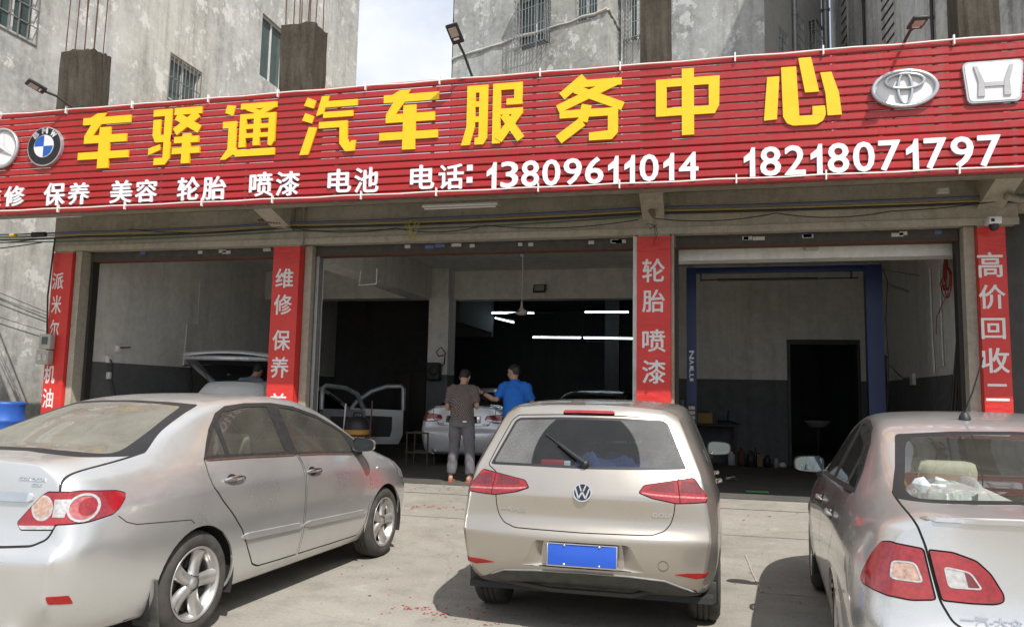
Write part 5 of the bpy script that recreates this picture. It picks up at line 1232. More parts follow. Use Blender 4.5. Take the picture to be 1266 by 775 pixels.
RG = [(-.52, 1.40), (-.30, 1.413), (0, 1.42), (.30, 1.413), (.52, 1.40), (.60, 1.25), (.70, 1.108), (.48, 1.122), (.2, 1.137), (0, 1.138), (-.2, 1.137), (-.48, 1.122), (-.70, 1.108), (-.60, 1.25)]
rg0 = c.cut(R3(RG, .03), 0); rgi = c.cut(R3([(-.45, 1.386), (-.25, 1.400), (0, 1.407), (.25, 1.400), (.45, 1.386), (.545, 1.25), (.632, 1.126), (.46, 1.136), (.2, 1.148), (0, 1.149), (-.2, 1.148), (-.46, 1.136), (-.632, 1.126), (-.545, 1.25)], .03), 0, (rg0,)); B.take(rg0, 'rear_glass_border', M_black, c.root, off=.001); B.take(rgi, 'rear_window', M_glR, c.root, off=.001)
WS = [(-.62, 1.0), (-.56, 1.25), (-.45, 1.40), (0, 1.425), (.45, 1.40), (.56, 1.25), (.62, 1.0), (.3, 1.045), (0, 1.055), (-.3, 1.045)]
U, V, D = Vector((1, 0, 0)), Vector((0, 0, 1)), Vector((0, 1, 0)); wp = c.pid(); B.carve(R3(WS, .03), U, V, D, wp, (0,), lambda q: 1.4 < q.y < 2.95); B.take(wp, 'windscreen', M_glC, c.root)
LID = [(-.690, 1.15), (-.69, 1.09), (-.712, .965), (-.722, .77), (-.700, .722), (-.63, .688), (-.467, .676), (0, .672), (.467, .676), (.63, .688), (.700, .722), (.722, .77), (.712, .965), (.69, 1.09), (.690, 1.15)]
lid = c.seam(R3(LID, .02), 0, .006, (0,), cond=lambda q: q.y < -.30); lo = B.take(lid, 'boot_lid', c.mat, c.root, thick=.012)
strip_on(B, 'chrome_garnish', [(-.565, .925), (-.3, .925), (0, .926), (.3, .925), (.565, .925)], .052, .022, M_chrome, lo, rear=True)
emblem(B, 'model_name', 'COROLLA', .535, 1.018, .165, .020, M_chrome, lo, .005, .05, .3); emblem(B, 'trim_name', 'GL-i', .565, .990, .055, .017, M_chrome, lo, .005, .06, .3)
take_gaps(c); B.take(0, 'body', c.mat, c.root, thick=.014)
for y in (0, 2.6):
    wheel_well(c.root, y, .315, .87)
    for s in (1, -1): wheel(c.root, .868*s, y, .318, s, .20, 5, .215, True)
interior(c, M_headr, (-.55, .10), 1.0, M_cream)
B.bm.free(); B.ref.free()

# ================================================================ champagne hatchback in the middle
c = Car('champagne_hatchback', GOL, (-.722, 5.74, 0), 'dusty champagne hatchback in the middle with blank blue plate and rear wiper', M_gold); c.gaps = []; B = c.B
M_glG = glass('hatch_rear_glass_dusty', (.60, .66, .72), .33, (.34, .34, .33), (.0, 1.075, .355)); M_glS = glass('hatch_side_glass', (.35, .38, .38), .12, (.3, .28, .25))
arches(c, (0, 2.637), .315, .350)
DLO = [(-.34, 1.065), (-.22, 1.22), (-.05, 1.345), (.35, 1.40), (.8, 1.412), (1.2, 1.40), (1.6, 1.335), (2.0, 1.19), (2.28, 1.05), (2.28, .985), (1.2, 1.018), (.2, 1.045)]
GL = [R3([(-.24, 1.085), (-.12, 1.27), (.09, 1.33), (.12, 1.07)]), R3([(.15, 1.345), (.5, 1.385), (.93, 1.388), (.95, 1.045), (.18, 1.07)], .02), R3([(1.03, 1.385), (1.25, 1.37), (1.6, 1.30), (2.0, 1.155), (2.12, 1.01), (1.05, 1.04)], .02)]
RD = [(.98, 1.03), (1.0, .95), (.99, .5), (.97, .27), (.62, .27), (.50, .36), (.40, .55), (.30, .66), (.20, .75), (.14, .90), (.13, 1.06)]
FD = [(.99, 1.03), (1.01, .95), (1.0, .5), (.98, .27), (2.1, .265), (2.18, .4), (2.2, .7), (2.2, .95), (2.18, .99)]
for s in (1, -1):
    d = c.cut(DLO, 90, (0,), s); g = [c.cut(p, 90, (d,), s) for p in GL]
    rd = c.seam(R3(RD, .02), 90, .0045, (0,), s); fd = c.seam(R3(FD, .02), 90, .0045, (0,), s)
    ro = B.take(rd, 'rear_door', c.mat, c.root, thick=.012); fo = B.take(fd, 'front_door', c.mat, c.root, thick=.012)
    B.take(d, 'window_surround', M_trim, c.root, thick=.012, off=-.001)
    for gid, par in zip(g, (ro, ro, fo)): B.take(gid, 'window', M_glS, par, off=-.006)
    handle(B, .36, .90, s, ro, c.mat); handle(B, 1.22, .885, s, fo, c.mat)
    A = 22; LP = [(.345, -.748, .917), (.380, -.725, .966), (.589, -.684, 1.003), (.680, -.66, 1.019), (.694, -.66, 1.008), (.725, -.675, .965), (.765, -.66, .904), (.757, -.67, .873), (.69, -.71, .866), (.581, -.739, .860), (.432, -.752, .886)]
    L0 = c.seam(R3(c.conv(LP, A), .014), A, .003, (0,), s); u = lambda x, y: x*cos(radians(A))+y*sin(radians(A))
    sp = c.cut([(u(.586, -.70)-.0025, .80), (u(.586, -.70)+.0025, .80), (u(.588, -.69)+.0025, 1.05), (u(.588, -.69)-.0025, 1.05)], A, (L0,), s)
    wl = c.cut([(u(.36, -.74), .913), (u(.45, -.75), .903), (u(.583, -.74), .897), (u(.80, -.66), .893), (u(.80, -.66), .903), (u(.583, -.74), .908), (u(.45, -.75), .914), (u(.37, -.74), .922)], A, (L0,), s)
    up = c.cut([(u(.41, -.74), .935), (u(.47, -.74), .928), (u(.575, -.73), .925), (u(.575, -.72), .985), (u(.42, -.72), .960)], A, (L0,), s)
    uo = c.cut([(u(.605, -.72), .925), (u(.745, -.68), .920), (u(.705, -.67), .985), (u(.612, -.69), .993)], A, (L0,), s)
    lamp = B.take(L0, 'tail_lamp', M_lens, c.root, off=.006, thick=.02); B.take(sp, 'lamp_split', M_seam, lamp); B.take(wl, 'light_bar', simple('pink_light_bar', (.50, .20, .20), .25, .2, var=.35, scale=90), lamp, off=.007)
    B.take(up, 'brake_lens', M_lensd, lamp, off=.005); B.take(uo, 'brake_lens', M_lensd, lamp, off=.005)
    rf = c.conv([(.566, -.750, .440), (.64, -.74, .450), (.79, -.70, .458), (.75, -.71, .432), (.700, -.72, .416)], 20); ri = c.cut(R3(rf, .006), 20, (0,), s); B.take(ri, 'rear_reflector', M_reflx, c.root, off=.003, thick=.01)
    mirror(c, 1.98, 1.035, s, c.mat, .215, .135)
    b = MB(); Mf = Matrix.Translation((s*.745, -.38, .24)) @ Matrix.Rotation(radians(10), 4, 'X'); b.rbox(-.08, .075, -.008, .008, -.045, .10, .006, Mf); b.build('mud_flap', M_trimd, c.root)
# lower black valance
VT = [(-.72, .30), (-.64, .335), (-.572, .372), (-.507, .392), (-.30, .408), (0, .416), (.30, .410), (.507, .394), (.572, .374), (.64, .337), (.72, .30), (.72, .20), (-.72, .20)]
vt = c.cut(VT, 0, (0,), cond=lambda q: q.y < -.3); B.take(vt, 'lower_valance', M_trimd, c.root, off=.006, thick=.02)
strip_on(B, 'chrome_strip', [(-.60, .358), (-.507, .396), (-.30, .412), (0, .420), (.30, .414), (.507, .398), (.70, .325)], .007, .010, M_steel, c.root, rear=True)
# plate recess: pushed-in patch of the bumper with sloped sides
RC = [(-.300, .606), (.300, .606), (.350, .50), (.400, .440), (-.400, .440), (-.350, .50)]
rc = c.cut(R3(RC, .03), 0, (0,), cond=lambda q: q.y < -.6)
po = R3(RC, .03); pi_ = R3([(-.248, .600), (.248, .600), (.262, .50), (.262, .452), (-.262, .452), (-.262, .50)], .02); ny = 4; b = MB(); VL = []
for k in range(ny+1):
    t = k/ny
    for (x, z), (x2, z2) in zip(po, pi_):
        h_ = hit_rear(B, x, z); VL.append((x+(x2-x)*t, h_.y+(-.752-h_.y)*(t**1.4), z+(z2-z)*t))
n_ = len(po); b.add(VL, [(k*n_+i, k*n_+(i+1) % n_, (k+1)*n_+(i+1) % n_, (k+1)*n_+i) for k in range(ny) for i in range(n_)], True); b.add(VL[-n_:], [tuple(range(n_))], False); rcs = b.build('plate_recess', c.mat, c.root)
if sum(p.normal.y*p.area for p in rcs.data.polygons) > 0: rcs.data.flip_normals()
bmesh.ops.delete(B.bm, geom=[f for f in B.bm.faces if f[B.lay] == rc], context='FACES')
# hatch glass
RG = [(-.635, 1.050), (-.57, 1.195), (-.508, 1.335), (-.478, 1.356), (-.2, 1.368), (0, 1.371), (.2, 1.370), (.490, 1.362), (.520, 1.340), (.580, 1.200), (.640, 1.064), (.385, 1.054), (0, 1.047), (-.385, 1.050)]
GATE = [(-.562, .868), (-.558, .80), (-.541, .737), (-.506, .693), (-.43, .666), (0, .662), (.43, .668), (.520, .697), (.558, .745), (.575, .80), (.583, .868), (.583, 1.06), (.50, 1.36), (.3, 1.40), (-.3, 1.40), (-.48, 1.365), (-.62, 1.06), (-.568, .90)]
GATE = [(-.575, .868), (-.568, .80), (-.548, .737), (-.510, .693), (-.43, .666), (0, .661), (.43, .666), (.510, .693), (.548, .737), (.568, .80), (.575, .868), (.585, 1.00), (.655, 1.045), (.60, 1.19), (.535, 1.34), (.49, 1.378), (.2, 1.388), (-.2, 1.388), (-.49, 1.378), (-.535, 1.34), (-.60, 1.19), (-.655, 1.045), (-.585, 1.00)]
gt = c.seam(R3(GATE, .02), 0, .0032, (0,), cond=lambda q: q.y < -.3); 
rg0 = c.cut(R3(RG, .02), 0, (gt,), cond=lambda q: q.y < -.3); rgi = c.cut(R3(inset(RG, .016), .02), 0, (rg0,), cond=lambda q: q.y < -.3)
bk = c.cut([(-.172, 1.388), (.172, 1.388), (.172, 1.411), (-.172, 1.411)], 0, (0,), cond=lambda q: q.y < -.3)
gate = B.take(gt, 'tailgate', c.mat, c.root, thick=.012); B.take(rg0, 'rear_glass_border', M_black, gate, off=.001); B.take(rgi, 'rear_window', M_glG, gate, off=.001)
strip_on(B, 'high_brake_lamp', [(-.172, 1.402), (0, 1.404), (.172, 1.402)], .024, .012, M_lens, gate, rear=True)
WS = [(-.66, 1.0), (-.60, 1.24), (-.49, 1.39), (0, 1.41), (.49, 1.39), (.60, 1.24), (.66, 1.0), (.3, 1.03), (0, 1.04), (-.3, 1.03)]
wp = c.pid(); B.carve(R3(WS, .03), U, V, D, wp, (0,), lambda q: 1.4 < q.y < 2.95); B.take(wp, 'windscreen', M_glS, c.root)
# badge, writing, plate, wiper
p = hit_rear(B, .0, .905); fr = surf_frame(B, p, (1, 0, 0)); b = MB(); disc(b, 0, 0, .060, .060, -.01, .010, 32, fr=fr); bd_ = b.build('badge', M_chrome, gate, fix=True)
b = MB(); disc(b, 0, 0, .052, .052, .010, .0115, 32, fr=fr); b.build('badge_field', simple('badge_navy', (.02, .03, .06), .3), bd_, fix=True) if False else b.build('badge_field', M_bblk, gate, fix=True)
b = MB()
def vline(pts, t, d0=.0115, d1=.016):
    for q in line(pts, t): b.prism(q, d0, d1, fr)
vline([(-.022, .046), (-.006, .006)], .009); vline([(.006, .006), (.022, .046)], .009); vline([(-.045, .024), (-.022, -.040)], .010); vline([(-.022, -.040), (-.001, .0)], .010); vline([(.001, .0), (.022, -.040)], .010); vline([(.022, -.040), (.045, .024)], .010)
b.build('badge_letters', M_chrome, gate, fix=True)
emblem(B, 'maker_name', '一汽-大众', -.445, .778, .175, .030, M_chrome, gate, .005, .02); emblem(B, 'model_name', 'GOLF', .492, .790, .120, .026, M_chrome, gate, .005, .05)
e = bpy.data.objects.new('x', None)
b = MB(); Mp = Matrix.Translation((0.005, -.800, .525)) @ Matrix.Rotation(radians(-6), 4, 'X')
b.rbox(-.222, .222, -.006, .006, -.072, .072, .005, Mp); pl = b.build('number_plate_frame', M_chrome, c.root)
b = MB(); b.rbox(-.214, .214, -.0085, -.004, -.064, .064, .002, Mp); b.build('number_plate', M_plate, pl)
b = MB()
for x, z in ((-.11, .058), (.11, .058), (-.11, -.056), (.11, -.056)): b.lathe([(0, 0), (.008, 0), (.009, .006)], 10, Mp @ Matrix.Translation((x, -.015, z)) @ Matrix.Rotation(-pi/2, 4, 'X'))
b.build('plate_screws', M_chrome, pl)
b = MB(); b.rbox(-.035, .035, -.80, -.75, .592, .612, .006); b.build('plate_lamp', M_black, c.root)
w0 = hit_rear(B, .0, 1.075); wn = B.normal(w0); w1 = hit_rear(B, -.10, 1.135); w2 = hit_rear(B, -.275, 1.252)
b = MB(); b.lathe([(0, .035), (.022, .032), (.030, .018), (.032, 0)], 16, Matrix.Translation(w0) @ wn.to_track_quat('Z', 'Y').to_matrix().to_4x4()); b.tube([w0+wn*.030, w1+wn*.034, (w1+w2)/2+wn*.026], [.018, .014, .010], 8); wi = b.build('wiper', M_black, gate)
b = MB(); q0 = hit_rear(B, -.045, 1.10)+wn*.012; b.tube([q0, w2+wn*.012], .006, 6); b.build('wiper_blade', M_black, wi)
p = hit_rear(B, .50, .49); fr = surf_frame(B, p, (1, 0, 0)); b = MB(); ring(b, 0, 0, .032, .032, .002, .002, .0, .0012, 28, fr=fr); b.build('tow_eye_cover', M_seam, c.root)
take_gaps(c); B.take(0, 'body', c.mat, c.root, thick=.014)
for y in (0, 2.637):
    wheel_well(c.root, y, .315, .845)
    for s in (1, -1): wheel(c.root, .846*s, y, .316, s, .215, 5, .205)
interior(c, M_darkint, None, 0, M_darkint, rear_back=.20)
b = MB(); b.box(-.60, .60, -.60, .05, .80, .83); b.build('luggage_shelf', M_darkint, c.root)
b = MB(); b.tube([(-.5, -.62, .30), (-.2, -.66, .275), (.30, -.66, .275), (.42, -.6, .30)], .016, 8); b.build('exhaust_pipe', M_iron, c.root)
B.bm.free(); B.ref.free()

# ================================================================ silver sedan on the right
c = Car('silver_sedan', BOR, (1.542, 4.286, 4.6), 'clean silver sedan at the right edge with large red tail lamps and roof antenna', M_silverB); c.gaps = []; B = c.B
M_glB = glass('right_sedan_glass', (.66, .70, .70), .06, (.3, .29, .26)); M_glBr = glass('right_sedan_rear_glass', (.80, .84, .80), .09, (.34, .33, .28))
arches(c, (0, 2.61), .315, .350)
DLO = [(-.06, 1.050), (.06, 1.15), (.28, 1.29), (.50, 1.365), (.80, 1.400), (1.1, 1.402), (1.45, 1.372), (1.8, 1.275), (2.1, 1.15), (2.33, 1.03), (2.30, .965), (1.2, 1.003), (.3, 1.038)]
GL = [R3([(.02, 1.068), (.18, 1.205), (.33, 1.285), (.335, 1.065)]), R3([(.365, 1.30), (.52, 1.350), (.8, 1.375), (1.06, 1.378), (1.09, 1.030), (.365, 1.060)], .02), R3([(1.16, 1.377), (1.4, 1.355), (1.75, 1.265), (2.05, 1.14), (2.2, 1.05), (2.18, .99), (1.18, 1.027)], .02)]
RD = [(1.12, 1.012), (1.14, .93), (1.13, .5), (1.11, .27), (.66, .27), (.56, .36), (.43, .57), (.31, .69), (.16, .80), (.05, .93), (-.02, 1.05), (.3, 1.045)]
FD = [(1.13, 1.012), (1.15, .93), (1.14, .5), (1.12, .27), (2.12, .265), (2.23, .4), (2.26, .7), (2.27, .90), (2.25, .97)]
for s in (1, -1):
    d = c.cut(DLO, 90, (0,), s); g = [c.cut(p, 90, (d,), s) for p in GL]
    rd = c.seam(R3(RD, .02), 90, .0045, (0,), s); fd = c.seam(R3(FD, .02), 90, .0045, (0,), s)
    ro = B.take(rd, 'rear_door', c.mat, c.root, thick=.012); fo = B.take(fd, 'front_door', c.mat, c.root, thick=.012)
    B.take(d, 'window_surround', M_trim, c.root, thick=.012, off=-.001)
    for gid, par in zip(g, (ro, ro, fo)): B.take(gid, 'window', M_glB, par, off=-.006)
    handle(B, .40, .885, s, ro, c.mat); handle(B, 1.32, .865, s, fo, c.mat)
    strip_on(B, 'belt_strip', [(-.03, 1.045), (.3, 1.032), (1.11, 1.0)], .014, .006, M_chrome, ro, s)
    A = 42; LO = [(.735, -.885, .958), (.768, -.855, .950), (.801, -.833, .895), (.835, -.80, .800), (.835, -.81, .772), (.755, -.935, .752), (.674, -.95, .745), (.588, -.961, .757), (.605, -.947, .848), (.626, -.935, .945)]
    lp = c.conv(LO, A); L0 = c.seam(R3(lp, .014), A, .003, (0,), s)
    co = c.cut(R3(c.conv([(.735, -.915, .888), (.655, -.935, .890), (.630, -.95, .815), (.742, -.925, .818)], A), .02), A, (L0,), s); coi = c.cut(inset(R3(c.conv([(.735, -.915, .888), (.655, -.935, .890), (.630, -.95, .815), (.742, -.925, .818)], A), .02), .006), A, (co,), s)
    lamp = B.take(L0, 'tail_lamp', M_lens, c.root, off=.006, thick=.02); B.take(co, 'lens_border', M_clear, lamp, off=.008, thick=.006); B.take(coi, 'indicator_lens', M_amber, lamp, off=.006)
    A = 0; LI = [(.610, .944), (.524, .942), (.447, .918), (.402, .874), (.364, .803), (.366, .774), (.398, .762), (.475, .757), (.574, .757), (.594, .849)]
    c.li = getattr(c, 'li', []); L1 = c.seam(R3([(s*x, z) for x, z in LI], .014), 0, .003, (0,), 1, cond=lambda q: q.y < -.8)
    ciP = R3([(s*.560, .886), (s*.470, .874), (s*.432, .812), (s*.548, .808)], .018); ci = c.cut(ciP, 0, (L1,), 1, cond=lambda q: q.y < -.8); cii = c.cut(inset(ciP, .006), 0, (ci,), 1, cond=lambda q: q.y < -.8); ch = c.cut([(s*.497, .9), (s*.43, .9), (s*.43, .80), (s*.478, .80)], 0, (cii,), 1, cond=lambda q: q.y < -.8)
    c.li.append((L1, ci, cii, ch))
    mirror(c, 2.02, 1.02, s, c.mat, .215, .13)
LID = [(-.668, 1.115), (-.665, 1.08), (-.642, 1.02), (-.620, .95), (-.6015, .85), (-.582, .755), (-.545, .685), (-.50, .66), (0, .655), (.50, .66), (.545, .685), (.582, .755), (.6015, .85), (.620, .95), (.642, 1.02), (.665, 1.08), (.668, 1.115)]
RG = [(-.555, 1.342), (-.28, 1.365), (0, 1.373), (.28, 1.365), (.555, 1.342), (.612, 1.20), (.672, 1.088), (.50, 1.094), (.24, 1.106), (0, 1.108), (-.24, 1.106), (-.50, 1.094), (-.672, 1.088), (-.612, 1.20)]
rg0 = c.cut(R3(RG, .02), 0, (0,), cond=lambda q: q.y > -.95); rgi = c.cut(R3([(-.515, 1.325), (-.26, 1.350), (0, 1.358), (.26, 1.350), (.515, 1.325), (.570, 1.20), (.628, 1.098), (.48, 1.103), (.24, 1.114), (0, 1.117), (-.24, 1.114), (-.48, 1.103), (-.628, 1.098), (-.570, 1.20)], .05), 0, (rg0,), cond=lambda q: q.y > -.95)
lid = c.seam(R3(LID, .02), 0, .0045, (0,), cond=lambda q: q.y < -.30)
lo = B.take(lid, 'boot_lid', c.mat, c.root, thick=.012)
for L1, ci, cii, ch in c.li:
    lamp = B.take(L1, 'inner_tail_lamp', M_lens, lo, off=.006, thick=.02)
    B.take(ci, 'lens_border', M_clear, lo, off=.008, thick=.006); B.take(cii, 'reversing_lens', M_clear, lo, off=.006); B.take(ch, 'fog_lens', M_lensd, lo, off=.007)
B.take(rg0, 'rear_glass_border', M_black, c.root, off=.001); B.take(rgi, 'rear_window', M_glBr, c.root, off=.001)
wp = c.pid(); B.carve(R3([(x, z-.005) for x, z in WS], .03), U, V, D, wp, (0,), lambda q: 1.4 < q.y < 2.95); B.take(wp, 'windscreen', M_glS, c.root)
emblem(B, 'maker_name', '一汽-大众', -.415, .705, .20, .034, M_chrome, lo, .006, .02)
strip_on(B, 'lid_lip', [(-.62, 1.052), (-.3, 1.068), (0, 1.072), (.3, 1.068), (.62, 1.052)], .02, .010, c.mat, lo, rear=True)
p = B.hit((-.17, .46, 3), (0, 0, -1)); b = MB(); b.lathe([(.032, 0), (.028, .016), (.016, .036), (.008, .045), (0, .046)], 16, Matrix.Translation(p)); b.build('antenna_base', M_black, c.root)
b = MB(); b.tube([p+Vector((0, 0, .03)), p+Vector((.03, -.08, .16)), p+Vector((.055, -.20, .33))], [.006, .0045, .003], 6); b.build('antenna_mast', M_black, c.root)
take_gaps(c); B.take(0, 'body', c.mat, c.root, thick=.014)
for y in (0, 2.61):
    wheel_well(c.root, y, .315, .88)
    for s in (1, -1): wheel(c.root, .872*s, y, .316, s, .205, 5, .21)
interior(c, M_headr, (-.75, .02), 1.02, M_cream, rear_back=.24, hr=.10)
B.bm.free(); B.ref.free()
# ================================================================ other cars inside the workshop
def plain_car(name, T, pose, label, mat, glassm, z=.206, group='cars inside the workshop', lamps=True, level=2, open_back=False):
    T = dict(T); bm = car_surface(T['st'], T['rear'], T['front'], level, T['crease'], T['rcrease'], T['dz'])
    c = Car.__new__(Car); c.mat = mat; c.n = 0; c.root = empty(name, (pose[0], pose[1], z), -radians(pose[2]), label, 'car', group); c.B = Body(bm); c.gaps = []
    return c
M_doorp = paint('silver_door_paint', (.30, .31, .32), (.3, .3, .3), dustamt=.2, metal=.3)
M_pearl = paint('pearl_white_paint', (.74, .76, .80), (.5, .5, .5), dustamt=.12, metal=.3); M_darkp = paint('black_car_paint', (.03, .03, .035), (.1, .1, .1), dustamt=.2, metal=.3); add_backface(M_pearl, (.1, .1, .1)); add_backface(M_darkp, (.03, .03, .03))
M_glD = glass('tinted_glass', (.12, .13, .13), .05)
# pearl sedan behind the two men
c = plain_car('pearl_sedan', BOR, (-4.16, 14.65, 1.0), 'pearl white sedan seen from behind in the middle bay, in front of the two men', M_pearl, M_glD); B = c.B
arches(c, (0, 2.61), .315, .350)
rg0 = c.cut(R3([(x, z) for x, z in ((-.55, 1.342), (0, 1.372), (.55, 1.342), (.67, 1.092), (0, 1.112), (-.67, 1.092))], .03), 0, (0,), cond=lambda q: q.y > -.95)
LID = [(-.60, 1.18), (-.60, 1.08), (-.60, .95), (-.585, .86), (-.50, .80), (-.47, .75), (-.40, .74), (0, .735), (.40, .74), (.47, .75), (.50, .80), (.585, .86), (.60, .95), (.60, 1.08), (.60, 1.18)]
lid = c.seam(R3(LID, .02), 0, .005, (0,), cond=lambda q: q.y < -.3)
for s in (1, -1):
    LO = [(.845, -.60, .985), (.60, -.94, .955), (.43, -.96, .935), (.40, -.97, .86), (.56, -.95, .805), (.72, -.93, .800), (.86, -.70, .84), (.868, -.60, .93)]
    L0 = c.seam(R3(c.conv(LO, 30), .02), 30, .004, (0, lid), s); u = lambda x, y: x*cos(radians(30))+y*sin(radians(30))
    lr = c.cut([(u(.42, -.96), .835), (u(.70, -.93), .815), (u(.70, -.93), .85), (u(.43, -.96), .87)], 30, (L0,), s)
    lamp = B.take(L0, 'tail_lamp', M_lens, c.root, off=.006, thick=.02); B.take(lr, 'reversing_lens', M_clear, lamp, off=.008)
    d = c.cut([(-.06, 1.05), (.28, 1.29), (.8, 1.40), (1.45, 1.372), (2.33, 1.03), (1.2, 1.003)], 90, (0,), s); B.take(d, 'window', M_glD, c.root)
    b = MB(); b.lathe([(.036, .0), (.042, .02), (.042, -.08), (.036, -.08), (.034, .0)], 16, Matrix.Translation((s*.55, -.97, .27)) @ Matrix.Rotation(pi/2, 4, 'X')); b.build('exhaust_pipe', M_chrome, c.root)
lo = B.take(lid, 'boot_lid', c.mat, c.root, thick=.012); B.take(rg0, 'rear_window', M_glD, c.root)
strip_on(B, 'boot_spoiler', [(-.60, 1.066), (-.3, 1.082), (0, 1.086), (.3, 1.082), (.60, 1.066)], .03, .025, c.mat, lo, rear=True)
for x0 in (-.30, .30): strip_on(B, 'plate_surround', [(x0, .93), (x0, .80)], .02, .02, M_chrome, lo, rear=True) if False else None
b = MB(); b.rbox(-.33, .33, -1.005, -.975, .80, .93, .02); b.build('plate_surround', M_chrome, lo); b = MB(); b.rbox(-.27, .27, -1.012, -1.0, .80, .915, .01); b.build('plate_recess', M_darkint, lo)
emblem(B, 'model_name', 'GS 300', .43, .775, .13, .024, M_iron, lo, .004, .03); emblem(B, 'maker_name', 'LEXUS', -.43, .775, .13, .022, M_reflx, lo, .004, .03)
take_gaps(c); B.take(0, 'body', c.mat, c.root, thick=.012)
for y in (0, 2.61):
    wheel_well(c.root, y, .315, .88)
    for s in (1, -1): wheel(c.root, .872*s, y, .316, s, .205)
B.bm.free(); B.ref.free()
# dark cars at the back
def dark(name, T, pose, label, glassm=M_glD, mat=M_darkp):
    c = plain_car(name, T, pose, label, mat, glassm); B = c.B; arches(c, (0, 2.61), .315, .350)
    for s in (1, -1):
        d = c.cut([(-.06, 1.05), (.28, 1.29), (.8, 1.40), (1.45, 1.372), (2.33, 1.03), (1.2, 1.003)], 90, (0,), s); B.take(d, 'window', glassm, c.root)
        L0 = c.cut(R3(c.conv([(.845, -.60, .985), (.50, -.96, .955), (.50, -.96, .83), (.86, -.65, .84)], 30), .02), 30, (0,), s); B.take(L0, 'tail_lamp', M_lens, c.root, off=.006, thick=.02)
    rg = c.cut(R3([(-.50, 1.335), (0, 1.365), (.50, 1.335), (.60, 1.10), (0, 1.118), (-.60, 1.10)], .03), 0, (0,), cond=lambda q: q.y > -.95); B.take(rg, 'rear_window', glassm, c.root)
    B.take(0, 'body', c.mat, c.root, thick=.01)
    for y in (0, 2.61):
        for s in (1, -1): wheel(c.root, .872*s, y, .316, s, .205)
    B.bm.free(); B.ref.free(); return c
dark('black_sedan', BOR, (-2.1, 15.3, 8), 'black sedan in the gloom to the right of the pearl sedan')
# white hatch with raised tailgate in the left bay
c = plain_car('white_wagon', GOL, (-8.98, 14.4, -16), 'white wagon in the left bay with its tailgate raised', M_pearl, M_glD); B = c.B
arches(c, (0, 2.637), .315, .350)
for s in (1, -1):
    d = c.cut([(-.34, 1.065), (-.05, 1.345), (.8, 1.412), (1.6, 1.335), (2.28, 1.05), (1.2, 1.018)], 90, (0,), s); B.take(d, 'window', M_glD, c.root)
    L0 = c.cut(R3(c.conv([(.60, -.74, .90), (.62, -.70, 1.02), (.76, -.66, 1.02), (.79, -.62, .90)], 22), .02), 22, (0,), s); B.take(L0, 'tail_lamp', M_lens, c.root, off=.006, thick=.02)
op = c.cut(R3([(-.56, .66), (.56, .66), (.60, 1.0), (.50, 1.36), (-.50, 1.36), (-.60, 1.0)], .06), 0, (0,), cond=lambda q: q.y < -.3)
bmesh.ops.delete(B.bm, geom=[f for f in B.bm.faces if f[B.lay] == op], context='FACES')
B.take(0, 'body', c.mat, c.root, thick=.05)
for y in (0, 2.637):
    for s in (1, -1): wheel(c.root, .872*s, y, .316, s, .205)
b = MB(); b.box(-.6, .6, -.5, 1.0, .55, .60); b.rbox(-.6, .6, .35, .5, .6, 1.2, .05); b.build('load_floor', M_darkint, c.root)
# raised tailgate: curved outer skin, dark inner frame with glass
Mt = Matrix.Translation((0, -.42, 1.44)); b = MB(); prof = [(0, 0), (-.22, .16), (-.5, .33), (-.78, .46), (-1.02, .52), (-1.16, .47)]
L_ = []
for i, (y, z) in enumerate(prof):
    hw = (.60, .72, .82, .88, .88, .80)[i]
    for k in range(9): t = -1+k/4; L_.append((hw*t, y, z+.07*(1-t*t)-.0))
b.add([Mt @ Vector(v) for v in L_], [(i*9+k, i*9+k+1, (i+1)*9+k+1, (i+1)*9+k) for i in range(5) for k in range(8)], True)
tg = b.build('raised_tailgate', M_pearl, c.root); m_ = tg.modifiers.new('s', 'SOLIDIFY'); m_.thickness = .03; m_.offset = -1
b = MB(); P = [(Mt @ Vector((x, y, z-.05))) for x, y, z in ((-.50, -.08, .06), (.50, -.08, .06), (.66, -.62, .38), (-.66, -.62, .38))]; b.add(P, [(0, 1, 2, 3)], False); b.build('tailgate_glass', M_black, tg)
b = MB(); P = [(Mt @ Vector((x, y, z-.05))) for x, y, z in ((-.66, -.64, .39), (.66, -.64, .39), (.68, -.98, .50), (-.68, -.98, .50))]; b.add(P, [(0, 1, 2, 3)], False); b.build('tailgate_lining', M_darkint, tg)
b = MB(); q = [(Mt @ Vector(v)) for v in ((-.55, 0, -.03), (-.78, -.5, .27), (-.82, -1.05, .46), (.82, -1.05, .46), (.78, -.5, .27), (.55, 0, -.03))]; b.tube(q, .05, 8); b.build('inner_frame', M_pearl, tg)
for s in (1, -1): b = MB(); b.tube([(s*.56, -.50, 1.15), Mt @ Vector((s*.66, -.50, .26))], .010, 6); b.build('gas_strut', M_steel, c.root)
b = MB(); b.box(-.03, .03, -1.5, -1.46, 1.50, 1.53, Matrix.Translation((0, .02, .08))); b.build('latch', M_black, tg)
B.bm.free(); B.ref.free()
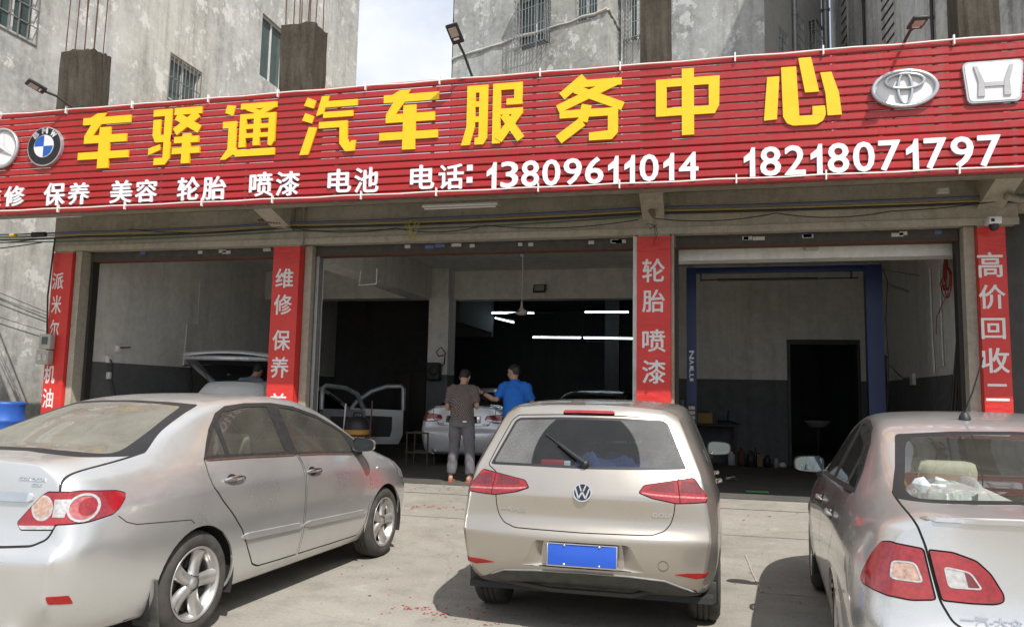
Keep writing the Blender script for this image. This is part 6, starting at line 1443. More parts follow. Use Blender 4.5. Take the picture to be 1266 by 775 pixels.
# white car whose doors stand open, mostly hidden by the second column
c = plain_car('white_hatchback', GOL, (-7.75, 12.35, 2), 'white car behind the second column with both right doors standing open', M_pearl, M_glD); B = c.B
arches(c, (0, 2.637), .315, .350); bl_ = [f for f in B.bm.faces]
for s in (1, -1):
    d = c.cut([(-.34, 1.065), (-.05, 1.345), (.8, 1.412), (1.6, 1.335), (2.28, 1.05), (2.2, .27), (.62, .27), (.14, .90)], 90, (0,), s)
    if s > 0: bmesh.ops.delete(B.bm, geom=[f for f in B.bm.faces if f[B.lay] == d], context='FACES')
    else: B.take(d, 'window', M_glD, c.root)
B.take(0, 'body', c.mat, c.root, thick=.05)
for y in (0, 2.637):
    for s in (1, -1): wheel(c.root, .872*s, y, .316, s, .205)
interior(c, M_darkint, None, 0, M_darkint)
def open_door(hx, hy, ang, flip, tall=1.42, L=.95):
    Md = Matrix.Translation((hx, hy, 0)) @ Matrix.Rotation(ang, 4, 'Z'); b = MB()   # local: x along the door away from the hinge
    out = [(0, .30), (.86*L, .30), (L, .50), (L, .98)] ; b2 = MB()
    b.prism([(0, .30), (L*.93, .30), (L, .48), (L, .97), (0, 1.0)], -.06, .06, lambda u, v, d: Md @ Vector((u, d, v)))
    fr_ = [(0.02, .98), (.12, 1.12), (.40, 1.33), (.70, tall-.01), (L-.06, tall), (L-.01, tall-.05), (L, .97)] if not flip else [(.0, .98), (.0, tall-.05), (.08, tall), (.5, tall-.03), (.78, 1.28), (L, 1.0)]
    b.tube([Md @ Vector((u, 0, v)) for u, v in fr_], .048, 8)
    o = b.build('open_door', M_doorp, c.root, fix=True)
    b = MB(); b.prism([(.16, .44), (L*.76, .44), (L-.22, .58), (L-.22, .84), (.16, .86)], -.075, -.062, lambda u, v, d: Md @ Vector((u, d, v))); b.build('door_lining', M_darkint, o, fix=True)
open_door(.90, 1.0, radians(62), True); open_door(.90, 2.15, radians(28), False, 1.45, 1.05)
B.bm.free(); B.ref.free()

# ================================================================ workshop equipment
e = empty('two_post_lift', (1.15, 13.1, .206), 0, 'blue two post car lift with white lettering in the right bay', 'lift')
for x, w in ((-1.275, .155), (1.52, .24)):
    b = MB(); d_ = .16
    for (x0, x1, y0, y1) in ((x-w/2, x+w/2, -.012, 0), (x-w/2, x-w/2+.012, 0, d_), (x+w/2-.012, x+w/2, 0, d_)): b.box(x0, x1, y0, y1, 0, 3.47)
    b.build('post', M_blue, e); b = MB(); b.rbox(x-.2, x+.2, -.12, .3, 0, .02, .005); b.build('base_plate', M_blue, e)
    b = MB(); b.rbox(x-w/2+.015, x+w/2-.015, .005, .11, .9, 1.5, .01); b.build('carriage', M_iron, e)
    b = MB(); b.lathe([(0, -.05), (.07, -.05), (.07, .05), (0, .05)], 16, Matrix.Translation((x, .05, 3.44)) @ Matrix.Rotation(pi/2, 4, 'X')); b.build('pulley_cover', M_meter, e)
b = MB(); b.rbox(-1.2, 1.42, 0, .10, 3.38, 3.47, .006); b.build('crossbar', M_blue, e)
b = MB(); b.tube([(-1.12, .05, 3.27), (1.3, .05, 3.27)], .012, 6); b.tube([(-.85, .05, 3.27), (.7, .05, 3.27)], .020, 8); b.build('safety_bar', M_black, e)
for x in (-1.12, 1.2): b = MB(); b.box(x-.012, x+.012, .03, .05, 3.25, 3.40); b.build('hanger', M_blue, e)
for ch, z, w, h in (('N', 2.235, .10, .14), ('A', 2.115, .09, .08), ('I', 2.03, .07, .05), ('L', 1.97, .09, .06), ('L', 1.89, .09, .06), ('I', 1.83, .07, .045)):
    fr = lambda u, v, d, z=z-.206+.206: Vector((-1.275+v, -.013-d, z-.206-u)); glyph('letter', ch, M_bwh, e, fr, 0, 0, h, w*.8, 0, .002, .03)
b = MB(); b.box(-1.335, -1.215, -.016, -.012, .87, 1.24); b.build('warning_label', M_black, e)
for k in range(4): b = MB(); b.box(-1.325, -1.225, -.019, -.0165, .90+k*.08, .955+k*.08); b.build('warning_text', M_paper, e)
b = MB(); b.rbox(-1.52, -1.38, .0, .16, 1.12, 1.32, .03); b.build('motor', M_black, e); b = MB(); b.tube([(-1.6, .05, 1.08), (-1.36, .05, 1.08)], .01, 6); b.build('release_lever', simple('orange_handle', (.5, .16, .03), .5), e)
b = MB(); b.tube([(1.62, .0, 3.40), (2.1, .6, 3.42), (2.40, .9, 3.42)], .012, 6); b.tube([(1.62, .0, 3.2), (2.3, 1.2, 3.2)], .02, 6); b.build('wall_brace', M_steel, e)
b = MB(); P = [(1.66, .03, 3.4), (1.72, .0, 3.2), (1.68, .02, 2.6), (1.70, .0, 1.9), (1.66, .02, 1.2)]; b.tube(P, .008, 5); b.build('hydraulic_hose', M_black, e)
# fluorescent tubes
def tube_light(p, q, label):
    p, q = Vector(p), Vector(q); e = empty('lit_tube_light', (p+q)/2, 0, label, 'tube light', 'lit tube lights in the back room'); c0 = (p+q)/2
    b = MB(); b.tube([p-c0, q-c0], .018, 8); b.build('tube', M_led, e); b = MB(); b.tube([p-c0+Vector((0, .01, .035)), q-c0+Vector((0, .01, .035))], .022, 6); b.build('batten', M_tube, e)
tube_light((-5.12, 19.0, 3.59), (-4.03, 19.0, 3.584), 'lit tube light directly above the white ceiling fan')
tube_light((-5.55, 21.0, 3.67), (-4.60, 19.2, 3.37), 'lit tube light running away at a slant left of the fan')
tube_light((-3.03, 21.0, 3.82), (-1.85, 21.0, 3.812), 'short lit tube light high on the right of the middle bay')
tube_light((-4.47, 21.0, 3.13), (-3.12, 21.0, 3.12), 'left half of the long lower row of lit tubes')
tube_light((-3.08, 21.0, 3.12), (-1.72, 21.0, 3.10), 'right half of the long lower row of lit tubes')
def fan(loc, rod, label, mat):
    e = empty('ceiling_fan', loc, 0, label, 'fan', 'ceiling fans'); b = MB(); b.lathe([(0, -.06), (.07, -.055), (.12, -.02), (.12, .03), (.05, .06), (.025, .12), (.022, .2), (0, .2)], 24); b.build('motor', mat, e)
    b = MB(); b.tube([(0, 0, .15), (0, 0, rod)], .012, 6); b.lathe([(0, rod-.02), (.05, rod-.02), (.05, rod+.03), (0, rod+.03)], 12); b.build('rod', M_black if mat != M_tube else M_tube, e)
    for k in range(3):
        a = .25+2*pi*k/3; Mb = Matrix.Rotation(a, 4, 'Z') @ Matrix.Rotation(radians(8), 4, 'X'); b = MB(); b.add([Mb @ Vector(v) for v in ((.10, -.02, .0), (.22, -.05, 0), (.62, -.065, 0), (.64, .05, 0), (.22, .06, 0), (.10, .02, 0), (.10, -.02, .006), (.22, -.05, .006), (.62, -.065, .006), (.64, .05, .006), (.22, .06, .006), (.10, .02, .006))], [(0, 1, 2, 3, 4, 5), (11, 10, 9, 8, 7, 6)]+[(i, 6+i, 6+(i+1) % 6, (i+1) % 6) for i in range(6)], False); b.build('blade', M_iron, e, fix=True)
fan((-3.43, 15.0, 3.16), 1.14, 'white ceiling fan hanging in the middle bay', M_tube); fan((-2.95, 20.0, 2.95), 1.35, 'dark ceiling fan deep in the back room below the tubes', M_iron)
e = empty('floodlight', (-3.48, 16.98, 3.90), 0, 'black square floodlight on the beam in the middle bay', 'floodlight')
b = MB(); Mx = Matrix.Rotation(radians(-25), 4, 'X'); b.rbox(-.14, .14, -.05, .0, -.10, .10, .015, Mx); b.build('housing', M_black, e); b = MB(); b.box(-.11, .11, -.056, -.0505, -.075, .075, Mx); b.build('front_glass', M_meter, e); b = MB(); b.tube([(-.15, -.02, 0), (-.15, .06, -.0), (.15, .06, 0), (.15, -.02, 0)], .008, 5); b.build('bracket', M_black, e)
e = empty('hose_reel', (-5.72, 16.45, 2.03), 0, 'dark wall hose reel with a looped hose on the inner column', 'hose reel')
b = MB(); b.rbox(-.17, .15, -.12, .08, -.22, .18, .04); b.build('case', M_black, e); b = MB(); b.lathe([(.05, 0), (.11, 0), (.11, -.02), (.05, -.02)], 20, Matrix.Translation((.02, -.13, 0)) @ Matrix.Rotation(-pi/2, 4, 'X')); b.build('hub', M_iron, e)
b = MB(); b.tube([(.12, -.06, .05), (.24, -.06, .15), (.26, -.06, .40), (.16, -.06, .52), (.05, -.06, .42), (.10, -.06, .32), (.22, -.06, .34)], .014, 6); b.build('hose', M_black, e)
e = empty('pipe_rack', (-5.60, 12.2, 3.33), 0, 'small white pipe frame hanging under the inner beam', 'frame')
b = MB(); b.tube([(-.02, 0, .25), (-.05, 0, 0), (.27, 0, .02), (.27, 0, .28)], .012, 6); b.build('pipe', M_tube, e)
tag(bx('pvc_conduit', M_tube, -5.89, -5.85, 11.27, 11.30, .206, 3.6), 'white vertical pipe down the right side of the second column', 'pipe')
# shop vacuum, broom sticks, crate, trestle
e = empty('shop_vacuum', (-5.50, 12.05, .206), 0, 'steel and orange shop vacuum between the white car doors and the pearl sedan', 'vacuum cleaner')
b = MB(); b.lathe([(0, .08), (.20, .08), (.21, .12), (.21, .62), (0, .62)], 28); b.build('drum', M_chrome, e); b = MB(); b.lathe([(.215, .62), (.225, .64), (.225, .70), (0, .70)], 28); b.build('orange_band', simple('orange_plastic', (.45, .22, .05), .5), e)
b = MB(); b.lathe([(.22, .70), (.21, .80), (.15, .90), (0, .92)], 28); b.tube([(-.08, 0, .90), (-.07, 0, .97), (.07, 0, .97), (.08, 0, .90)], .014, 6); b.build('motor_head', M_black, e)
for k in range(4): b = MB(); a = pi/4+k*pi/2; b.lathe([(0, 0), (.03, .0), (.03, .05), (0, .06)], 10, Matrix.Translation((.16*cos(a), .16*sin(a), .02))); b.build('castor', M_black, e)
def broom(x, y, h, label, mat, lean=.04):
    e = empty('broom', (x, y, .206), 0, label, 'broom', 'long handled tools by the vacuum'); b = MB(); b.tube([(0, 0, .1), (lean, .02, h)], .013, 6); b.build('stick', mat, e); b = MB(); b.rbox(-.14, .14, -.03, .03, 0, .12, .01); b.build('head', M_iron, e)
broom(-5.28, 12.0, 1.18, 'dark handled broom standing right of the shop vacuum', M_rust); broom(-5.80, 12.1, 1.12, 'pale handled broom standing left of the shop vacuum', M_tube)
M_crate = simple('old_wood', (.10, .07, .045), .8, var=.3, scale=20)
e = empty('wooden_crate', (-4.95, 13.75, .206), 0, 'open frame wooden crate at the left of the pearl sedan', 'crate')
for x in (-.25, .15):
    for y in (-.2, .2): b = MB(); b.box(x-.012, x+.012, y-.012, y+.012, 0, .60); b.build('upright', M_crate, e)
for z in (.25, .60):
    for y in (-.225, .2): b = MB(); b.box(-.27, .17, y, y+.024, z-.015, z+.015); b.build('rail', M_crate, e)
# things at the back of the right bay
e = empty('work_bench', (.35, 16.55, .206), 0, 'dark work bench with tools against the back wall by the left lift post', 'bench')
b = MB(); b.rbox(-.65, .40, -.28, .28, .78, .82, .006); b.build('top', M_iron, e)
for x in (-.6, .35):
    for y in (-.24, .24): b = MB(); b.box(x-.02, x+.02, y-.02, y+.02, 0, .78); b.build('leg', M_iron, e)
r_ = random.Random(9)
def boxthing(name, x, y, z, w, d, h, mat, label, cat='box', group=None, rz=0):
    b = MB(); b.rbox(-w/2, w/2, -d/2, d/2, 0, h, min(w, h)*.08); e = empty(name, (x, y, z), rz, label, cat, group); b.build('body', mat, e)
    b = MB(); b.rbox(-w*.3, w*.3, -d*.3, d*.3, h+.001, h+h*.12, .003); b.build('cap', M_black, e); return e
boxthing('tool_box', .10, 16.45, 1.03, .30, .2, .22, simple('ochre_case', (.32, .20, .05), .6), 'ochre tool case on the dark bench', 'tool box')
boxthing('tin', -.25, 16.5, 1.03, .12, .12, .15, M_papb, 'small pale tin at the left end of the dark bench', 'tin')
e = empty('impact_wrench', (.55, 16.45, 1.03), .4, 'dark power tool lying at the right end of the bench', 'tool'); b = MB(); b.tube([(-.2, 0, .05), (.0, 0, .06), (.28, 0, .0)], [.035, .03, .012], 8); b.build('body', M_black, e); b = MB(); b.tube([(0, 0, .05), (.02, 0, .28)], .02, 6); b.build('handle', M_black, e)
labs = ['white plastic jug, nearest the bench, on the floor by the back wall', 'rusty can in the row along the back wall', 'dark oil drum can in the row along the back wall', 'brown carton in the row along the back wall', 'black canister in the row along the back wall', 'pale bottle at the right end of the row by the dark doorway', 'low white tub in the row along the back wall', 'tall dark bottle in the row along the back wall']
for k, x in enumerate((.62, .80, .98, 1.15, 1.30, 1.46, 1.60, 1.08)):
    y = 16.6-.12*(k % 3); mat = (M_tube, M_rust, M_iron, M_wood, M_black, M_meter, M_tube, M_black)[k]; h = (.28, .34, .30, .24, .22, .20, .10, .36)[k]; r = (.07, .08, .085, .09, .07, .04, .08, .03)[k]
    e = empty('container', (x, y, .206), k*.3, labs[k], ('jug', 'can', 'can', 'carton', 'canister', 'bottle', 'tub', 'bottle')[k], 'containers along the back wall')
    b = MB()
    if k == 3: b.rbox(-r, r, -r, r, 0, h, .006)
    else: b.lathe([(0, 0), (r, .005), (r, h*.75), (r*.5, h*.85), (r*.4, h)]+[(0, h)], 14)
    b.build('body', mat, e); b = MB(); b.lathe([(0, h+.02), (r*.42, h+.02), (r*.42, h), (0, h)], 10); b.build('lid', M_black, e)
# basin on a stand inside the dark doorway
e = empty('wash_basin', (2.5, 18.2, .206), 0, 'pale wash basin on a stand just inside the dark doorway', 'basin'); b = MB(); b.lathe([(0, .78), (.15, .79), (.26, .90), (.28, .90), (.27, .88), (.16, .76), (0, .75)], 24); b.build('bowl', M_meter, e); b = MB(); b.tube([(0, 0, 0), (0, 0, .76)], .03, 8); b.build('stand', M_iron, e)
# right wall: red hose, sockets, pipes
e = empty('red_air_hose', (3.54, 12.45, 3.33), 0, 'coil of red air hose hung on the right wall', 'hose')
b = MB()
for k in range(7):
    w_ = .10+.035*k; hh = .26+.05*(k % 3); o_ = .04*sin(k*2.1); b.tube([(-.01*k*.5, o_*.3+w_*sin(t)*(.35 if cos(t) > 0 else 1), .05+o_+hh*cos(t)*(.9 if cos(t) > 0 else .8)) for t in [2*pi*j/16 for j in range(17)]], .007, 5, False)
b.tube([(0, 0, -.2), (.0, .35, -.35), (0, .62, -.50), (0, .68, -.75)], .007, 5); b.build('coil', simple('red_rubber_hose', (.32, .03, .02), .55), e)
e = empty('wall_pipe', (3.57, 13.1, 2.2), 0, 'painted pipe loop and brackets on the right wall', 'pipe'); b = MB(); b.tube([(0, .35, 1.45), (0, .35, .3), (0, .3, -.2)], .016, 6); b.tube([(0, -.15, 1.35), (0, -.15, 0), (0, -.2, -.1), (0, .1, -.1)], .014, 6); b.build('run', M_white, e)
e = empty('socket_box', (3.56, 14.65, 1.93), 0, 'white socket box on the right wall with a black lead', 'socket'); b = MB(); b.rbox(-.03, .03, -.09, .09, -.1, .1, .01); b.build('box', M_bwh, e); b = MB(); b.tube([(0, .08, .05), (-.02, .5, .02), (-.03, .9, .12), (-.03, 1.5, .3)], .009, 5); b.build('lead', M_black, e)
e = empty('wall_rack', (3.35, 15.9, .206), 0, 'narrow dark rack with rods against the right wall behind the lift', 'rack')
for y in (-.25, .25): b = MB(); b.tube([(0, y, 0), (0, y, 2.2)], .02, 6); b.build('upright', M_iron, e)
for z in (.5, 1.0, 1.5, 2.15): b = MB(); b.box(-.06, .06, -.27, .27, z, z+.02); b.build('shelf', M_iron, e)
e = empty('leaning_rods', (3.45, 11.7, .206), 0, 'dark rods leaning in the right corner behind the last column', 'rod'); 
for k in range(3): b = MB(); b.tube([(-.12-.05*k, .1*k, 0), (.06, .1*k, 2.9-.2*k)], .02, 6); b.build('rod', M_iron, e)
e = empty('control_box', (1.52, 11.33, 3.72), 0, 'pale box fixed on the white beam over the right bay', 'box'); b = MB(); b.rbox(-.09, .09, -.06, .06, -.12, .10, .01); b.build('body', M_meter, e); b = MB(); b.tube([(0, 0, .1), (0, 0, .16)], .02, 8); b.build('gland', M_meter, e)
# left wall: conduit, sockets, drooping lead
e = empty('left_wall_conduit', (-10.07, 13.6, 2.0), 0, 'white conduit with a jog down the left inner wall ending in a black lead', 'conduit'); b = MB(); b.tube([(0, .45, 1.75), (0, .45, .85), (0, .12, .80), (0, .08, -.02)], .016, 6); b.build('run', M_tube, e); b = MB(); b.tube([(0, .08, -.02), (.02, .3, .0), (.03, .35, -.4), (.03, .33, -1.2)], .014, 6); b.build('lead', M_black, e)
e = empty('left_wall_socket', (-10.06, 11.62, 2.0), 0, 'white socket boxes with a black plug and lead low on the left inner wall', 'socket')
for y, z in ((0, 0), (.05, -.28), (.22, .20)): b = MB(); b.rbox(-.03, .03, y-.05, y+.05, z-.06, z+.06, .01); b.build('box', M_tube, e)
b = MB(); b.tube([(.04, 0, 0), (.06, .05, -.1), (.06, .05, -.35), (.06, .22, -.75), (.06, .3, -1.3)], .011, 6); b.tube([(.03, .22, .22), (.06, .45, .24)], .012, 6); b.build('lead', M_black, e)
# litter: red firecracker paper, leaves, bottle
M_rp = simple('red_paper', (.50, .035, .035), .8, var=.3, scale=50); M_leaf = simple('dry_leaf', (.24, .17, .09), .8, var=.4, scale=30)
r_ = random.Random(21); b = MB().mat(M_rp); b.mat(M_leaf); b.mat(M_rp)
def flake(x, y, s, m=M_rp):
    b.mat(m); a = r_.uniform(0, 6.28); n = r_.choice((3, 4, 4, 5)); z = gz(y)+.003+(.006 if 11.05 < y else 0); h = s*.35
    P = [(x+s*r_.uniform(.5, 1)*cos(a+2*pi*k/n)*1.2, y+s*r_.uniform(.4, 1)*sin(a+2*pi*k/n), z+r_.uniform(0, h)) for k in range(n)]
    b.add(P, [tuple(range(n))], False)
for cx, cy, sx, sy, n, sz in ((-1.95, 5.37, .07, .035, 26, .011), (-1.76, 5.28, .05, .03, 18, .011), (-1.55, 5.38, .25, .07, 26, .010), (-1.42, 5.16, .10, .04, 16, .010), (-1.2, 5.30, .6, .12, 22, .010), (-1.3, 5.8, .9, .5, 60, .010), (-3.0, 9.4, 1.1, .07, 110, .016), (-3.2, 10.6, .8, .3, 60, .014), (-1.8, 7.2, 1.2, 1.5, 60, .010), (.6, 7.6, .6, 1.3, 30, .010), (.7, 10.0, .9, .2, 25, .016), (.62, 5.6, .08, .05, 25, .014), (-2.3, 6.3, .7, 1.0, 30, .010)):
    for _ in range(n): flake(cx+r_.gauss(0, sx), cy+r_.gauss(0, sy), sz*r_.uniform(.5, 1.5))
for _ in range(150): flake(r_.uniform(-5, 3), r_.uniform(5, 11.3), r_.uniform(.006, .022), M_leaf)
for _ in range(45): flake(r_.gauss(-3.3, .6), r_.gauss(11.0, .15), r_.uniform(.01, .028), M_leaf)
tag(b.build('firecracker_litter'), 'red firecracker paper scraps and dry bits scattered on the yard concrete', 'litter', kind='stuff')
e = empty('green_strip', (.78, 11.75, .212), .1, 'flattened green packet on the floor at the shadow edge', 'packet'); b = MB(); b.rbox(-.16, .16, -.045, .045, 0, .03, .01); b.build('wrapper', simple('green_film', (.05, .20, .07), .4), e)
e = empty('crumpled_paper', (.51, 13.5, .212), 0, 'crumpled white paper on the floor under the lift', 'paper'); b = MB()
for k in range(14): a = r_.uniform(0, 6); x, y = r_.uniform(-.1, .1), r_.uniform(-.06, .06); b.add([(x, y, r_.uniform(0, .05)), (x+.07*cos(a), y+.05*sin(a), r_.uniform(0, .05)), (x-.05*sin(a), y+.05*cos(a), r_.uniform(0, .06))], [(0, 1, 2)], False)
b.build('sheet', M_bwh, e)
# belongings inside the three parked cars
def incar(pose, v): 
    h = radians(pose[2]); return (pose[0]+v[0]*cos(h)+v[1]*sin(h), pose[1]-v[0]*sin(h)+v[1]*cos(h), v[2])
PG, PC, PB = (-.735, 5.74, 0), (-3.88, 4.40, 3.3), (1.542, 4.286, 4.6)
M_redbox = simple('red_box', (.50, .03, .04), .5); M_jean = simple('blue_cloth', (.03, .05, .14), .9, var=.4, scale=8)
e = empty('red_tissue_box', incar(PG, (-.24, -.40, .99)), .1, 'red box with a white end on the shelf behind the hatchback rear glass', 'box'); b = MB(); b.rbox(-.085, .07, -.05, .05, 0, .085, .006); b.build('carton', M_redbox, e); b = MB(); b.rbox(.071, .115, -.05, .05, .0, .08, .006); b.build('white_end', M_bwh, e); b = MB(); b.box(-.01, .05, -.053, -.0505, .015, .045); b.build('printed_panel', M_papb, e)
def cloth(name, loc, w, d, h, mat, label, seed):
    r = random.Random(seed); nx, ny = 26, 14; V = []; 
    for j in range(ny+1):
        for i in range(nx+1):
            u, v = i/nx, j/ny; ed = min(1, 6*min(u, 1-u), 5*min(v, 1-v)); z = h*ed*(.55+.45*sin(u*9+seed+3*v)*sin(v*7+u*5+seed))+h*.25*ed*sin(u*31+v*17+seed); V.append(((u-.5)*w+.02*sin(v*11), (v-.5)*d+.02*sin(u*13), max(0, z)))
    b = MB(); b.add(V, [(j*(nx+1)+i, j*(nx+1)+i+1, (j+1)*(nx+1)+i+1, (j+1)*(nx+1)+i) for j in range(ny) for i in range(nx)], True); o = b.build(name, mat); o.location = loc; return tag(o, label, 'jacket' if 'acket' in label else 'bag')
cloth('folded_jacket', incar(PG, (.16, -.34, .99)), .62, .30, .13, M_jean, 'crumpled navy jacket on the shelf inside the hatchback', 2)
bx_ = empty('shelf_base', incar(PG, (0, -.30, .83)), 0, 'dark raised luggage cover inside the hatchback', 'cover'); b = MB(); b.rbox(-.58, .58, -.22, .42, 0, .155, .02); b.build('cover', M_darkint, bx_)
M_bag = simple('white_plastic_bag', (.55, .58, .60), .35, var=.1)
cloth('plastic_bag', incar(PB, (-.42, -.34, 1.03)), .42, .30, .13, M_bag, 'crumpled white plastic bag behind the rear glass of the right sedan', 5)
cloth('plastic_bag', incar(PB, (.05, -.30, 1.03)), .36, .30, .10, M_bag, 'crumpled silvery bag beside the white sheet in the right sedan', 8)
e = empty('paper_sheet', incar(PB, (-.22, -.50, 1.04)), .3, 'white paper sheet leaning behind the rear glass of the right sedan', 'paper'); b = MB(); b.add([(-.14, 0, .0), (.18, -.05, .0), (.16, .12, .02), (-.06, .10, .11)], [(0, 1, 2, 3)], False); o = b.build('sheet', M_bwh, e); m_ = o.modifiers.new('s', 'SOLIDIFY'); m_.thickness = .002
# small posters and lockers deep inside so the dark room does not read empty
for i, (x, y, w, h, lb) in enumerate(((-7.6, 20.1, .9, 1.9, 'tall dark locker against the back wall of the left bay'), (-6.4, 20.1, .8, 1.4, 'lower dark locker beside the tall one in the left bay'), (-1.3, 21.5, .7, 2.0, 'tall dark cabinet deep in the middle room'))):
    e = empty('steel_locker', (x, y, .206), 0, lb, 'locker', 'dark lockers at the back'); b = MB(); b.rbox(-w/2, w/2, -.22, .22, 0, h, .01); b.build('case', M_iron, e)
    for s in (-1, 1): b = MB(); b.rbox(s*w/4-w/4+.012, s*w/4+w/4-.012, -.235, -.222, .06, h-.05, .004); b.build('door', M_iron, e)
# ================================================================ people
def loft(bm, rings, n=14):
    """rings: (centre, rx, ry, axis_dir, xdir)"""
    vs = []
    for c, rx, ry, ax, xd in rings:
        ax = Vector(ax).normalized(); x = Vector(xd); x = (x-ax*x.dot(ax)).normalized(); y = ax.cross(x)
        vs.append([bm.verts.new(Vector(c)+x*rx*cos(2*pi*k/n)+y*ry*sin(2*pi*k/n)) for k in range(n)])
    for a, b in zip(vs, vs[1:]):
        for k in range(n): bm.faces.new((a[k], a[(k+1) % n], b[(k+1) % n], b[k]))
    bm.faces.new(vs[0][::-1]); bm.faces.new(vs[-1])
def limb(bm, pts, rad, n=12, flat=1):
    P = [Vector(p) for p in pts]; R_ = []
    for i, p in enumerate(P):
        d = P[min(i+1, len(P)-1)]-P[max(i-1, 0)]; x = Vector((1, 0, 0)) if abs(d.normalized().x) < .9 else Vector((0, 1, 0))
        R_.append((p, rad[i], rad[i]*flat, d, x))
    loft(bm, R_, n)
def dense(pts, rad, k=4):
    """Catmull-Rom densify"""
    P = [Vector(p) for p in pts]; out = []; ro = []
    for i in range(len(P)-1):
        p0, p1, p2, p3 = P[max(i-1, 0)], P[i], P[i+1], P[min(i+2, len(P)-1)]
        for j in range(k):
            t = j/k; out.append(.5*((2*p1)+(p2-p0)*t+(2*p0-5*p1+4*p2-p3)*t*t+(3*p1-p0-3*p2+p3)*t**3)); ro.append(rad[i]*(1-t)+rad[i+1]*t)
    return out+[P[-1]], ro+[rad[-1]]
def fuse(name, bm, mat, parent, vox=.010, smooth=3, wrinkle=0, seed=0):
    me = bpy.data.meshes.new(name); bm.to_mesh(me); bm.free(); o = bpy.data.objects.new(name, me); COL.objects.link(o)
    m = o.modifiers.new('r', 'REMESH'); m.mode = 'VOXEL'; m.voxel_size = vox; s = o.modifiers.new('s', 'SMOOTH'); s.iterations = smooth; s.factor = .5
    bpy.context.view_layer.update(); m2 = bpy.data.meshes.new_from_object(o.evaluated_get(bpy.context.evaluated_depsgraph_get())); o.modifiers.clear(); o.data = m2; bpy.data.meshes.remove(me)
    if wrinkle:
        for v in m2.vertices:
            p = v.co; q = sin(p.z*38+4*sin(p.x*14+seed)+5*sin(p.y*11))*.6+sin((p.x+p.z*.6)*52+seed+3*sin(p.z*9))*.4; v.co += v.normal*q*wrinkle
    m2.materials.clear(); m2.materials.append(mat); m2.polygons.foreach_set('use_smooth', [True]*len(m2.polygons)); o.parent = parent; return o
def skin_mat(name, c):
    a = NT(name); co = a.coord(); a.set(Base_Color=a.ramp(a.noise(co, 14), [(.3, tuple(x*.85 for x in c)), (.7, c)]), Roughness=.5, Subsurface_Weight=.12, Subsurface_Scale=.01); return a.m
M_skin = skin_mat('skin', (.42, .25, .17)); M_hair = simple('black_hair', (.012, .010, .009), .55, bump=.6, scale=40)
def knit():
    a = NT('grey_patterned_knit'); co = a.coord(scale=(1, 1, 1)); w = a.n('ShaderNodeTexWave', wave_type='BANDS', bands_direction='DIAGONAL'); w.inputs['Scale'].default_value = 16; w.inputs['Distortion'].default_value = 5; w.inputs['Detail'].default_value = 2; a.l(co, w.inputs[0])
    a.set(Base_Color=a.ramp(w.outputs[0], [(.35, (.060, .048, .045)), (.7, (.19, .155, .14))]), Roughness=.95); return a.m
M_knit = knit(); M_polo = simple('bright_blue_polo', (.008, .13, .52), .8, var=.1, scale=10); M_gtrou = simple('grey_trousers', (.13, .125, .14), .9, var=.15, scale=8); M_dtrou = simple('dark_trousers', (.05, .042, .035), .9, var=.15, scale=8)
M_gshirt = simple('blue_grey_shirt', (.17, .20, .26), .9, var=.1, scale=8); M_flip = simple('coral_sandal', (.45, .10, .07), .6)
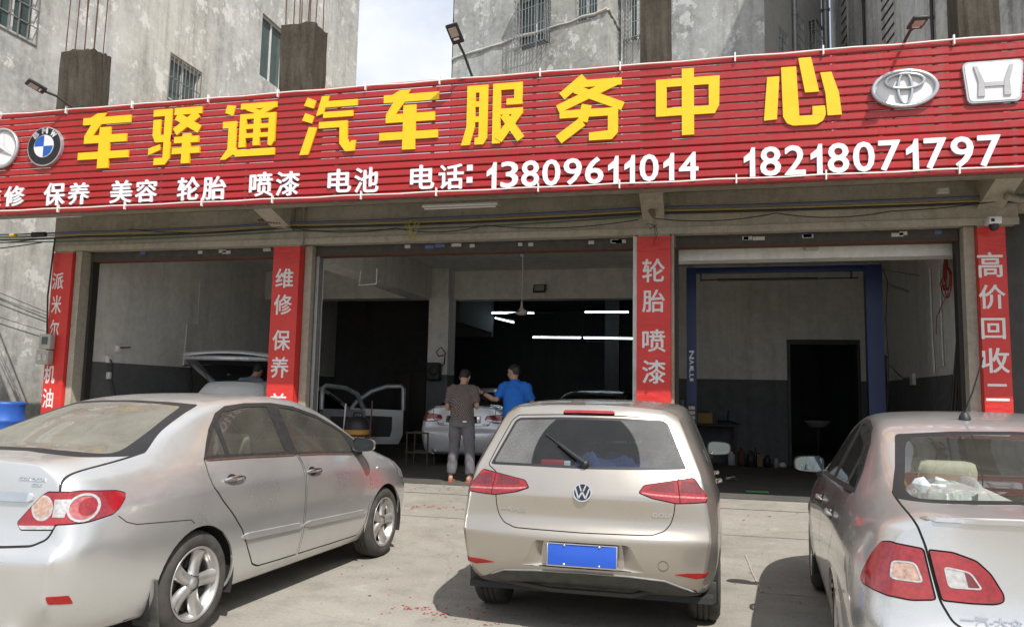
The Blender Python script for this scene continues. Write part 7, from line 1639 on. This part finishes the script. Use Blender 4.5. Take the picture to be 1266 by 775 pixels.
def person(loc, rz, label, P):
    """P: dict of joints in metres, z up, facing +y; garments are lofted over one fused body"""
    e = empty('person', loc, rz, label, 'person'); g = P
    def torso(bm, k=0, bottom=None, top=None):
        pel, chest, neck = Vector(g['pelvis']), Vector(g['chest']), Vector(g['neck']); hip = g.get('hipw', .165)
        ax = (neck-pel).normalized(); xd = Vector((cos(g.get('twist', 0)), sin(g.get('twist', 0)), 0))
        L_ = [(pel-ax*.10, hip*.80, .095), (pel, hip, .120), (pel.lerp(chest, .35), hip*.90, .108), (pel.lerp(chest, .7), .160, .112), (chest, .165, .112), (chest.lerp(neck, .45), .172, .100), (chest.lerp(neck, .78), .130, .074), (neck, .062, .058)]
        if bottom is not None: L_ = [r for r in L_ if (r[0]-pel).dot(ax) >= bottom]
        if top is not None: L_ = [r for r in L_ if (r[0]-pel).dot(ax) <= top]
        loft(bm, [(c, rx+k, ry+k, ax, xd) for c, rx, ry in L_], 20)
    def hand(bm, w, d, side):
        """palm, four fingers of different lengths and a thumb off its side"""
        w = Vector(w); d = Vector(d).normalized(); up = Vector(g.get('palmn'+side, (0, -1, 0))); up = (up-d*up.dot(d)).normalized(); lat = d.cross(up)
        loft(bm, [(w, .028, .020, d, lat), (w+d*.03, .036, .017, d, lat), (w+d*.075, .042, .015, d, lat), (w+d*.09, .040, .012, d, lat)], 10)
        for i, L2 in enumerate((.070, .080, .075, .058)):
            o = lat*(-.030+.020*i); sp_ = lat*(-.30+.2*i)*g.get('spread', 1); b0 = w+d*.085+o; dd = (d+sp_*.35).normalized()
            limb(bm, [b0, b0+dd*L2*.5-up*.004, b0+dd*L2-up*.018], [.0095, .0088, .007], 8)
        t = w+d*.03-lat*.034; tdir = (d*.7-lat*.75).normalized(); limb(bm, [t, t+tdir*.035, t+tdir*.062+d*.008], [.012, .0105, .008], 8)
    # body
    bm = bmesh.new(); torso(bm); hd = Vector(g['head']); fw = Vector(g['face']).normalized(); upv = Vector(g.get('headup', (0, 0, 1))).normalized(); lx = fw.cross(upv).normalized(); nk = Vector(g['neck'])
    limb(bm, [nk-Vector((0, 0, .04)), nk, hd-upv*.07-fw*.01], [.062, .054, .052], 12)
    loft(bm, [(hd+upv*z+fw*y, rx, ry, upv, lx) for z, y, rx, ry in ((-.118, .035, .030, .026), (-.095, .020, .052, .058), (-.05, .006, .066, .082), (0, 0, .074, .094), (.04, -.004, .076, .097), (.08, -.008, .066, .085), (.105, -.01, .042, .055), (.118, -.01, .012, .015))], 18)
    limb(bm, [hd+fw*.088+upv*.012, hd+fw*.102-upv*.012, hd+fw*.112-upv*.032, hd+fw*.090-upv*.038], [.008, .010, .013, .009], 8)     # nose
    limb(bm, [hd+fw*.088-upv*.060-lx*.02, hd+fw*.096-upv*.060, hd+fw*.088-upv*.060+lx*.02], [.006, .009, .006], 8)                    # lips
    for s in (-1, 1):
        ec = hd+lx*s*.074-fw*.004-upv*.01; limb(bm, [ec-upv*.028, ec+lx*s*.012, ec+upv*.026-fw*.006], [.008, .013, .010], 8, .7)
        limb(bm, [hd+fw*.086+lx*s*.045+upv*.030, hd+fw*.094+lx*s*.025+upv*.034], [.009, .009], 8)                                      # brow
    for s, S_n in ((-1, 'L'), (1, 'R')):
        sh, el, wr = Vector(g['sh'+S_n]), Vector(g['el'+S_n]), Vector(g['wr'+S_n]); p, r = dense([nk.lerp(sh, .55)-Vector((0, 0, .03)), sh, sh.lerp(el, .5), el, el.lerp(wr, .35), wr], [.062, .058, .048, .038, .041, .026]); limb(bm, p, r, 12); hand(bm, wr, g.get('hd'+S_n, wr-el), S_n)
        hp, kn, an = Vector(g['hip'+S_n]), Vector(g['kn'+S_n]), Vector(g['an'+S_n]); p, r = dense([hp, hp.lerp(kn, .5), kn, kn.lerp(an, .35), an], [.088, .076, .055, .056, .036]); limb(bm, p, r, 14)
        ft = Vector(g.get('ft'+S_n, (.0, 1, 0))).normalized(); fl = an+Vector((0, 0, -.045)); side_ = Vector((ft.y, -ft.x, 0)); limb(bm, [an, fl-ft*.045+Vector((0, 0, -.005)), ], [.036, .034], 10); loft(bm, [(fl-ft*.06-Vector((0, 0, .01)), .030, .028, ft, side_), (fl-Vector((0, 0, .008)), .034, .034, ft, side_), (fl+ft*.08-Vector((0, 0, .018)), .040, .024, ft, side_), (fl+ft*.15-Vector((0, 0, .026)), .040, .015, ft, side_)], 12)
        for i in range(5): o = fl+ft*(.150-.008*i)+side_*(-.03+.015*i)*s-Vector((0, 0, .028)); limb(bm, [o, o+ft*.03], [.010-.0008*i, .008-.0008*i], 7)
    fuse('body', bm, M_skin, e, g.get('vox', .012), 2)
    # hair cap
    bm = bmesh.new(); loft(bm, [(hd+upv*z+fw*y, rx, ry, upv, lx) for z, y, rx, ry in g.get('hair', ((-.045, -.040, .058, .058), (-.01, -.030, .076, .074), (.03, -.016, .083, .090), (.07, -.008, .078, .096), (.10, -.008, .060, .074), (.125, -.010, .022, .030)))], 18); fuse('hair', bm, M_hair, e, .011, 1, .002, 3)
    # shirt with short sleeves
    bm = bmesh.new(); torso(bm, .018, -.06, None); 
    pel, nk_ = Vector(g['pelvis']), nk; ax = (nk_-pel).normalized()
    loft(bm, [(pel-ax*.06, .185, .140, ax, (1, 0, 0)), (pel+ax*.08, .186, .138, ax, (1, 0, 0)), (pel+ax*.2, .178, .130, ax, (1, 0, 0))], 20)
    for s, S_n in ((-1, 'L'), (1, 'R')):
        sh, el = Vector(g['sh'+S_n]), Vector(g['el'+S_n]); q = g.get('sleeve', .78); p, r = dense([nk_.lerp(sh, .5)-Vector((0, 0, .03)), sh, sh.lerp(el, q*.5), sh.lerp(el, q)], [.068, .068, .063, .068]); limb(bm, p, r, 14)
    if g.get('collar'): limb(bm, [nk_-Vector((0, 0, .015)), nk_+Vector((0, 0, .03))], [.075, .068], 16)
    fuse('shirt', bm, g['shirt'], e, .014, 3, .0045, g.get('seed', 1))
    # trousers
    bm = bmesh.new(); loft(bm, [(pel+Vector((0, 0, .05)), .170, .125, (0, 0, 1), (1, 0, 0)), (pel-Vector((0, 0, .02)), .182, .140, (0, 0, 1), (1, 0, 0)), (pel-Vector((0, 0, .12)), .175, .135, (0, 0, 1), (1, 0, 0))], 20)
    for S_n in ('L', 'R'):
        hp, kn, an = Vector(g['hip'+S_n]), Vector(g['kn'+S_n]), Vector(g['an'+S_n]); p, r = dense([hp+Vector((0, 0, .02)), hp.lerp(kn, .5), kn, kn.lerp(an, .5), an+Vector((0, 0, .03))], [.104, .098, .080, .078, .072]); limb(bm, p, r, 16)
    fuse('trousers', bm, g['trousers'], e, .015, 3, .006, g.get('seed', 1)+2)
    return e
z0 = .206
P1 = dict(pelvis=(0, .0, .94), chest=(0, -.02, 1.24), neck=(0, .03, 1.46), head=(0.01, .075, 1.575), face=(.08, .88, -.47), headup=(.0, .42, .9), shL=(-.185, 0, 1.385), elL=(-.235, .02, 1.11), wrL=(-.13, .22, 1.08), shR=(.185, 0, 1.385), elR=(.228, .01, 1.13), wrR=(.12, .20, 1.20), hipL=(-.095, 0, .90), knL=(-.120, .03, .50), anL=(-.150, .0, .085), hipR=(.095, 0, .90), knR=(.125, .03, .50), anR=(.150, 0, .085), ftL=(-.15, 1, 0), ftR=(.65, .8, 0), shirt=M_knit, trousers=M_gtrou, seed=1)
pe = person((-3.51, 11.42, z0), radians(0), 'person seen from behind in a grey brown patterned t-shirt, grey trousers and sandals', P1)
for s in (-1, 1):
    b = MB(); ft = Vector((-.15, 1, 0)) if s < 0 else Vector((.65, .8, 0)); ft.normalize(); sd_ = Vector((ft.y, -ft.x, 0)); an = Vector((s*.150, 0, .0)); pr_ = [(-.085, .025), (-.07, .036), (.02, .036), (.10, .046), (.17, .045), (.205, .025)]
    P = [(y, w) for y, w in pr_]+[(y, -w) for y, w in reversed(pr_)]; b.prism(P, .0, .014, lambda u, v, d: an+ft*u+sd_*v+Vector((0, 0, d))); b.tube([an+sd_*.04+ft*.06+Vector((0, 0, .012)), an+ft*.12+Vector((0, 0, .045)), an-sd_*.04+ft*.06+Vector((0, 0, .012))], .005, 5); b.build('sandal', M_flip, pe, fix=True)
b = MB(); b.box(.06, .12, -.152, -.148, .895, .915); b.build('pocket_label', M_bwh, pe)
P2 = dict(pelvis=(0, 0, .98), chest=(0, -.01, 1.29), neck=(-.01, .02, 1.525), head=(-.03, .05, 1.665), face=(-.93, .35, -.08), headup=(0, .05, 1), shL=(-.185, .02, 1.45), elL=(-.30, .0, 1.23), wrL=(-.52, -.06, 1.345), hdL=(-1, -.05, .20), palmnL=(0, 1, -.1), shR=(.185, -.02, 1.45), elR=(.27, .05, 1.18), wrR=(.19, .26, 1.10), hipL=(-.095, 0, .94), knL=(-.11, .03, .52), anL=(-.12, .0, .085), hipR=(.095, 0, .94), knR=(.11, .03, .52), anR=(.12, 0, .085), shirt=M_polo, trousers=M_dtrou, seed=5, collar=True, vox=.009, spread=1.3, twist=.1)
pe = person((-2.76, 11.72, z0), radians(5), 'person in a bright blue polo shirt reaching a hand to the other man’s shoulder', P2)
b = MB(); b.lathe([(.031, -.012), (.035, -.008), (.035, .008), (.031, .012)], 14, Matrix.Translation((-.485, -.052, 1.327)) @ Vector((-1, -.2, .5)).to_track_quat('Z', 'Y').to_matrix().to_4x4()); b.build('wristwatch', M_black, pe)
b = MB(); 
P3 = dict(P1); P3.update(pelvis=(0, -.05, .97), chest=(0, .02, 1.26), neck=(.02, .12, 1.47), head=(.06, .19, 1.59), face=(.0, .9, -.4), headup=(0, .4, .9), shL=(-.205, .08, 1.40), elL=(-.31, .25, 1.17), wrL=(-.20, .50, 1.15), shR=(.205, .08, 1.40), elR=(.27, .28, 1.17), wrR=(.16, .52, 1.15), shirt=M_gshirt, seed=9)
p3 = person((-8.12, 12.9, z0), radians(-8), 'person in a blue grey shirt leaning in under the raised tailgate of the white wagon', P3)
p3.scale = (1.05, 1.05, 1.05)
